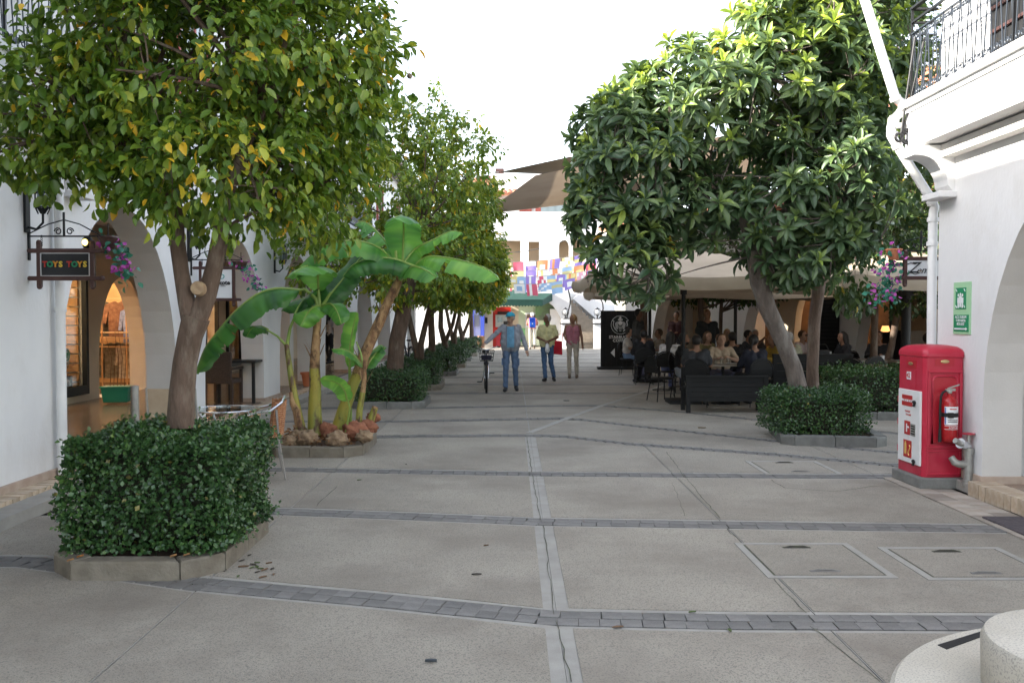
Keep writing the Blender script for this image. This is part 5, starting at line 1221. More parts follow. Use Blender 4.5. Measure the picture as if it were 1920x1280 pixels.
# second trunk in the same bed: a slimmer citrus, and dark trees behind
p0 = W(1525, 750, 12.8)
citrus_tree(p0, 'slim straight trunked tree beside the leaning loquat trunk', [([p0, W(1523, 690, 12.8), W(1527, 600, 12.8), W(1538, 520, 12.8), W(1550, 450, 12.9), W(1560, 330, 13.2)], [.095, .085, .085, .09, .08, .05])],
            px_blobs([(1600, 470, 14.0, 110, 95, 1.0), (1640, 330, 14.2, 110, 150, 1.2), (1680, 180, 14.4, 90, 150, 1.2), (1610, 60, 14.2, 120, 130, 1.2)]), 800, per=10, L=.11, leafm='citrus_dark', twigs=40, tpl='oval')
GR = 'dark citrus trees round the cafe terrace'
def bt(px, Y, py0, label, blobs, n=600, lean=0, py1=500, r_=.07):
    b = W(px, 640, Y); b.z = .02; top = W(px+lean, py1, Y)
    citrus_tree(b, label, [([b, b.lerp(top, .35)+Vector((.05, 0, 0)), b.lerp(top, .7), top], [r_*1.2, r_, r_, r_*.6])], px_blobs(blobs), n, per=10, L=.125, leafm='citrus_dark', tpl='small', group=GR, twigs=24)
bt(1628, 17.5, 0, 'dark citrus tree with straight trunk before the cafe white pier', [(1620, 450, 17.5, 95, 85, 1.3), (1680, 400, 17.5, 110, 110, 1.5), (1690, 540, 17.2, 60, 40, .8), (1640, 300, 18, 110, 120, 1.4)], 760, lean=18)
bt(1650, 19.5, 0, 'dark tree with leaning trunk behind the straight trunked one', [(1730, 330, 19.5, 130, 130, 1.6), (1740, 200, 19.5, 110, 110, 1.5), (1720, 470, 19, 90, 80, 1.2), (1740, 560, 19, 50, 35, .7)], 800, lean=50)
bt(1206, 25.5, 0, 'dark citrus tree behind the black cafe sign', [(1200, 540, 25.5, 45, 26, 1.0), (1230, 500, 26, 60, 42, 1.2), (1180, 520, 26, 45, 35, 1.0)], 260, py1=520, r_=.09)
bt(1318, 21.8, 0, 'dark tree with forked trunk behind the middle parasol posts', [(1330, 500, 22.5, 90, 45, 1.4), (1250, 480, 23, 60, 48, 1.2), (1420, 520, 22.5, 70, 35, 1.2), (1300, 545, 22.5, 60, 14, 1.0)], 520, lean=-6, py1=520)
b = W(1352, 640, 21.8)
bt(1342, 22.4, 0, 'slim dark tree leaning right behind the standing man in black', [(1390, 535, 22.6, 60, 22, 1.0), (1420, 550, 22.6, 40, 14, .7)], 170, lean=14, py1=530, r_=.05)
# sunlit trees seen between the loquat and the parasols
bt(1190, 33, 0, 'bright sunlit tree beyond the cafe parasols', [(1180, 470, 33, 60, 45, 1.5), (1300, 455, 33, 80, 40, 1.5), (1400, 450, 33, 60, 40, 1.5)], 380, py1=480)
# far hedge beyond the tree row
hedge('far_hedge', 'sunlit green bushes beside the far street seen under the left trees', -9.5, -3.2, 55.8, 57, .1, .9, 5000, L=.12)
# ================================================================== BANANA PLANTS AND ROCKS
def banana_leaf(parent, mid, width, roll=0.0, droop=.35, tears=(), n=22, side=None, tint=(.3, .8), tip=.25, base=.12, flip=1):
    """blade swept along midrib points; every blade is its own mesh with a raised rib sub-part"""
    P = [Vector(p) for p in mid]
    # resample with Catmull-Rom
    Q = []
    ext = [P[0]*2-P[1]]+P+[P[-1]*2-P[-2]]
    n = n*2; per = max(3, n//(len(P)-1)); tears = {(2*a_+b_, c_) for a_, c_ in tears for b_ in (0, 1)}; jit = [random.uniform(.93, 1.03)*(.9 if random.random() < .07 else 1) for _ in range(200)]; tj = [random.uniform(-.1, .1) for _ in range(200)]
    for i in range(1, len(ext)-2):
        for k in range(per):
            t = k/per; a, b, c, d = ext[i-1:i+3]
            Q.append(.5*((2*b)+(c-a)*t+(2*a-5*b+4*c-d)*t*t+(3*b-a-3*c+d)*t*t*t))
    Q.append(P[-1]); N = len(Q); rows = []
    tn = None; nw = 5
    V = []; T = []
    for i, q in enumerate(Q):
        u = i/(N-1); t = (Q[min(i+1, N-1)]-Q[max(i-1, 0)]).normalized()
        if side is not None: s_ = (Vector(side)-t*Vector(side).dot(t)).normalized()
        else:
            s_ = t.cross(Vector((0, 0, 1)));
            if s_.length < .1: s_ = Vector((1, 0, 0))
            s_.normalize()
        up = s_.cross(t)
        if up.z < 0: up = -up
        if side is not None: up = up*flip
        Rm = Matrix.Rotation(roll, 3, t); s_ = Rm@s_; up = Rm@up
        w_ = width/2*min(1, (u/base)**.6 if u < base else 1)*(1 if u < 1-tip else math.sqrt(max(0.0, 1-((u-(1-tip))/tip)**2))**.9)
        w_ = max(w_*jit[i], .004)
        for j in range(-nw, nw+1):
            f = j/nw; af = abs(f)
            off = s_*(f*w_*math.cos(droop*af*1.3))-up*(w_*af*math.sin(droop*(.35+af)))
            off += up*(.010*math.sin(i*1.3+j*.3)*af*width/.5)
            V.append(q+off); T.append(tj[i+(60 if j > 0 else 0)]+tint[0]+(tint[1]-tint[0])*(.5+.5*math.sin(i*.45+(3 if j > 0 else 0)))*.6+.3*(1-af)*(tint[1]-tint[0]))
    k = 2*nw+1; F = []
    for i in range(N-1):
        for j in range(k-1):
            if (i, 1 if j >= nw else -1) in tears:
                jj = j-nw if j >= nw else nw-1-j
                if jj >= 1: continue
            F.append((i*k+j, (i+1)*k+j, (i+1)*k+j+1, i*k+j+1))
    mb = MB(); mb.add(V, F); o = mb.build('banana_leaf', M['banana'], parent, smooth='all')
    at = o.data.attributes.new('tint', 'FLOAT', 'POINT'); at.data.foreach_set('value', [min(1, max(0, x)) for x in T])
    L = sum((Q[i+1]-Q[i]).length for i in range(N-1))
    rm = MB(); rm.tube([q+Vector((0, 0, .003)) for q in Q[::2]]+[Q[-1]], [max(.003, .017*(1-.85*i/len(Q[::2]))) for i in range(len(Q[::2]))]+[.002], 6)
    rm.build('midrib', M['midrib'], o, smooth=True)
    return o
def petiole(parent, pts, r0=.022, r1=.014):
    n = len(pts); m = MB(); m.tube(pts, [r0+(r1-r0)*k/(n-1) for k in range(n)], 8); return m.build('leaf_stalk', M['midrib'], parent, smooth=True)
def wb(px, py, dy=0.0, Y=11.25): return W(px, py, Y+dy)
def stem(parent, pts, rad, split=None, n=14):
    """lower sheath yellow-green, upper part dry and papery"""
    s_ = split or len(pts)
    m = MB(); m.tube(pts[:s_], rad[:s_], n); m.build('stem', M['bstem'], parent, smooth=True)
    if s_ < len(pts):
        m = MB(); m.tube(pts[s_-1:], rad[s_-1:], n); m.build('dry_sheath', M['bdry'], parent, smooth=True)
        for k in range(s_-1, len(pts)-1):       # papery flaps standing off the stem
            a = Vector(pts[k]).lerp(Vector(pts[k+1]), random.random()); an = random.uniform(0, 6.3); d = Vector((math.cos(an), math.sin(an)*.5, 0)); r_ = rad[k]
            for sg in (0, 2.2):
                d2 = Vector((math.cos(an+sg), math.sin(an+sg)*.6, 0)); w_ = d2.cross(Vector((0, 0, 1)))*.035
                m = MB(); m.grid([a+d2*(r_*.9)+w_*j*.9+Vector((0, 0, -.05)) if i == 0 else a+d2*(r_+.02+.025*i)+w_*j*(1-.3*i)+Vector((0, 0, .05*i-.03*(i > 2))) for i in range(4) for j in (-1, 0, 1)], 4, 3)
                m.build('sheath_flap', M['bdry'], parent, smooth='all')
# main left plant
b1 = thing('banana_plant', 'banana plant with straight yellow stem and a huge leaf drooping left', 'banana plant', wb(592, 808))
stem(b1, [wb(591, 815), wb(590, 770), wb(591, 720), wb(590, 690), wb(591, 660), wb(593, 630), wb(596, 600), wb(599, 578)], [.10, .086, .074, .068, .060, .052, .045, .038], 4)
petiole(b1, [wb(599, 582), wb(592, 560), wb(572, 542), wb(558, 545)], .03); petiole(b1, [wb(600, 582), wb(597, 545), wb(596, 505)], .026); petiole(b1, [wb(600, 580), wb(613, 560), wb(620, 548)], .024)
banana_leaf(b1, [wb(562, 544), wb(520, 541, -.1), wb(480, 553, -.15), wb(440, 585, -.2), wb(405, 625, -.2), wb(383, 655, -.2), wb(366, 700, -.15)], .60, roll=-.30, droop=.55, tears={(7, 1), (13, -1), (13, 1), (15, 1), (16, -1)}, n=24, tint=(.12, .5), tip=.35)
banana_leaf(b1, [wb(597, 548), wb(596, 515, -.05), wb(593, 500, -.15), wb(570, 500, -.45), wb(552, 512, -.7)], .56, roll=.0, droop=.35, n=18, tint=(.45, .85), side=(1, 0, .15), tip=.4, base=.3)
banana_leaf(b1, [wb(604, 572, .05), wb(625, 545, .2), wb(650, 515, .3), wb(672, 488, .35), wb(690, 468, .4)], .40, roll=.8, droop=.3, n=16, tint=(0, .2), tears={(9, 1)})
banana_leaf(b1, [wb(600, 585, .05), wb(588, 560, .35), wb(570, 560, .5), wb(545, 568, .6), wb(530, 582, .65)], .34, roll=.2, droop=.5, n=16, tint=(0, .3))
banana_leaf(b1, [wb(601, 575), wb(590, 575, -.15), wb(576, 588, -.3), wb(563, 612, -.35)], .34, roll=-.3, droop=.4, n=14, tint=(.5, .9), side=(1, 0, .2))
banana_leaf(b1, [wb(603, 575), wb(620, 570, -.15), wb(632, 585, -.25), wb(640, 608, -.3)], .28, roll=.3, droop=.4, n=12, tint=(.3, .7), side=(1, 0, 0))
# thin left plant
b2 = thing('banana_plant', 'thin young banana plant with two bent green stalks', 'banana plant', wb(560, 808, -.1))
stem(b2, [wb(566, 815, -.1), wb(558, 770, -.1), wb(548, 720, -.1), wb(542, 680, -.1), wb(537, 645, -.1)], [.068, .05, .042, .036, .03])
petiole(b2, [wb(537, 648, -.1), wb(520, 630, -.1), wb(500, 618, -.1)], .018, .01); petiole(b2, [wb(538, 648, -.1), wb(544, 615, -.1), wb(555, 588, -.1)], .024, .014)
banana_leaf(b2, [wb(502, 618, -.1), wb(488, 612), wb(472, 616, .1), wb(462, 632, .15)], .22, roll=.5, n=12, tint=(.1, .4))
banana_leaf(b2, [wb(553, 590, -.1), wb(565, 568, 0), wb(590, 545, .1), wb(612, 535, .2)], .34, roll=-.6, n=14, tint=(0, .25))
m = MB(); m.tube([wb(545, 735, -.15), wb(548, 755, -.17), wb(556, 770, -.16), wb(560, 800, -.14)], [.02, .035, .05, .045], 8); m.build('dry_sheath', M['bdry'], b2, smooth=True)
# leaning right plant
b3 = thing('banana_plant', 'tall banana plant with leaning brown stem and broad bright leaves', 'banana plant', wb(650, 800, .1))
stem(b3, [wb(630, 812, .1), wb(645, 765, .1), wb(660, 725, .1), wb(671, 700, .1), wb(682, 668, .1), wb(697, 635, .1), wb(713, 600, .1), wb(726, 570, .1), wb(738, 545, .1), wb(748, 525, .1)], [.082, .078, .074, .072, .072, .069, .066, .06, .054, .045], 4)
for q in ((760, 495), (776, 498), (748, 488), (742, 470)): petiole(b3, [wb(746, 530, .1), wb((746+q[0])/2, 512, .08), wb(q[0], q[1], .08)], .032, .018)
banana_leaf(b3, [wb(778, 500, -.05), wb(740, 486, -.15), wb(700, 484, -.2), wb(665, 495, -.25), wb(643, 518, -.25)], .42, roll=-.25, droop=.8, n=20, tint=(.1, .5), tip=.4)
banana_leaf(b3, [wb(772, 502, .1), wb(800, 482, .05), wb(840, 484, -.1), wb(885, 494, -.25), wb(918, 508, -.35), wb(936, 524, -.4)], .48, roll=.28, droop=.42, n=24, tint=(.65, 1), tip=.35, tears={(17, -1), (18, -1), (9, 1)})
banana_leaf(b3, [wb(752, 500, .1), wb(778, 468, .15), wb(812, 450, .1), wb(845, 434, .05), wb(866, 436, 0)], .36, roll=.35, droop=.45, n=20, tint=(.5, .95), tip=.3, tears={(10, 1), (11, 1)})
banana_leaf(b3, [wb(755, 500, .1), wb(756, 462, .12), wb(757, 428, .1), wb(756, 410, -.05), wb(752, 404, -.3), wb(738, 410, -.5)], .52, droop=.35, n=20, tint=(.35, .8), side=(1, 0, 0), tip=.42, base=.25)
banana_leaf(b3, [wb(748, 505, .15), wb(735, 470, .3), wb(708, 436, .3), wb(684, 417, .3), wb(668, 420, .25)], .42, roll=-.4, droop=.4, n=20, tint=(.4, .7), tip=.4, tears={(6, -1), (10, -1)})
banana_leaf(b3, [wb(745, 505, .15), wb(715, 468, -.1), wb(670, 452, -.25), wb(620, 458, -.3), wb(585, 478, -.3), wb(562, 500, -.3)], .46, roll=-.45, droop=.5, n=24, tint=(.35, .8), tip=.35, tears={(8, 1), (14, 1), (15, -1)})
banana_leaf(b3, [wb(752, 512, .1), wb(775, 500, -.2), wb(800, 508, -.35), wb(818, 520, -.4)], .34, roll=.5, n=12, tint=(.4, .8))
# suckers
b4 = thing('banana_sucker', 'small banana shoot with a rolled upright leaf beside the leaning stem', 'banana shoot', wb(656, 800, -.05))
petiole(b4, [wb(656, 812, .2), wb(657, 740, .2), wb(655, 680, .2)], .028, .018)
banana_leaf(b4, [wb(655, 690, .2), wb(656, 650, .2), wb(662, 615, .18), wb(668, 585, .15)], .30, roll=.5, droop=-.7, n=14, tint=(.5, 1), side=(1, 0, 0))
banana_leaf(b4, [wb(682, 690, .0), wb(665, 668, -.1), wb(645, 655, -.15), wb(622, 655, -.2)], .20, roll=-.3, n=12, tint=(.4, .8)); banana_leaf(b4, [wb(685, 690, .2), wb(700, 668, .25), wb(715, 650, .3), wb(722, 655, .3)], .22, roll=.5, n=12, tint=(.3, .7))
banana_leaf(b4, [wb(684, 672, .2), wb(700, 658, .25), wb(712, 648, .3), wb(720, 650, .3)], .2, roll=-.4, n=10, tint=(.3, .7))
b5 = thing('banana_sucker', 'low young banana shoot with one broad pale leaf near the rocks', 'banana shoot', wb(652, 815, -.35))
petiole(b5, [wb(648, 815, -.35), wb(652, 790, -.35), wb(656, 765, -.37), wb(650, 740, -.4)], .016, .008)
banana_leaf(b5, [wb(652, 752, -.4), wb(645, 730, -.42), wb(628, 716, -.45), wb(600, 712, -.45)], .24, roll=-.2, droop=.25, n=14, tint=(.6, .95), side=(.4, -.2, 1), tip=.5)
b6 = thing('banana_sucker', 'slender yellow banana shoot with peeling sheath right of the leaning stem', 'banana shoot', wb(668, 800, -.15))
stem(b6, [wb(672, 805, -.15), wb(674, 770, -.15), wb(680, 735, -.15), wb(684, 705, -.15), wb(682, 675, -.15)], [.045, .04, .035, .026, .016], 3)
petiole(b6, [wb(682, 690, -.15), wb(676, 660, -.15), wb(668, 640, -.15)], .014, .008)
b7 = thing('banana_stump', 'cut yellow banana stump at the right end of the rocks', 'stump', wb(688, 812, -.1))
m = MB(); m.tube([wb(690, 808, -.1), wb(696, 785, -.1), wb(703, 764, -.1)], [.05, .045, .04], 12); m.build('stem', M['bstem'], b7, smooth=True)
m = MB(); m.tube([wb(702.6, 765, -.1), wb(703.5, 762, -.1)], [.041, .036], 12); m.build('cut_face', M['bdry'], b7, smooth=True)
m = MB(); m.tube([wb(640, 818, .1), wb(648, 780, .1), wb(660, 740, .1)], [.05, .05, .04], 10); solo(m, 'banana_sucker', M['bstem'], 'secondary yellow banana stem leaning against the tall one', 'banana shoot', smooth=True)
from mathutils import noise as mnoise
def rock(c, r, mt, label, group):
    m = MB(); n1, n2 = 26, 17; c = Vector(c); P = []; ph = [random.uniform(0, 6) for _ in range(4)]
    for i in range(n2+1):
        th = PI*i/n2
        for j in range(n1):
            a = 2*PI*j/n1; d = Vector((math.sin(th)*math.cos(a), math.sin(th)*math.sin(a), math.cos(th)))
            pn = d*2.2+Vector(ph[:3]); k = 1+.34*mnoise.noise(pn)+.26*mnoise.noise(pn*2.6)+.20*abs(mnoise.noise(pn*5.5))-.06*random.random()*math.sin(th)
            P.append(c+Vector((d.x*r[0], d.y*r[1], d.z*r[2]))*k)
    m.add(P, [(i*n1+j, i*n1+(j+1) % n1, (i+1)*n1+(j+1) % n1, (i+1)*n1+j) for i in range(n2) for j in range(n1)])
    return solo(m, 'rock', mt, label, 'rock', group, smooth='all')
GK = 'porous rocks in the banana bed'
n_ = 420; c_ = np.stack([RNG.uniform(-2.95, -1.92, n_), RNG.uniform(10.7, 11.95, n_), .13+.07*RNG.random(n_)], 1)
leaf_mesh('dry_litter', c_, rand_dirs(n_)*np.array([1, 1, .35]), np.array([0, 0, 1.0])+rand_dirs(n_)*.7, np.full(n_, .07)*RNG.uniform(.5, 1.3, n_), np.full(n_, .035), RNG.random(n_), 'oval', leafmat('dry_leaf', [(0, (.10, .045, .02)), (.6, (.26, .12, .045)), (1, (.42, .26, .12))], .8, .1), None)
tag(bpy.data.objects['dry_litter'], 'scattered dry brown leaf litter covering the banana bed', 'leaf litter')
for px, py, Yd, rx, lab, mt in ((545, 828, -.45, .10, 'leftmost lumpy tan rock in the banana bed', 'rock'), (577, 822, -.45, .13, 'tan porous rock at the foot of the straight banana stem', 'rock'), (632, 824, -.5, .13, 'broad tan rock between the two banana stems', 'rock'),
                                (665, 806, -.3, .15, 'rust red rock below the leaning banana stem', 'redrock'), (690, 800, -.15, .12, 'rust red rock beside the cut stump', 'redrock'), (683, 818, -.45, .10, 'small dull rock at the right kerb of the banana bed', 'rock'),
                                (615, 808, -.0, .13, 'rust red rock behind the straight banana stem', 'redrock'), (700, 782, .1, .09, 'upper rust red rock at the back of the banana bed', 'redrock'), (556, 815, -.2, .08, 'small tan rock behind the leftmost one', 'rock')):
    q = G(px, py, .17); Y = max(10.75, q.y if q.y < 12 else 11.5); c = W(px, py, 11.25+Yd)
    c.z = max(.14, c.z); rock(c, (rx, rx*.8, rx*.72), M[mt], lab, GK)
# litter swept against the kerb of the nearest bed
lit = [mat('litter_green', (.08, .12, .03)), mat('litter_brown', (.16, .09, .045)), mat('litter_dark', (.05, .04, .03))]
for k in range(26):
    c = G(random.uniform(415, 540) if k < 18 else random.uniform(560, 1500), random.uniform(1040, 1082) if k < 18 else random.uniform(760, 1200), .006); a_ = random.uniform(0, 6); s_ = random.uniform(.010, .022); mb = MB()
    d_ = Vector((math.cos(a_), math.sin(a_), 0)); n_ = Vector((-d_.y, d_.x, 0))
    mb.grid([c+d_*(s_*(i-1)*1.6)+n_*(s_*(j-1)*(.8 if i == 1 else .25))+Vector((0, 0, .006*abs(j-1))) for i in range(3) for j in range(3)], 3, 3)
    solo(mb, 'fallen_leaf', lit[k % 3], 'tiny dry leaf scrap lying among others beside the nearest bed kerb' if k < 18 else 'tiny dry leaf scrap lying alone on the open paving', 'leaf', 'leaf scraps by the nearest bed' if k < 18 else 'leaf scraps on the open paving')
# fallen leaves on the bed of the nearest hedge
for k, (px, py, lab) in enumerate(((150, 1045, 'orange brown dead leaf on the bed kerb at the left front'), (132, 1052, 'crumpled brown leaf at the very left end of the bed'), (325, 1044, 'pale brown dry leaf at the front of the nearest bed'), (350, 1042, 'curled tan dry leaf near the right front of the nearest bed'))):
    c = G(px, py, .135); mb = MB(); s_ = .013
    mb.grid([c+Vector((s_*(i-1)*1.6, s_*(j-1)*(1 if i == 1 else .4), .01*abs(j-1)+.006*i)) for i in range(3) for j in range(3)], 3, 3)
    solo(mb, 'fallen_leaf', mat('dead_%d' % k, (.38, .20, .08) if k else (.45, .18, .05)), lab, 'leaf')
# ================================================================== PEOPLE
def ev_mesh(mb, name, voxel, smooth=6):
    me = bpy.data.meshes.new('tmp'); me.from_pydata(mb.v, [], mb.f); o = bpy.data.objects.new('tmp', me); TMPC.objects.link(o)
    r_ = o.modifiers.new('r', 'REMESH'); r_.mode = 'VOXEL'; r_.voxel_size = voxel; r_.use_smooth_shade = True
    s_ = o.modifiers.new('s', 'SMOOTH'); s_.factor = .5; s_.iterations = smooth
    dg = bpy.context.evaluated_depsgraph_get(); out = bpy.data.meshes.new_from_object(o.evaluated_get(dg)); out.name = name
    bpy.data.objects.remove(o); bpy.data.meshes.remove(me); out.polygons.foreach_set('use_smooth', [True]*len(out.polygons)); return out
TMPC = COL
def cap_(mb, a, b, ra, rb, n=10):
    a = Vector(a); b = Vector(b); d = (b-a)
    if d.length < 1e-4: mb.ell(a, (ra, ra, ra), n, 6); return
    d.normalize(); P = []; Rr = []
    for k in (0, .35, .7, 1): t = math.sin(PI/2*k); P.append(a-d*ra*math.cos(PI/2*k)); Rr.append(max(.002, ra*t))
    for k in (1, .7, .35, 0): t = math.sin(PI/2*k); P.append(b+d*rb*math.cos(PI/2*k)); Rr.append(max(.002, rb*t))
    mb.tube(P, Rr, n)
def folds(me, amp, zc):
    n = len(me.vertices); co = np.empty(n*3); no = np.empty(n*3); me.vertices.foreach_get('co', co); me.vertices.foreach_get('normal', no); co = co.reshape(-1, 3); no = no.reshape(-1, 3)
    p = RNG.uniform(0, 6.28, 6); x, y, z = co.T
    w_ = np.sin(x*38+y*24+z*17+p[0]+2*np.sin(z*9+p[1]))*.5+np.sin(z*46+x*19+p[2]+2.2*np.sin(x*15+y*9+p[3]))*.6+np.sin(y*55-z*30+p[4])*.3
    me.vertices.foreach_set('co', (co+no*(w_*amp)[:, None]).ravel()); me.update(); return me
STAND = dict(pelvis=(0, 0, .97), chest=(0, 0, 1.36), neck=(0, .01, 1.50), head=(0, -.01, 1.635), shL=(.175, 0, 1.43), elL=(.235, .02, 1.16), wrL=(.25, -.06, .92), shR=(-.175, 0, 1.43), elR=(-.235, .02, 1.16), wrR=(-.25, -.06, .92),
             hipL=(.09, 0, .94), knL=(.10, -.02, .50), anL=(.10, .02, .085), hipR=(-.09, 0, .94), knR=(-.10, -.02, .50), anR=(-.10, .02, .085))
SIT = dict(pelvis=(0, .02, .54), chest=(0, .0, .92), neck=(0, -.02, 1.07), head=(0, -.05, 1.20), shL=(.175, 0, 1.0), elL=(.25, -.10, .76), wrL=(.12, -.34, .80), shR=(-.175, 0, 1.0), elR=(-.25, -.10, .76), wrR=(-.10, -.34, .80),
           hipL=(.10, 0, .53), knL=(.13, -.45, .52), anL=(.13, -.44, .09), hipR=(-.10, 0, .53), knR=(-.13, -.45, .52), anR=(-.13, -.44, .09))
def cmat(key, c, rough=.85):
    k = 'cloth_'+key
    if k not in M: M[k] = mat(k, c, tuple(x*1.35 for x in c), rough, 9, .3, 30)
    return M[k]
SK = {'light': (.50, .30, .21), 'tan': (.32, .17, .105), 'brown': (.20, .10, .06)}
for k_, v_ in SK.items(): M['skin_'+k_] = mat('skin_'+k_, v_, tuple(x*.85 for x in v_), .55, 6)
HR = {'black': (.012, .010, .009), 'brown': (.07, .04, .02), 'grey': (.35, .34, .33), 'white': (.6, .58, .55), 'blond': (.35, .22, .10), 'none': (.1, .1, .1)}
for k_, v_ in HR.items(): M['hair_'+k_] = mat('hair_'+k_, v_, tuple(x*1.5 for x in v_), .55, 30, .6, 60, stretch=(1, 1, .3))
def person(label, loc, rz, base, over={}, h=1.75, skin='tan', hair=('short', 'brown'), top=((.1, .1, .1), 'long'), bottom=((.1, .1, .15), 'long'), shoes=(.02, .02, .02), belly=0.0, turn=0.0, vox=.011, fat=1.0, fingers=False, cat='person'):
    J = {k: Vector(v) for k, v in {**base, **over}.items()}; t = thing('person', label, cat, loc, rz)
    s = h/1.75; J = {k: v*s for k, v in J.items()} if base is STAND else J
    if base is not STAND: s = 1
    f = fat; b = MB(); hd = J['head']; T = Matrix.Rotation(turn, 3, 'Z')
    # head with jaw, nose, ears
    b.ell(hd+Vector((0, .008, .02)), (.082, .102, .115), 16, 12); b.ell(hd+T@Vector((0, -.028, -.06)), (.054, .058, .058), 12, 8)
    b.ell(hd+T@Vector((0, -.100, -.012)), (.014, .020, .024), 8, 6); b.ell(hd+T@Vector((0, -.088, -.052)), (.026, .014, .011), 8, 6)
    for sx in (-1, 1): b.ell(hd+T@Vector((sx*.078, .005, -.008)), (.010, .020, .030), 8, 6)
    cap_(b, J['neck']-Vector((0, 0, .03)), hd-Vector((0, -.01, .06)), .056*f, .052)
    ch, pe = J['chest'], J['pelvis']; sd = (J['shL']-J['shR']).normalized()
    for sg in (-1, 1):
        cap_(b, ch+sd*.085*sg+Vector((0, 0, .0)), pe+sd*.07*sg+Vector((0, 0, .08)), .095*f, .09*f); cap_(b, pe+sd*.07*sg+Vector((0, 0, .08)), J['hip'+('L' if sg > 0 else 'R')], .10*f, .09*f)
    for S_ in 'LR':
        sh, el, wr, hp, kn, an = (J[k+S_] for k in ('sh', 'el', 'wr', 'hip', 'kn', 'an'))
        cap_(b, J['neck']-Vector((0, 0, .06)), sh, .05, .056*f); cap_(b, sh, el, .050*f, .040*f); cap_(b, el, wr, .040*f, .027*f)
        fd = (wr-el).normalized(); sdv = fd.cross(Vector((0, 0, 1)));
        if sdv.length < .3: sdv = Vector((0, 1, 0))
        sdv.normalize(); palm = wr+fd*.055; cap_(b, wr, palm, .026, .030, 8); cap_(b, wr+fd*.03, palm+sdv*.0, .02, .036, 8)
        for k_ in range(4):
            o_ = sdv*(.030-.020*k_); l_ = (.062, .072, .068, .054)[k_]; q0 = palm+o_; q1 = q0+fd*l_*.6+Vector((0, 0, -.008)); q2 = q1+fd*l_*.35+Vector((0, 0, -.022))
            cap_(b, q0, q1, .0095, .009, 6); cap_(b, q1, q2, .009, .0075, 6)
        cap_(b, wr+fd*.02+sdv*.02, wr+fd*.06+sdv*.055+Vector((0, 0, -.01)), .012, .009, 6)
        cap_(b, hp, kn, .082*f, .056*f); cap_(b, kn, an, .054*f, .038)
        ft = J.get('toe'+S_) or an+Vector((0, -.15, -.055)); cap_(b, an+Vector((0, .03, -.04)), ft, .036, .030)
    me = ev_mesh(b, 'body', vox); me.materials.append(M['skin_'+skin]); link_mesh('body', me, t)
    # eyes
    m = MB()
    for sx in (-1, 1): m.ell(hd+T@Vector((sx*.030, -.083, .012)), (.011, .008, .006), 8, 5); m.ell(hd+T@Vector((sx*.031, -.088, .032)), (.017, .006, .004), 8, 4)
    m.build('eyes', M['hair_black'], t, world=False, smooth=True)
    # hair
    hs, hc = hair; m = MB(); hh = hd+T@Vector((0, .018, .03))
    if hs != 'bald':
        m.ell(hh, (.093, .108, .110), 14, 10)
        if hs == 'fringe': m = MB(); m.ell(hd+T@Vector((0, .035, .01)), (.090, .086, .082), 14, 8)
        if hs == 'long': cap_(m, hd+T@Vector((0, .06, .02)), hd+T@Vector((0, .12, -.30)), .085, .06); [cap_(m, hd+T@Vector((sx*.07, .0, .02)), hd+T@Vector((sx*.10, .06, -.22)), .035, .03) for sx in (-1, 1)]
        if hs == 'bun': m.ell(hd+T@Vector((0, .07, .13)), (.06, .06, .055), 10, 7)
        if hs == 'pony': m.ell(hd+T@Vector((0, .10, .05)), (.03, .03, .03), 8, 6); cap_(m, hd+T@Vector((0, .12, .04)), hd+T@Vector((.02, .13, -.16)), .03, .015)
        if hs == 'beard': m.ell(hd+T@Vector((0, -.035, -.075)), (.056, .058, .045), 12, 8)
        # cut away the face
        fc = hd+T@Vector((0, -.11, -.03)); fdir = T@Vector((0, -1, 0))
        keepv = []
        for i, v in enumerate(m.v):
            p = Vector(v)-hd; fr = p.dot(fdir)
            if hs != 'beard' and fr > .045 and p.z < .075: p = p-fdir*(fr-.03)
            elif hs == 'beard' and fr > .045 and -.02 < p.z < .07: p = p-fdir*(fr-.03)
            m.v[i] = tuple(hd+p)
        me = ev_mesh(m, 'hair', .011, 3); me.materials.append(M['hair_'+hc]); link_mesh('hair', me, t)
    # clothes
    m = MB()
    tr, tk = top; tm = cmat('%.3f_%.3f_%.3f' % tr, tr)
    for sg in (-1, 1):
        cap_(m, ch+sd*.088*sg-Vector((0, 0, .01)), pe+sd*(.075+belly*.3)*sg+Vector((0, -belly*.4, .14)), .112*f, (.112+belly)*f)
        if base is STAND: cap_(m, pe+sd*(.075+belly*.3)*sg+Vector((0, -belly*.4, .14)), pe+sd*.075*sg+Vector((0, -belly*.2, .02)), (.112+belly)*f, (.112+belly*.6)*f)
    for S_ in 'LR':
        sh, el, wr = (J[k+S_] for k in ('sh', 'el', 'wr'))
        if tk != 'vest': cap_(m, J['neck']-Vector((0, 0, .075)), sh, .052, .066*f)
        if tk == 'long': cap_(m, sh, el, .064*f, .054*f); cap_(m, el, wr.lerp(el, .04), .054*f, .040*f)
        elif tk == 'short': cap_(m, sh, sh.lerp(el, .72), .064*f, .062*f)
        elif tk == 'vest': cap_(m, ch+sd*(.10 if S_ == 'L' else -.10)+Vector((0, 0, .0)), J['neck'].lerp(sh, .62)-Vector((0, 0, .03)), .06, .03)
    me = folds(ev_mesh(m, 'top', vox*1.1, 4), .007, ch.z); me.materials.append(tm); link_mesh({'long': 'jacket', 'short': 'shirt', 'vest': 'vest_top'}[tk], me, t)
    br, bk = bottom; m = MB()
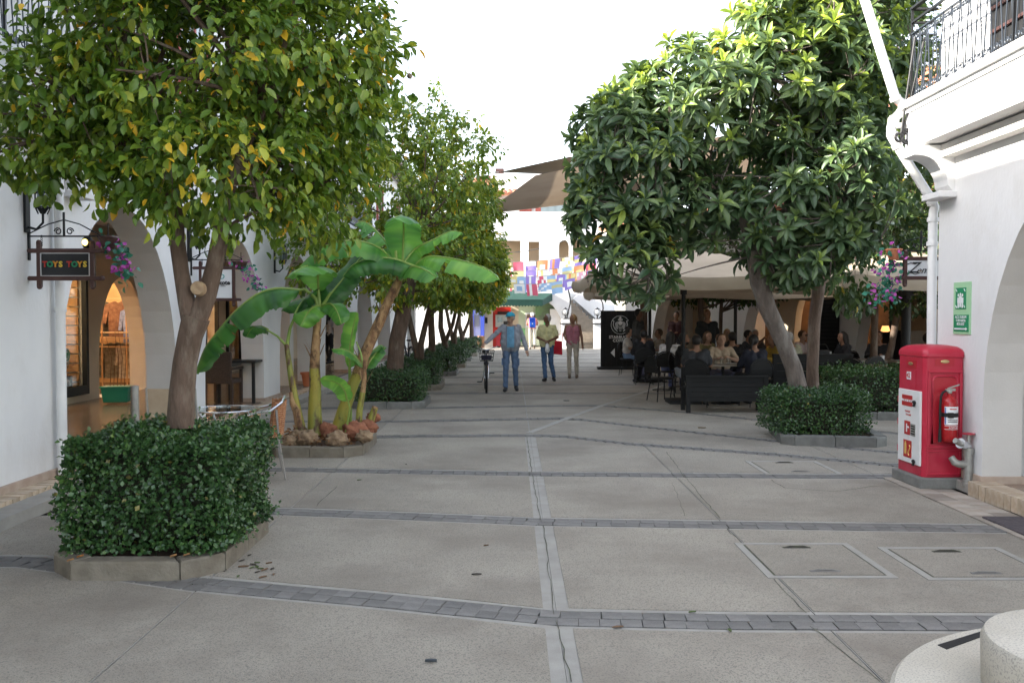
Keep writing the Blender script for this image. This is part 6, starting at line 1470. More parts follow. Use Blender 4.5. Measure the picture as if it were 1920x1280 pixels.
    for S_, sg in (('L', 1), ('R', -1)):
        hp, kn, an = (J[k+S_] for k in ('hip', 'kn', 'an'))
        cap_(m, pe+sd*.07*sg+Vector((0, 0, .05)), hp, (.108+belly*.5)*f, .104*f); cap_(m, hp, kn, .092*f, .066*f)
        if bk == 'long': cap_(m, kn, an+Vector((0, 0, .03)), .066*f, .056*f)
    me = folds(ev_mesh(m, 'trousers', vox*1.1, 4), .006, pe.z); me.materials.append(cmat('%.3f_%.3f_%.3f' % br, br)); link_mesh('trousers' if bk == 'long' else 'shorts', me, t)
    for S_ in 'LR':
        m = MB(); an = J['an'+S_]; ft = J.get('toe'+S_) or an+Vector((0, -.16, -.045)); cap_(m, an+Vector((0, .045, -.045)), an+Vector((0, -.03, -.03)), .045, .05); cap_(m, an+Vector((0, -.02, -.04)), ft, .048, .040)
        me = ev_mesh(m, 'shoe', .012, 3); me.materials.append(cmat('%.3f_%.3f_%.3f' % shoes, shoes, .5)); link_mesh('shoe', me, t)
    t['_j'] = 0; del t['_j']
    return t, J
def gp_(px, Y): return ((px-CX)/FOC*Y, Y, 0)
# --- walkers
WALK = dict(knL=(.10, -.10, .52), anL=(.12, -.16, .10), knR=(-.10, .03, .50), anR=(-.10, .14, .12), toeL=(.13, -.32, .06), toeR=(-.10, 0, .03))
pm1, J1 = person('older man in blue cap and grey jacket walking beside a bicycle', gp_(957, 19.9), 0, STAND, {**WALK, 'elR': (-.36, -.06, 1.25), 'wrR': (-.56, -.28, 1.08), 'elL': (.29, .05, 1.17), 'wrL': (.36, -.04, .93), 'knR': (-.10, -.10, .52), 'anR': (-.11, -.14, .09), 'toeR': (-.13, -.31, .04), 'knL': (.11, .0, .50), 'anL': (.13, .10, .11), 'toeL': (.15, -.05, .035)},
    h=1.74, skin='light', hair=('fringe', 'grey'), top=((.26, .28, .32), 'long'), bottom=((.09, .14, .23), 'long'), shoes=(.02, .022, .025), belly=.035, turn=R(-38), vox=.009, fat=1.02)
# cap, open shirt front, pocket
hd = J1['head']; T_ = Matrix.Rotation(R(-38), 3, 'Z'); CAPC = cmat('cap', (.03, .30, .42))
m = MB(); P = []
for i in range(7):
    th = PI/2*i/6
    for j in range(16): a = 2*PI*j/16; P.append(hd+T_@Vector((.100*math.cos(th)*math.cos(a), .117*math.cos(th)*math.sin(a)+.008, .045+.095*math.sin(th))))
m.add(P, [(i*16+j, i*16+(j+1) % 16, (i+1)*16+(j+1) % 16, (i+1)*16+j) for i in range(6) for j in range(16)])
m.prism([hd+T_@Vector((.075*math.cos(a), -.075-.085*abs(math.sin(a)) if True else 0, .04-.012*abs(math.sin(a)))) for a in [PI+PI*k/8 for k in range(9)]], (0, 0, .008))
m.build('cap', CAPC, pm1, world=False, smooth=True)
SH = cmat('shirtblue', (.13, .30, .45)); m = MB()
def frontgrid(z0, z1, x0, x1, off, nz=8, nx=5, bel=.035, s=.994):
    P = []
    for i in range(nz):
        z = z0+(z1-z0)*i/(nz-1); k = max(0, 1-abs(z-1.12)/.3)
        for j in range(nx): x = x0+(x1-x0)*j/(nx-1); P.append((x, -(.128+bel*.9*k*1.25+off)*1.08*math.sqrt(max(.3, 1-(x/.26)**2)), z))
    return P
m.grid(frontgrid(.98, 1.44, -.075, .085, .022), 8, 5); m.build('shirt_front', SH, pm1, world=False, smooth='all')
m = MB(); m.prism([(p[0], p[1]-.012, p[2]) for p in ((-.06, -.155, 1.24), (.02, -.155, 1.24), (.02, -.15, 1.34), (-.06, -.15, 1.34))], (0, -.01, 0)); m.build('shirt_pocket', SH, pm1, world=False)
m = MB()
for sx, x in ((-1, -.085), (1, .095)): m.grid(frontgrid(.97, 1.46, x-.012, x+.012, .027, 8, 2), 8, 2)
m.build('jacket_edge', cmat('jacketedge', (.20, .22, .26)), pm1, world=False, smooth='all')
for sx in (-1, 1):
    m = MB(); q = J1['knL' if sx > 0 else 'knR']; q = q.lerp(J1['hipL' if sx > 0 else 'hipR'], .35); m.box((q.x+sx*.085, q.y, q.z), (.03, .11, .16)); m.build('cargo_pocket', cmat('0.090_0.140_0.230', (.09, .14, .23)), pm1, world=False, bevel=.01)
# man in yellow polo
pm2, J2 = person('older man in pale yellow polo and jeans carrying a small plastic bag', gp_(1026, 22.8), R(-6), STAND, {'wrR': (-.02, -.20, 1.06), 'elR': (-.25, -.02, 1.15), 'elL': (.27, .0, 1.16), 'wrL': (.06, -.20, 1.07), 'knL': (.10, -.02, .50), 'anL': (.17, .10, .10), 'toeL': (.20, -.04, .04), 'knR': (-.07, -.06, .50), 'anR': (-.04, -.16, .10), 'toeR': (-.08, -.32, .06)},
    h=1.70, skin='brown', hair=('short', 'grey'), top=((.50, .48, .26), 'short'), bottom=((.05, .10, .19), 'long'), shoes=(.015, .012, .012), belly=.02, turn=R(-55), vox=.009, fat=.98)
m = MB(); q = Vector((.02, -.25, .90)); m.tube([q+Vector((0, .02, .15)), q+Vector((0, .01, .10)), q, q-Vector((0, 0, .10)), q-Vector((0, 0, .16))], [.012, .035, .055, .065, .03], 9); m.build('tmp', M['signwhite'], pm2, world=False, smooth=True)
bagp = bpy.data.objects['tmp']; bagp.parent = None; bagp.name = 'plastic_bag'; bagp.matrix_basis = wm(pm2); WM[bagp.name] = wm(pm2); tag(bagp, 'white thin plastic bag held by the man in the yellow polo', 'bag')
m = MB(); m.tube([J2['wrL']+Vector((math.cos(a)*.0+.0, .032*math.cos(a), .032*math.sin(a))) for a in [2*PI*k/12 for k in range(12)]], .010, 5, closed=True); m.build('wrist_watch', M['black'], pm2, world=False, smooth=True)
# woman in vest
pm3, J3 = person('woman with tied blond hair in pink vest top and beige trousers', gp_(1074, 24.0), R(-5), STAND, {'elR': (-.24, .02, 1.18), 'wrR': (-.20, -.15, 1.12), 'elL': (.24, .03, 1.15), 'wrL': (.27, .0, .90), 'hipR': (-.09, 0, .94), 'anR': (-.09, 0, .085), 'anL': (.11, .06, .085)},
    h=1.70, skin='tan', hair=('pony', 'blond'), top=((.36, .14, .18), 'vest'), bottom=((.38, .34, .28), 'long'), shoes=(.12, .08, .05), turn=R(-50), vox=.009, fat=.96)
hb = thing('handbag', 'bright red tote bag on the arm of the woman in the pink vest', 'bag', (pm3.location.x-.42, 23.8, .66), 0)
m = MB(); m.add([(-.15, -.05, 0), (.13, -.05, -.03), (.13, .05, -.03), (-.15, .05, 0), (-.10, -.04, .36), (.12, -.04, .34), (.12, .04, .34), (-.10, .04, .36)], [(0, 3, 2, 1), (0, 1, 5, 4), (1, 2, 6, 5), (2, 3, 7, 6), (3, 0, 4, 7), (4, 5, 6, 7)]); m.build('bag_body', cmat('redbag', (.45, .012, .03)), hb, world=False, bevel=.015)
m = MB(); m.tube([(-.06, 0, .34), (.02, 0, .50), (.14, 0, .56), (.12, 0, .34)], .012, 6); m.build('strap', cmat('redbag', (.45, .012, .03)), hb, world=False, smooth=True)
# backpack man, seen from behind
pm4, J4 = person('white haired person with blue backpack walking away at the cash machines', gp_(998, 43.8), PI, STAND, {'anL': (.10, -.12, .09), 'anR': (-.10, .22, .22), 'knR': (-.10, .0, .52), 'toeR': (-.10, .17, .08), 'elL': (.25, -.08, 1.18), 'wrL': (.17, -.22, 1.15), 'elR': (-.25, -.08, 1.18), 'wrR': (-.17, -.22, 1.15)},
    h=1.80, skin='tan', hair=('short', 'white'), top=((.42, .16, .12), 'short'), bottom=((.50, .46, .40), 'long'), shoes=(.05, .03, .02), vox=.013)
bk_ = thing('backpack', 'bright blue backpack worn by the person walking away', 'backpack', (pm4.location.x, 43.62, 1.05), 0)
m = MB(); m.box((0, -.08, .27), (.30, .18, .50)); m.build('pack_body', cmat('bluepack', (.01, .06, .45)), bk_, world=False, bevel=.06)
m = MB(); m.box((0, -.19, .17), (.22, .06, .24)); m.build('front_pocket', cmat('bluepack2', (.02, .12, .6)), bk_, world=False, bevel=.025)
m = MB(); m.box((0, -.222, .22), (.05, .01, .06)); m.build('badge', M['signwhite'], bk_, world=False)
# --- standing at the cafe
person('man in dark grey jacket standing beside the black cafe sign', gp_(1197, 22.6), R(60), STAND, {'wrL': (.10, -.25, 1.05), 'wrR': (-.12, -.25, 1.05)}, h=1.84, skin='brown', hair=('short', 'black'), top=((.05, .048, .045), 'long'), bottom=((.03, .03, .04), 'long'), turn=R(10), vox=.014, fat=1.1)
person('bald man in black T-shirt standing among the cafe tables', gp_(1326, 21.4), R(4), STAND, {'wrL': (.22, -.12, .95), 'wrR': (-.22, -.12, .95)}, h=1.82, skin='tan', hair=('bald', 'none'), top=((.016, .018, .02), 'short'), bottom=((.02, .02, .03), 'long'), turn=R(8), vox=.013, fat=1.14)
person('man in dark red jacket and cap standing in the cafe arch', gp_(1268, 27.2), R(-25), STAND, {'wrL': (.10, -.25, 1.15), 'wrR': (-.10, -.28, 1.2)}, h=1.78, skin='tan', hair=('short', 'black'), top=((.05, .018, .02), 'long'), bottom=((.02, .02, .025), 'long'), vox=.015)
person('person in white top and black trousers inside the left arcade', (-5.75, 28.0, .15), R(150), STAND, {'anL': (.1, -.15, .1), 'anR': (-.1, .15, .1)}, h=1.7, skin='tan', hair=('long', 'black'), top=((.45, .45, .47), 'short'), bottom=((.015, .015, .02), 'long'), vox=.015)
# --- seated
def seated(px, Y, rz, label, **k):
    o, _ = person(label, gp_(px, Y), rz, SIT, k.pop('over', {}), vox=k.pop('vox', .014), **k); return o
seated(1352, 17.75, 0, 'smiling man in cream shirt facing the camera behind the cafe table', skin='light', hair=('short', 'brown'), top=((.42, .33, .24), 'short'), fat=1.1, vox=.011, over={'elL': (.30, -.14, .79), 'elR': (-.28, -.14, .79), 'wrL': (.08, -.30, .86), 'wrR': (-.12, -.34, .85)})
seated(1306, 16.55, R(165), 'man in charcoal shirt seated with his back to the camera', skin='tan', hair=('short', 'black'), top=((.035, .037, .042), 'short'), bottom=((.03, .03, .035), 'long'), fat=1.16, vox=.012)
seated(1416, 16.6, R(195), 'person with dark hair and navy jacket seated at the right chair back', skin='tan', hair=('pony', 'black'), top=((.016, .018, .03), 'long'), bottom=((.02, .02, .02), 'long'), fat=1.12, vox=.012, turn=R(-40))
seated(1279, 18.3, R(70), 'bearded man in black T-shirt and pale shorts turned to the right', skin='tan', hair=('beard', 'black'), top=((.012, .012, .013), 'short'), bottom=((.32, .36, .42), 'shorts'), fat=1.16, vox=.011, over={'knR': (-.16, -.44, .50), 'anR': (-.20, -.36, .09)})
seated(1256, 19.6, R(150), 'woman with long black hair and white T-shirt seated by the bearded man', skin='light', hair=('long', 'black'), top=((.55, .55, .57), 'short'), bottom=((.10, .12, .25), 'long'))
seated(1207, 21.9, R(178), 'person in black jacket with white print on the back', skin='tan', hair=('short', 'black'), top=((.010, .010, .012), 'long'), bottom=((.02, .02, .02), 'long'), fat=1.1)
seated(1176, 25.2, R(75), 'woman with black bun, white top and jeans before the black sign', skin='light', hair=('bun', 'black'), top=((.50, .48, .45), 'short'), bottom=((.16, .24, .38), 'long'), shoes=(.35, .33, .2))
seated(1238, 23.6, R(-80), 'man in light brown shirt reaching across the far left table', skin='tan', hair=('short', 'brown'), top=((.20, .15, .10), 'short'), over={'wrR': (-.3, -.5, .86), 'elR': (-.28, -.25, .82)})
seated(1325, 20.0, R(25), 'woman with long brown hair in olive top at the middle table', skin='light', hair=('long', 'brown'), top=((.14, .12, .05), 'long'))
seated(1374, 19.3, R(180), 'person with black hair and black top seen from behind at the middle table', skin='tan', hair=('short', 'black'), top=((.012, .012, .014), 'long'), fat=1.1)
seated(1400, 21.6, R(60), 'man with raised bare forearm beside the parasol post', skin='tan', hair=('short', 'black'), top=((.03, .03, .035), 'short'), over={'elL': (.30, -.18, .98), 'wrL': (.18, -.36, 1.12)})
seated(1415, 22.6, R(0), 'grey haired person facing the camera behind the middle tables', skin='light', hair=('short', 'grey'), top=((.10, .09, .08), 'long'))
seated(1362, 23.4, R(10), 'blond person seated far back under the parasols', skin='light', hair=('long', 'blond'), top=((.12, .10, .08), 'long'))
seated(1452, 18.6, R(-75), 'person in mustard top leaning over the table behind the leaning trunk', skin='tan', hair=('long', 'black'), top=((.36, .24, .04), 'long'))
seated(1480, 19.0, R(165), 'grey haired man in pale striped shirt behind the black bench', skin='light', hair=('short', 'grey'), top=((.34, .34, .24), 'short'), fat=1.1)
so1 = seated(1502, 21.2, R(40), 'man in pink white T-shirt and sunglasses between the two trunks', skin='light', hair=('short', 'brown'), top=((.58, .48, .48), 'short'))
m = MB(); 
for sx in (-1, 1): m.ell((sx*.032, -.05-.098, 1.215), (.026, .008, .018), 10, 6)
m.box((0, -.153, 1.22), (.15, .006, .008)); m.build('sunglasses', M['black'], so1, world=False, smooth=True)
seated(1583, 19.6, R(-80), 'woman with long black hair in dark top facing left right of the slim trunk', skin='tan', hair=('long', 'black'), top=((.015, .015, .018), 'long'))
seated(1648, 20.2, R(-30), 'person in black seated under the trees before the red shop', skin='tan', hair=('short', 'black'), top=((.012, .012, .013), 'long'))
seated(1740, 18.2, R(170), 'person with short dark hair just left of the white drainpipe', skin='tan', hair=('short', 'black'), top=((.02, .02, .03), 'long'))
# ================================================================== BICYCLES
def bicycle(name, label, loc, rz, basket=False, colr=(.55, .55, .55), steer=0):
    t = thing(name, label, 'bicycle', loc, rz); fr = mat(name+'_paint', colr, None, .35, metal=.5); r_ = .33
    def wheel(y, x=0):
        m = MB(); pts = [(x, y+r_*math.cos(a), r_+r_*math.sin(a)) for a in [2*PI*k/28 for k in range(28)]]; m.tube(pts, .022, 8, closed=True); w_ = m.build('wheel', M['rubber'], t, world=False, smooth=True)
        m = MB(); pts = [(x, y+(r_-.03)*math.cos(a), r_+(r_-.03)*math.sin(a)) for a in [2*PI*k/28 for k in range(28)]]; m.tube(pts, .010, 6, closed=True)
        for k in range(18):
            a = 2*PI*k/18; m.tube([(x+(.02 if k % 2 else -.02), y, r_), (x, y+(r_-.03)*math.cos(a), r_+(r_-.03)*math.sin(a))], .0022, 3)
        m.tube([(x-.045, y, r_), (x+.045, y, r_)], .018, 8); m.build('rim', M['alu'], w_, world=False, smooth=True)
    wheel(-.53); wheel(.53)
    hb_, st_ = (0, -.36, .92), (0, .18, .82); bb = (0, .06, .30); hd_ = (0, -.39, .72)
    m = MB()
    for a, b, q in ((hd_, bb, .018), ((0, -.40, .66), (0, .12, .55), .014), (bb, st_, .016), (bb, (0.05, .53, r_), .010), (bb, (-.05, .53, r_), .010), ((0, .13, .62), (.05, .53, r_), .008), ((0, .13, .62), (-.05, .53, r_), .008), (hb_, hd_, .018)): m.tube([a, b], q, 8)
    m.build('frame', fr, t, world=False, smooth=True)
    m = MB()
    for sx in (-1, 1): m.tube([(0, -.40, .68), (sx*.045, -.42, .66), (sx*.05, -.53, r_)], .012, 6)
    m.build('fork', M['alu'], t, world=False, smooth=True)
    m = MB(); m.tube([(-.29, -.20, .99), (-.24, -.30, 1.0), (-.08, -.36, .95), (0, -.37, .93), (.08, -.36, .95), (.24, -.30, 1.0), (.29, -.20, .99)], .012, 8); m.build('handlebar', M['alu'], t, world=False, smooth=True)
    m = MB()
    for sx in (-1, 1): m.tube([(sx*.29, -.20, .99), (sx*.25, -.29, 1.0)], .018, 8)
    m.build('grips', M['rubber'], t, world=False, smooth=True)
    m = MB(); m.ell((0, .20, .87), (.09, .13, .035), 12, 6); m.ell((0, .08, .87), (.035, .09, .025), 10, 6); m.build('saddle', M['black'], t, world=False, smooth=True)
    m = MB(); m.tube([(0, .18, .80), (0, .19, .86)], .013, 8); m.build('seat_post', M['alu'], t, world=False, smooth=True)
    for sx, dy, dz in ((-1, -.10, -.10), (1, .10, .10)):
        m = MB(); c = (sx*.06, .06-dy*.0, .30); e = (sx*.09, .06+dy*1.2, .30+dz*.9); m.tube([c, e], .009, 6); m.box((e[0]+sx*.055, e[1], e[2]), (.10, .07, .022)); m.build('pedal', M['black'], t, world=False)
    for y, a0, a1 in ((-.53, .1, 2.2), (.53, .2, 3.0)):
        m = MB(); P = []
        for k in range(13):
            a = a0+(a1-a0)*k/12+(.6 if y < 0 else -.1); P += [(-.028, y+(r_+.035)*math.cos(a), r_+(r_+.035)*math.sin(a)), (0, y+(r_+.045)*math.cos(a), r_+(r_+.045)*math.sin(a)), (.028, y+(r_+.035)*math.cos(a), r_+(r_+.035)*math.sin(a))]
        m.grid(P, 13, 3); m.build('mudguard', M['black'], t, world=False, smooth='all')
    if basket:
        bk2 = MB(); z0, z1 = .70, .93
        for k in range(9):
            x = -.17+.34*k/8
            for y in (-.66, -.42): bk2.tube([(x*.8, y*.99 if y < -.5 else y, z0), (x, y, z1)], .003, 4)
        for k in range(7):
            y = -.66+.24*k/6
            for x in (-.17, .17): bk2.tube([(x*.8, y, z0), (x, y, z1)], .003, 4)
        for z, q in ((z0, .8), (z0+.08, .87), (z0+.16, .94), (z1, 1)): bk2.tube([(-.17*q, -.66, z), (.17*q, -.66, z), (.17*q, -.42, z), (-.17*q, -.42, z)], .005, 4, closed=True)
        bk2.build('basket', M['black'], t, world=False)
        m = MB(); m.box((0, -.54, .77), (.22, .18, .10)); bx = m.build('basket_bag', cmat('bagdark', (.02, .02, .04)), t, world=False, bevel=.02)
    return t
bicycle('bicycle', 'bicycle with front basket pushed by the man in the blue cap', (-.585, 19.95, 0), R(3), basket=True)
bicycle('bicycle', 'dark bicycle parked against the left arcade pier between the trees', (-3.35, 28.6, .02), R(-160), colr=(.05, .05, .06))

# ================================================================== CAFE FURNITURE
def make_chair():
    t = thing('cafe_chair', 'x', 'chair', (0, 0, 0), 0, 'black cafe chairs on the terrace')
    m = MB(); m.lathe([(.19, 0), (.215, .01), (.22, .03), (.20, .045)], (0, -.02, .43), 20); m.build('seat', M['black'], t, world=False, smooth=True)
    P = [(-.22, .17, .44), (-.235, .21, .62)]+[(.235*math.cos(a), .235, .70+.20*math.sin(a)) for a in [PI-PI*k/8 for k in range(9)]]+[(.235, .21, .62), (.22, .17, .44)]
    m = MB(); m.tube(P, .013, 6); m.build('back_frame', M['black'], t, world=False, smooth=True)
    m = MB(); Q = [(-.215, .205, .56)]+[(.215*math.cos(a), .232, .70+.18*math.sin(a)) for a in [PI-PI*k/8 for k in range(9)]]+[(.215, .205, .56)]
    m.prism(Q, (0, .008, 0)); m.build('backrest', M['blackwood'], t, world=False)
    for sx in (-1, 1):
        for sy in (-1, 1): m = MB(); m.tube([(sx*.16, sy*.15-.01, .44), (sx*.21, sy*.20, 0)], .011, 6); m.build('leg', M['black'], t, world=False, smooth=True)
    m = MB(); m.tube([(.185*math.cos(a), .175*math.sin(a)-.01, .22) for a in [2*PI*k/14 for k in range(14)]], .008, 5, closed=True); m.build('leg_ring', M['black'], t, world=False, smooth=True)
    return t
chair0 = make_chair(); first = [True]
def chair(px, Y, rz, label):
    x, y, _ = gp_(px, Y)
    if first[0]: first[0] = False; chair0.location = (x, y, 0); chair0.rotation_euler = (0, 0, rz); chair0['label'] = label; WM[chair0.name] = Matrix.Translation((x, y, 0)); return
    copy_tree(chair0, loc=(x, y, 0), rz=rz, label=label)
for a in [(1306, 16.5, R(165), 'black chair holding the man in the charcoal shirt'), (1416, 16.55, R(195), 'black chair holding the person in the navy jacket'), (1352, 17.8, 0, 'black chair under the man in the cream shirt'), (1279, 18.35, R(70), 'black chair under the bearded man'),
          (1256, 19.65, R(150), 'black chair under the woman with white T-shirt'), (1207, 21.85, R(178), 'black chair under the person with the printed jacket'), (1176, 25.2, R(75), 'black chair under the woman with the bun'), (1238, 23.6, R(-80), 'black chair under the man in light brown shirt'),
          (1325, 20.05, R(25), 'black chair under the woman in olive'), (1374, 19.25, R(180), 'black chair under the person in black at the middle table'), (1400, 21.6, R(60), 'black chair beside the middle parasol post'), (1415, 22.65, 0, 'black chair under the grey haired person'), (1362, 23.45, R(10), 'black chair under the blond person'),
          (1452, 18.6, R(-75), 'black chair under the person in mustard'), (1502, 21.25, R(40), 'black chair under the man in sunglasses'), (1583, 19.6, R(-80), 'black chair under the woman facing left'), (1648, 20.2, R(-30), 'black chair under the person before the red shop'), (1740, 18.15, R(170), 'black chair beside the white drainpipe'),
          (1600, 16.9, R(150), 'empty black chair behind the hedge left of the dark post'), (1625, 18.0, R(200), 'empty black chair at the right table under the trees'), (1660, 17.0, R(20), 'empty black chair nearest the thick dark post'), (1240, 17.6, R(110), 'empty black chair at the left edge of the near table')]: chair(*a)
def make_table():
    t = thing('cafe_table', 'x', 'table', (0, 0, 0), 0, 'cafe tables under the parasols')
    m = MB(); m.box((0, 0, .745), (.70, .70, .025)); m.build('tabletop', mat('tabletop', (.30, .26, .21), (.36, .32, .27), .3, 6), t, world=False, bevel=.004)
    m = MB(); m.tube([(0, 0, .03), (0, 0, .74)], .03, 10); m.build('pedestal', M['black'], t, world=False, smooth=True)
    m = MB(); m.lathe([(.22, 0), (.22, .015), (.05, .03)], n=20); m.build('base', M['black'], t, world=False, smooth=True)
    return t
tb0 = make_table(); ft = [True]
for px, Y, rz, lab in ((1356, 17.05, 0, 'cafe table with glasses before the man in cream'), (1312, 18.7, R(20), 'cafe table between the bearded man and the woman in olive'), (1236, 22.7, 0, 'cafe table at the left end of the terrace'), (1390, 20.4, 0, 'cafe table beside the middle parasol post'), (1460, 20.0, R(5), 'cafe table behind the leaning trunk'), (1555, 20.6, 0, 'cafe table before the cream counter'),
                       (1600, 18.9, 0, 'pale cafe table right of the slim trunk'), (1655, 18.6, 0, 'pale cafe table with white cup near the dark posts'), (1640, 16.6, 0, 'long pale table end behind the hedge near the thick post'), (1700, 18.2, 0, 'pale cafe table behind the thick dark post')):
    x, y, _ = gp_(px, Y)
    if ft[0]: ft[0] = False; tb0.location = (x, y, 0); tb0['label'] = lab; WM[tb0.name] = Matrix.Translation((x, y, 0))
    else: copy_tree(tb0, loc=(x, y, 0), rz=rz, label=lab)
gl = glassmat('drink_glass', (.97, .98, .98))
def table_item(px, Y, kind, label, dx=0):
    x, y, _ = gp_(px, Y); m = MB(); z = .7585
    if kind == 'glass': m.lathe([(.03, 0), (.036, .005), (.04, .13), (.037, .13), (.03, .01)], (x, y, z), 12); return solo(m, 'drinking_glass', gl, label, 'glass', 'glasses on the near cafe table', smooth=True)
    if kind == 'cup': m.lathe([(.03, 0), (.04, .01), (.045, .10), (.04, .10), (.03, .012)], (x, y, z), 12); return solo(m, 'paper_cup', M['signwhite'], label, 'cup', smooth=True)
    if kind == 'plate': m.lathe([(.05, 0), (.10, .012), (.11, .02), (.05, .008)], (x, y, z), 16); return solo(m, 'plate', M['signwhite'], label, 'plate', smooth=True)
table_item(1342, 17.0, 'glass', 'left clear glass on the table before the man in cream'); table_item(1366, 16.9, 'glass', 'right clear glass on the table before the man in cream'); table_item(1354, 16.85, 'glass', 'middle clear glass on the near cafe table')
table_item(1655, 18.5, 'cup', 'white paper cup on the table left of the dark posts'); table_item(1690, 18.2, 'plate', 'white plate on the table behind the thick dark post'); table_item(1372, 17.1, 'plate', 'small white plate beside the glasses'); table_item(1556, 20.5, 'cup', 'white cup on the table before the counter')
# black benches
def bench(label, x0, x1, y, zt, rz=0, depth=.5, facing=1):
    cx = (x0+x1)/2; L = x1-x0; t = thing('bench', label, 'bench', (cx, y, 0), rz, 'black wooden benches')
    n = 5
    for k in range(n): m = MB(); hz = (zt-.20)/n; m.box((0, .02, .20+hz*(k+.5)), (L-.1, .03, hz-.004)); m.build('back_board', M['blackwood'], t, world=False)
    m = MB(); m.box((0, .27, .42), (L-.06, depth, .05)); m.build('seat', M['blackwood'], t, world=False, bevel=.004)
    m = MB(); m.box((0, .02, zt+.015), (L+.02, .09, .03)); m.build('top_rail', M['blackwood'], t, world=False, bevel=.003)
    for sx in (-1, 1):
        for yy in (0.02, depth): m = MB(); m.box((sx*(L/2-.03), yy, (zt if yy < .1 else .42)/2), (.07, .07, zt if yy < .1 else .42)); m.build('leg', M['blackwood'], t, world=False, bevel=.003)
    return t
bench('low black wooden bench seen from behind at the front of the terrace', 3.02, 4.42, 15.4, .62)
bench('black wooden bench behind the hedge between the two trunks', 4.95, 6.45, 16.9, .93)
# cushion like bags: handbag on bench
m = MB(); m.box(W(1543, 664, 17.4), (.22, .12, .16)); m.tube([W(1533, 655, 17.4), W(1538, 645, 17.4), W(1548, 645, 17.4), W(1553, 655, 17.4)], .01, 5); solo(m, 'handbag', M['black'], 'black handbag standing behind the bench between the trunks', 'bag', bevel=.02)
# cafe sign board
sb = thing('cafe_signboard', 'black wooden sign board with round white emblem and arrow', 'sign', (3.5, 27.8, 0))
bx0, bx1, bz = 2.76, 4.22, 1.75; nb = 9
for k in range(nb): m = MB(); w_ = (bx1-bx0)/nb; m.box((bx0+w_*(k+.5), 27.8, .08+bz/2), (w_-.004, .06, bz)); m.build('board', M['blackwood'], sb)
m = MB(); m.box(((bx0+bx1)/2-.03, 27.8, .045), (bx1-bx0+.14, .4, .09)); m.build('base', M['black'], sb)
cx_, cz_ = (1163-960)/FOC*27.77, W(1163, 609, 27.77).z; y_ = 27.766
m = MB()
def disc(mb, c, r, n=24, y=y_, d=.004): mb.prism([(c[0]+r*math.cos(2*PI*k/n), y, c[1]+r*math.sin(2*PI*k/n)) for k in range(n)], (0, d, 0))
dk = MB(); disc(dk, (cx_, cz_), .30, y=y_+.002); dk.build('emblem_ground', mat('emblem_dark', (.01, .018, .015), None, .5), sb)
for rr in (.285,): m.tube([(cx_+rr*math.cos(a), y_, cz_+rr*math.sin(a)) for a in [2*PI*k/36 for k in range(4, 33)]], .006, 4)
P = []
for k in range(10): a = PI/2+PI*k/5; r_ = .06 if k % 2 == 0 else .025; P.append((cx_+r_*math.cos(a), y_-.003, cz_+.22+r_*math.sin(a)))
m.prism(P, (0, .004, 0)); m.box((cx_, y_-.001, cz_+.15), (.14, .004, .02))
for k in range(5): m.prism([(cx_-.06+.03*k-.013, y_-.003, cz_+.16), (cx_-.06+.03*k+.013, y_-.003, cz_+.16), (cx_-.06+.03*k, y_-.003, cz_+.20)], (0, .004, 0))
disc(m, (cx_, cz_+.06), .065)
for sx in (-1, 1):
    for q in range(4): m.tube([(cx_+sx*(.07+.02*q), y_, cz_+.11-.01*q), (cx_+sx*(.085+.024*q), y_, cz_+.03), (cx_+sx*(.07+.022*q), y_, cz_-.05), (cx_+sx*(.09+.02*q), y_, cz_-.14+.01*q)], .006, 4)
    m.tube([(cx_+sx*.09, y_, cz_-.20), (cx_+sx*.17, y_, cz_-.12), (cx_+sx*.22, y_, cz_+.0), (cx_+sx*.20, y_, cz_+.12), (cx_+sx*.25, y_, cz_+.15)], .011, 5)
for q in range(4): m.box((cx_, y_-.001, cz_-.05-.045*q), (.12-.02*q, .004, .015))
m.build('emblem', M['signwhite'], sb)
fm_ = MB(); disc(fm_, (cx_-.02, cz_+.065), .006, 8, y_-.004); disc(fm_, (cx_+.02, cz_+.065), .006, 8, y_-.004); fm_.box((cx_, y_-.004, cz_+.035), (.02, .003, .005)); fm_.build('emblem_face', M['black'], sb)
m = MB(); put_text(m, 'STARBUCKS', (cx_, y_-.002, W(0, 632, 27.77).z), (1, 0, 0), (0, 0, 1), .125, .004, bold=.003, spacing=1.05); put_text(m, 'COFFEE', (cx_, y_-.002, W(0, 638.5, 27.77).z), (1, 0, 0), (0, 0, 1), .125, .004, bold=.003, spacing=1.1)
m.build('lettering', M['signwhite'], sb)
a = W(1151, 661, 27.76); m = MB(); m.prism([(a.x-.10, y_, a.z), (a.x+.03, y_, a.z-.14), (a.x+.03, y_, a.z+.14)], (0, -.004, 0)); m.build('arrow', M['signwhite'], sb)
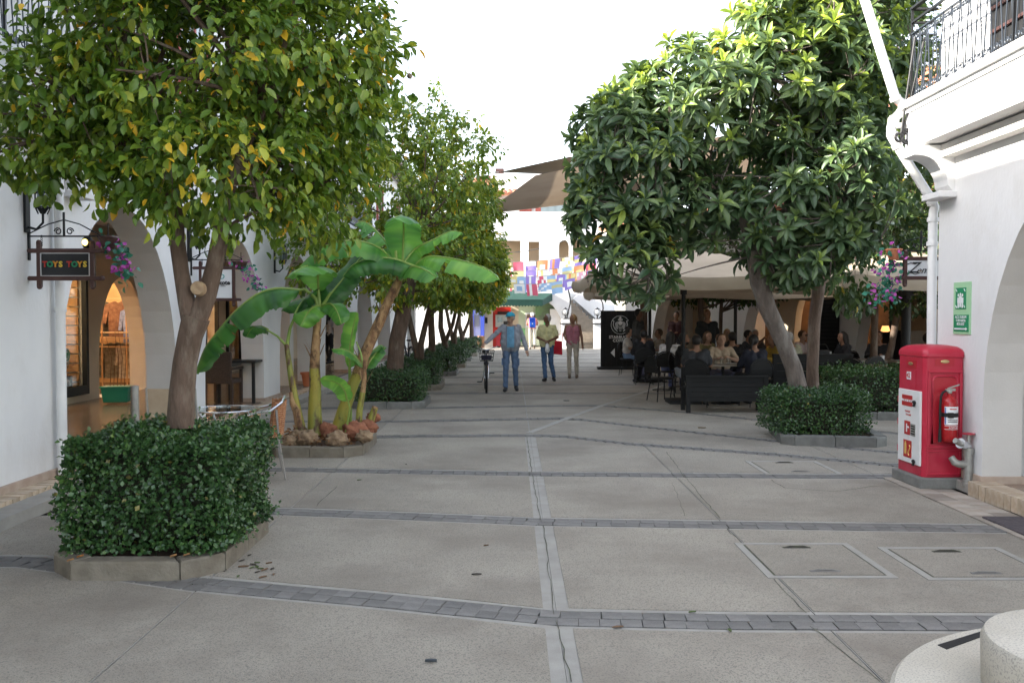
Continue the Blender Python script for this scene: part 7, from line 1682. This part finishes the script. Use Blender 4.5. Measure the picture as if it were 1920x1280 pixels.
# parasols
def parasol(label, x, y, half, ze, zt, post=.04, val=.22, cm='canvas', rz=0):
    t = thing('parasol', label, 'parasol', (x, y, 0), rz, 'large beige parasols over the cafe terrace')
    n = 14; P = []
    for i in range(n+1):
        for j in range(n+1):
            u, v = i/n*2-1, j/n*2-1; r_ = max(abs(u), abs(v)); c_ = min(abs(u), abs(v))/max(r_, 1e-6)
            z = zt-(zt-ze)*r_**1.08-.09*r_*(1-c_)**.7*math.sin(PI*r_*.5)+.01*math.sin(u*9)*math.cos(v*8); P.append((u*half, v*half, z))
    m = MB(); m.grid(P, n+1, n+1); m.build('canopy', M[cm], t, world=False, smooth='all')
    for sx, sy in ((1, 0), (-1, 0), (0, 1), (0, -1)):
        Q = []
        for k in range(15):
            u = k/14*2-1; p = (sx*half if sx else u*half, sy*half if sy else u*half); e = ze-.09*(1-abs(u))**.7*1.0
            wv = .02*math.sin(u*16+sx); Q += [(p[0], p[1], e), (p[0]+sx*(.015+wv), p[1]+sy*(.015+wv), e-val/2), (p[0]-sx*(.02-wv), p[1]-sy*(.02-wv), e-val+.015*math.sin(u*22))]
        m = MB(); m.grid(Q, 15, 3); m.build('valance', M[cm], t, world=False, smooth='all')
    m = MB(); v_ = half*.16; Q = [(-v_, -v_, zt+.02), (v_, -v_, zt+.02), (v_, v_, zt+.02), (-v_, v_, zt+.02), (0, 0, zt+.10)]; m.add(Q, [(0, 1, 4), (1, 2, 4), (2, 3, 4), (3, 0, 4)]); m.build('vent_cap', M[cm], t, world=False)
    for k in range(8):
        a = PI/4*k; e = (half*.97*(math.cos(a) if k % 2 == 0 else math.copysign(1, math.cos(a))), half*.97*(math.sin(a) if k % 2 == 0 else math.copysign(1, math.sin(a))), ze-.03-(.09 if k % 2 == 0 else 0))
        e = (e[0], e[1], e[2]-.05); m = MB(); m.tube([(0, 0, zt-.17), e], .012, 5); m.build('rib', M['black'], t, world=False)
        m = MB(); m.tube([(0, 0, ze-.25), (e[0]*.5, e[1]*.5, (zt-.17+e[2])/2)], .010, 5); m.build('strut', M['black'], t, world=False)
    m = MB(); m.tube([(0, 0, .05), (0, 0, zt)], post, 12); m.lathe([(post*1.6, ze-.33), (post*1.6, ze-.22)], n=12); m.build('post', M['black'], t, world=False, smooth=True)
    m = MB(); m.box((0, 0, .04), (.6, .6, .08)); m.build('base', M['black'], t, world=False, bevel=.01)
parasol('widest beige parasol at the front of the terrace', 3.30, 17.2, 2.0, 2.42, 2.98)
parasol('beige parasol behind the leaning trunk, its post beside the middle tables', 5.30, 21.2, 1.9, 2.33, 2.85)
parasol('beige parasol over the right tables on the thick dark post', 7.32, 16.6, 1.9, 2.38, 2.9, post=.085)
parasol('beige parasol nearest the black cafe sign', 3.50, 22.7, 1.55, 2.36, 2.85)
parasol('beige parasol at the back right before the red shop', 8.75, 20.6, 1.9, 2.40, 2.9, post=.05)
# shade sails and wires
def sail(label, c4, mt, sag=.25, n=10):
    P4 = [Vector(p) for p in c4]; m = MB(); P = []
    for i in range(n+1):
        for j in range(n+1):
            u, v = i/n, j/n; p = P4[0].lerp(P4[1], u).lerp(P4[3].lerp(P4[2], u), v); ed = math.sin(PI*u)*math.sin(PI*v); P.append(p-Vector((0, 0, sag*ed)))
    m.grid(P, n+1, n+1); return solo(m, 'shade_sail', mt, label, 'shade sail', 'shade sails over the street', smooth='all')
sail('dark grey shade sail with its tip reaching to the left', [W(935, 323, 25), W(1068, 294, 22), W(1300, 290, 23), W(1080, 329, 27.5)], M['sailgrey'], .1)
sail('large beige shade sail stretched behind the loquat crown', [W(905, 402, 26), W(1004, 329, 19), W(1450, 235, 18), W(1480, 335, 27)], M['sail'], .12)
sail('narrow cream shade sail edge above the bunting', [W(1085, 441, 29), W(1165, 424, 31), W(1330, 400, 28), W(1240, 440, 26)], M['canvas_w'], .1)
def wire(label, a, b, r_=.006, sag=.1, knots=()):
    P = [a.lerp(b, k/12)-Vector((0, 0, sag*math.sin(PI*k/12))) for k in range(13)]; m = MB(); m.tube(P, r_, 4); t = solo(m, 'wire', M['galv'], label, 'wire'); return t
wire('long grey guy wire running left from the dark sail tip', W(935, 323, 25), W(560, 338, 17.5), .012)
wire('thin wire from the cream sail edge toward the left trees', W(1085, 441, 29), W(930, 475, 30), .01, .15)
wire('thin slack wire crossing before the far white parapet', W(925, 402, 30), W(1160, 418, 34), .008, .35); wire('thin wire rising to the right over the grey sail', W(990, 296, 30), W(1070, 312, 26), .008, .02)
# bunting
FC = [(.30, .22, .58), (.62, .12, .18), (.78, .66, .28), (.80, .80, .78), (.75, .30, .14), (.32, .48, .68), (.58, .54, .28), (.74, .42, .50)]
FM = [mat('flag_%d' % k, c, None, .8, trans=.35) for k, c in enumerate(FC)]
rows_ = [((938, 492), (1122, 472), 8, 27, 44.5, [(6, 0), (1, 1), (3, 0), (4, 3), (0, 4), (3, 2), (0, 2), (0, 3)]), ((940, 508), (1120, 492), 8, 30, 43, [(3, 1), (6, 2), (0, 3), (3, 2), (4, 3), (5, 6), (4, 2), (1, 4)]), ((950, 518), (1118, 505), 9, 24, 41.5, [(2, 3), (5, 3), (0, 3), (1, 3), (5, 2), (0, 3), (2, 4), (7, 3), (0, 7)]), ((962, 532), (1080, 520), 5, 18, 40.5, [(3, 5), (1, 3), (5, 3), (5, 6), (0, 3)])]
lbb = ['uppermost row of coloured bunting flags', 'second row of coloured bunting flags', 'third row of coloured bunting flags', 'lowest sparse row of small bunting flags']
for ri, (a, b, n, hp_, Y, cols_) in enumerate(rows_):
    A, B = W(*a, Y), W(*b, Y); t = thing('bunting', lbb[ri]+' hung across the street end', 'bunting', A, 0, 'rows of coloured flags across the street')
    m = MB(); m.tube([A.lerp(B, k/12)-Vector((0, 0, .12*math.sin(PI*k/12))) for k in range(13)], .01, 4); m.build('cord', M['galv'], t)
    for k in range(n):
        s0, s1 = (k+.04)/n, (k+.9)/n; p = A.lerp(B, s0); q = A.lerp(B, s1); p.z -= .12*math.sin(PI*s0); q.z -= .12*math.sin(PI*s1); h_ = hp_*Y/FOC*random.uniform(.85, 1.3); tw = random.uniform(-.15, .15)
        m = MB(); g = []; nx, nz = 5, 5
        for j in range(nz):
            for i in range(nx): u, v = i/(nx-1), j/(nz-1); g.append(p.lerp(q, u)+Vector((tw*v*.4, .10*math.sin(u*4+k)*v, -h_*v-(.05*abs(u-.5)))))
        m.grid(g, nz, nx); c1, c2 = cols_[k % len(cols_)]; pat = (k+ri) % 4
        for fi in range(len(m.f)):
            j, i = divmod(fi, nx-1); m.m[fi] = 0
            if pat == 0 and i == 1 or pat == 1 and (i+j) % 3 == 0 or pat == 2 and j == 1 or pat == 3 and (i in (1, 2) and j in (1, 2)): m.m[fi] = 1
        m.build('flag', [FM[c1], FM[c2]], t, smooth='all')

# ================================================================== HANGING SIGNS, LANTERNS, BASKETS
def hanging_sign(label, px0, px1, py0, py1, Y, wallx, board, arm_y, arm_px, txt=None, wall_side=-1, tilt=0):
    a = W(px0, py1, Y); b = W(px1, py0, Y); t = thing('hanging_sign', label, 'sign', (a.x, Y, a.z))
    fw = .04; m = None
    for (p, q) in (((a.x-.05, a.z+fw), (b.x+.05, a.z+fw)), ((a.x-.05, b.z-fw), (b.x+.05, b.z-fw)), ((a.x+fw, a.z-.04), (a.x+fw, b.z+.04)), ((b.x-fw, a.z-.04), (b.x-fw, b.z+.04))):
        m = MB(); hz = abs(p[0]-q[0]) > .1; m.bar((p[0], Y+(.0 if hz else .004), p[1]), (q[0], Y+(.0 if hz else .004), q[1]), .045 if hz else .04, fw)
        for e in (p, q): m.ell((e[0], Y, e[1]), (fw*.55, .03, fw*.55), 8, 6)
        m.build('frame_bar', M['brownwood'], t, bevel=.004)
    m = MB(); m.box(((a.x+b.x)/2, Y, (a.z+b.z)/2), (b.x-a.x-3*fw, .02, b.z-a.z-3*fw)); m.build('board', board, t)
    az = W(0, arm_y, Y).z; ax = (arm_px-960)/FOC*Y; m = MB()
    m.bar((wallx, Y, az), (ax, Y, az), .014); m.bar((wallx, Y, az-.22), (wallx, Y, az+.35), .03, .03, up=(0, 1, 0)); m.build('bracket_arm', M['iron'], t)
    m = MB(); c = wallx+(ax-wallx)*.5; m.tube([(wallx, Y, az+.02), (c-(ax-wallx)*.22, Y, az+.11), (c, Y, az+.15)], .006, 5); m.tube([(ax, Y, az+.01), (c+(ax-wallx)*.22, Y, az+.11), (c, Y, az+.15)], .006, 5)
    for sx in (-1, 1): scroll(m, (c+sx*.055, Y, az+.045), .035, sx, 1, t=.006)
    m.tube([(c, Y, az), (c, Y, az+.22)], .012, 6); m.build('bracket_scroll', M['iron'], t, smooth=True)
    for xx in (a.x+fw*1.6, b.x-fw*1.6):
        m = MB(); z = b.z
        while z < az: m.tube([(xx+.008*math.cos(q), Y+.001, z+.012+.012*math.sin(q)) for q in [2*PI*k/6 for k in range(6)]], .003, 4, closed=True); z += .02
        m.build('chain', M['iron'], t, kind='stuff')
    return t, a, b, fw
t, a, b, fw = hanging_sign('dark hanging sign with coloured toy shop letters in a brown frame', 66, 181, 462, 530, 8.24, XL, M['signblack'], 443, 190)
m = MB(); q = [(a.x+1.55*fw, a.z+1.55*fw), (b.x-1.55*fw, b.z-1.55*fw)]
for z in (q[0][1], q[1][1]): m.box(((q[0][0]+q[1][0])/2, 8.226, z), (q[1][0]-q[0][0], .006, .010))
for x in (q[0][0], q[1][0]): m.box((x, 8.226, (q[0][1]+q[1][1])/2), (.010, .006, q[1][1]-q[0][1]))
m.build('silver_edge', M['silver'], t)
lw = (b.x-a.x-3.6*fw)/8.6; x = a.x+1.9*fw+lw*.5
for ch_, cm_ in zip('TOYS TOYS', ('red', 'green', 'orange', 'yellow', None, 'red', 'green', 'orange', 'yellow')):
    if cm_: m = MB(); put_text(m, ch_, (x, 8.224, (a.z+b.z)/2), (1, 0, 0), (0, 0, 1), lw*1.45, .006, bold=.003); m.build('letter', M[cm_], t)
    x += lw*(.98 if cm_ else .6)
t, a, b, fw = hanging_sign('white hanging sign with teal drop emblem behind the forked trunk', 371, 443, 497, 567, 12.4, XL, M['signwhite'], 487, 455)
m = MB(); c = W(418, 530, 12.38); put_text(m, 'likote', (c.x, 12.386, c.z), (1, 0, 0), (0, 0, 1), .085, .004, bold=.003); put_text(m, 'İSKELE', (c.x, 12.386, c.z-.045), (1, 0, 0), (0, 0, 1), .022, .003); m.build('lettering', M['black'], t)
m = MB(); c = W(413, 517, 12.38); m.tube([(c.x+.028*math.cos(k*PI/6)-.02, 12.386, c.z+.028*math.sin(k*PI/6)) for k in range(12)], .006, 4, closed=True); m.tube([(c.x+.03*math.cos(k*PI/6)+.02, 12.386, c.z-.01+.03*math.sin(k*PI/6)) for k in range(12)], .006, 4, closed=True); m.tube([(c.x, 12.386, c.z+.07), (c.x-.03, 12.386, c.z+.02)], .006, 4); m.build('emblem', mat('teal', (.05, .35, .33), None, .4), t)
t, a, b, fw = hanging_sign('brown framed hanging sign mostly hidden by the banana leaves', 592, 643, 497, 558, 20.6, XL, M['signwhite'], 488, 660)
# right sign
t, a, b, fw = hanging_sign('white hanging sign with black script lettering left of the drainpipe', 1690, 1800, 478, 528, 9.95, 4.9, M['signwhite'], 470, 1665)
m = MB(); c = W(1722, 503, 9.9); put_text(m, 'Z', (c.x-.045, 9.932, c.z+.005), (1, 0, 0), (0, 0, 1), .17, .004, shear=.4); put_text(m, 'em', (c.x+.055, 9.932, c.z-.02), (1, 0, 0), (0, 0, 1), .11, .004, shear=.45)
m.tube([(c.x-.11, 9.932, c.z+.045), (c.x-.07, 9.932, c.z+.062), (c.x-.02, 9.932, c.z+.05), (c.x+.01, 9.932, c.z+.062)], .005, 5); m.tube([(c.x-.12, 9.932, c.z-.05), (c.x-.06, 9.932, c.z-.048), (c.x-.02, 9.932, c.z-.065), (c.x+.02, 9.932, c.z-.05)], .005, 5); m.build('lettering', M['signblack'], t)
def flower_basket(label, px, py, Y, drop, n=110, spread=.10, trail=(.12, 0)):
    c = W(px, py, Y); t = thing('flower_basket', label, 'flower basket', c, 0, 'hanging baskets of artificial flowers')
    m = MB(); m.lathe([(.05, -.10), (.085, 0), (.095, .005), (.09, .02)], c, 14); m.build('pot', M['terracotta'] if px > 1000 else M['brownwood'], t, smooth=True)
    m = MB(); m.tube([c+Vector((0, 0, .0)), c+Vector((0, 0, .14))], .006, 5); m.build('hook', M['iron'], t)
    s_ = RNG.random(n)**.8; C_ = np.array(c)+np.stack([trail[0]*s_+RNG.normal(size=n)*spread*.55, RNG.normal(size=n)*.06, .04-drop*s_+RNG.normal(size=n)*.03], 1)
    k = RNG.random(n) < .55
    for nm, mk, mt, L in (('trailing_leaves', k, 'artleaf', .065), ('flowers', ~k, 'flower', .05)):
        mm = mk.sum(); leaf_mesh(nm, C_[mk], rand_dirs(mm)+np.array([0, 0, -.3]), rand_dirs(mm), np.full(mm, L), np.full(mm, L*.8), RNG.random(mm), 'oval', M[mt], t)
    return t
flower_basket('hanging basket with purple flowers trailing beside the toy shop sign', 203, 447, 8.3, .42, trail=(.16, 0)); flower_basket('hanging basket with pink flowers beside the drop emblem sign', 452, 492, 12.4, .45, trail=(.28, 0)); flower_basket('terracotta hanging pot with purple flowers left of the script sign', 1676, 470, 9.95, .62, trail=(-.10, 0), n=200, spread=.16)
def lantern(label, px, py, Y, wallx=XL, sc=1.0):
    c = W(px, py, Y); c.x = wallx+.16; t = thing('wall_lantern', label, 'lantern', c, 0, 'black wall lanterns on the left piers')
    m = MB(); m.box((wallx+.012, Y, c.z-.12), (.024, .07, .50)); m.build('wall_plate', M['iron'], t)
    m = MB(); m.tube([(wallx+.02, Y, c.z-.32), (wallx+.10, Y, c.z-.34), (c.x, Y, c.z-.28), (c.x, Y, c.z-.18)], .012, 6); m.build('arm', M['iron'], t, smooth=True)
    m = MB()
    for k in range(6): a = PI/3*k; dx, dy = .07*math.cos(a), .07*math.sin(a); m.tube([(c.x+dx*.6, Y+dy*.6, c.z-.20), (c.x+dx, Y+dy, c.z-.14), (c.x+dx, Y+dy, c.z+.12), (c.x+dx*.5, Y+dy*.5, c.z+.18)], .006, 4)
    for z in (-.14, -.01, .12): m.tube([(c.x+.07*math.cos(PI/3*k), Y+.07*math.sin(PI/3*k), c.z+z) for k in range(6)], .006, 4, closed=True)
    m.lathe([(.075, .12), (.03, .17), (.01, .24)], (c.x, Y, c.z), 8); m.lathe([(.02, -.20), (.05, -.15)], (c.x, Y, c.z), 8); m.build('cage', M['iron'], t)
    m = MB(); m.lathe([(.045, -.14), (.05, .11)], (c.x, Y, c.z), 10); m.build('glass', M['window'], t, smooth=True)
lantern('black wall lantern above the toy shop sign', 80, 360, 8.2); lantern('black wall lantern behind the forked trunk', 372, 440, 12.3); lantern('black wall lantern on the pier left of the banana leaves', 520, 475, 16.75)
m = MB(); c = W(164, 455, 8.26); m.lathe([(.03, -.05), (.045, -.03), (.045, .03), (.02, .06)], c, 10); yl = solo(m, 'small_lantern', M['iron'], 'tiny black lantern with yellow glow at the toy sign bracket', 'lantern', smooth=True)
m = MB(); m.prism([(c.x+.026*math.cos(a), c.y-.047, c.z+.03*math.sin(a)) for a in [2*PI*k/12 for k in range(12)]], (0, -.004, 0)); m.build('yellow_glass', emit('yellow_lamp', (1, .75, .15), 1.6), yl)

# ================================================================== LEFT FURNITURE AND POTS
def W0(px, Y): return (px-CX)/FOC*Y
t = thing('sling_chair', 'beige sling chair standing behind the nearest trunk and hedge', 'chair', (W0(345, 8.9), 8.9, 0), R(170))
m = MB(); m.grid([(x, .20+.10*(z-.45)-.02*math.sin(PI*(x+.25)/.5), z) for z in (.42, .6, .8, .98) for x in (-.25, -.12, 0, .12, .25)], 4, 5); m.build('backrest', M['sling'], t, world=False, smooth='all')
m = MB(); m.grid([(x, y, .42-.02*math.sin(PI*(x+.25)/.5)) for y in (-.25, -.1, .05, .20) for x in (-.25, -.12, 0, .12, .25)], 4, 5); m.build('seat', M['sling'], t, world=False, smooth='all')
for sx in (-1, 1): m = MB(); m.tube([(sx*.26, .26, .99), (sx*.26, .20, .43), (sx*.26, .30, 0)], .012, 6); m.tube([(sx*.26, .20, .43), (sx*.26, -.27, .43), (sx*.26, -.30, 0)], .012, 6); m.build('side_frame', M['galv'], t, world=False, smooth=True)
# aluminium wicker chair
t = thing('wicker_chair', 'aluminium armchair with brown wicker back beside the nearest hedge', 'chair', (-2.66, 9.3, 0), R(-72))
m = MB()
for sx in (-1, 1):
    q = MB(); q.tube([(sx*.27, -.25, 0), (sx*.28, -.24, .45), (sx*.285, -.20, .64), (sx*.28, -.05, .69), (sx*.27, .12, .72), (sx*.20, .24, .80), (0, .28, .84)], .0135, 8); q.build('arm_frame', M['alu'], t, world=False, smooth=True)
    q = MB(); q.tube([(sx*.24, .18, .73), (sx*.23, .20, .44), (sx*.25, .27, 0)], .0125, 8); q.build('rear_leg', M['alu'], t, world=False, smooth=True)
    q = MB(); q.tube([(sx*.275, -.20, .62), (sx*.29, -.10, .665), (sx*.275, .02, .69)], .019, 8); q.build('arm_pad', M['cutwood'], t, world=False, smooth=True)
for nm, f in (('wicker_back', 0), ('wicker_seat', 1)):
    q = MB()
    if f == 0:
        for k in range(16): z = .46+.022*k; q.tube([(.22*math.sin(a)*1.0, .10+.16*math.cos(a)+.10*(z-.46)+(.004 if (k+j) % 2 else -.004), z) for j, a in enumerate([-1.35+2.7*i/12 for i in range(13)])], .010, 4)
        for j in range(13): a = -1.35+2.7*j/12; q.tube([(.22*math.sin(a), .10+.16*math.cos(a), .45), (.22*math.sin(a), .10+.16*math.cos(a)+.035, .81)], .006, 4)
    else:
        for k in range(20): y = -.22+.023*k; q.tube([(-.24, y, .45), (0, y, .44+(.003 if k % 2 else -.003)), (.24, y, .45)], .011, 4)
        for k in range(10): q.tube([(-.22+.05*k, -.22, .447), (-.22+.05*k, .22, .447)], .007, 4)
    q.build(nm, M['wicker'], t, world=False, smooth=True)
t = thing('glass_table', 'small glass topped table between the hedge and the wicker chair', 'table', (-2.98, 9.25, 0))
m = MB(); m.lathe([(.34, .715), (.345, .72), (.34, .728)], n=32); m.build('tabletop', M['glass'], t, world=False)
m = MB(); m.tube([(.345*math.cos(a), .345*math.sin(a), .72) for a in [2*PI*k/32 for k in range(32)]], .009, 6, closed=True); m.build('rim', M['alu'], t, world=False, smooth=True)
for k in range(4): a = PI/4+PI/2*k; m = MB(); m.tube([(.30*math.cos(a), .30*math.sin(a), .71), (.10*math.cos(a), .10*math.sin(a), .40), (.24*math.cos(a), .24*math.sin(a), 0)], .012, 6); m.build('leg', M['alu'], t, world=False, smooth=True)
m = MB(); m.tube([(-4.02, 9.5, 0), (-4.02, 9.5, .94)], .042, 14); m.ell((-4.02, 9.5, .94), (.042, .042, .012), 14, 6); solo(m, 'steel_post', M['galv'], 'plain steel post standing left of the nearest trunk', 'post', smooth=True)
# dark wicker chair and table in the arcade
t = thing('dark_wicker_chair', 'dark brown wicker armchair standing under the second arch', 'chair', (W0(418, 15.6), 15.6, .15), R(175))
m = MB(); m.box((0, .22, .66), (.48, .05, .50)); m.build('backrest', M['darkwicker'], t, world=False, bevel=.01); m = MB(); m.box((0, 0, .40), (.50, .48, .08)); m.build('seat', M['darkwicker'], t, world=False, bevel=.01)
for sx in (-1, 1):
    m = MB(); m.box((sx*.245, 0, .62), (.05, .48, .05)); m.build('armrest', M['darkwicker'], t, world=False)
    for sy in (-1, 1): m = MB(); m.box((sx*.235, sy*.21, .20+(.1 if sy < 0 else 0)), (.045, .045, .40+(.2 if sy < 0 else 0))); m.build('leg', M['darkwicker'], t, world=False)
t = thing('dark_table', 'dark square table beside the wicker armchair under the second arch', 'table', (W0(452, 15.9), 15.9, .15))
m = MB(); m.box((0, 0, .73), (.7, .7, .04)); m.build('tabletop', M['black'], t, world=False)
for sx in (-1, 1):
    for sy in (-1, 1): m = MB(); m.box((sx*.3, sy*.3, .355), (.05, .05, .71)); m.build('leg', M['black'], t, world=False)
# green trough planter on the arcade floor
t = thing('plant_tub', 'green plastic trough with bare twigs on the arcade floor', 'plant pot', (-6.95, 15.7, .15), R(8))
def trough(w0, w1, d0, d1, z0, z1): return [(-w0, -d0, z0), (w0, -d0, z0), (w0, d0, z0), (-w0, d0, z0), (-w1, -d1, z1), (w1, -d1, z1), (w1, d1, z1), (-w1, d1, z1)]
BF = [(0, 3, 2, 1), (0, 1, 5, 4), (1, 2, 6, 5), (2, 3, 7, 6), (3, 0, 4, 7), (4, 5, 6, 7)]
m = MB(); m.add(trough(.20, .235, .15, .18, .02, .28), BF); m.build('tub', M['greenpot'], t, world=False, bevel=.012); m = MB(); m.add(trough(.25, .25, .195, .195, .275, .30), BF); m.build('rim', M['greenpot'], t, world=False, bevel=.006)
m = MB()
for k in range(5): x = -.12+.06*k; m.tube([(x, 0, .3), (x+.03, 0, .8), (x+random.uniform(-.1, .1), 0, 1.3+.2*(k % 2))], [.007, .005, .002], 5)
m.build('twigs', M['bark'], t, world=False, kind='stuff')
for px, py, Y, s_, lab in ((577, 727, 19.4, .16, 'terracotta pot at the foot of the pier behind the banana stems'), (120, 850, 9.3, .12, 'terracotta pot beside the left drainpipe behind the hedge')):
    c = Vector((W0(px, Y), Y, .15 if px > 200 else .12)); m = MB(); m.lathe([(s_*.62, 0), (s_*.9, s_*1.6), (s_*1.05, s_*1.62), (s_*1.05, s_*1.9), (s_*.9, s_*1.9), (s_*.8, s_*1.6)], c, 18); solo(m, 'flower_pot', M['terracotta'], lab, 'plant pot', smooth=True)
# mannequin like display and posters further along the arcade
for k, (Y, px) in enumerate(((24.9, 640),)):
    pass
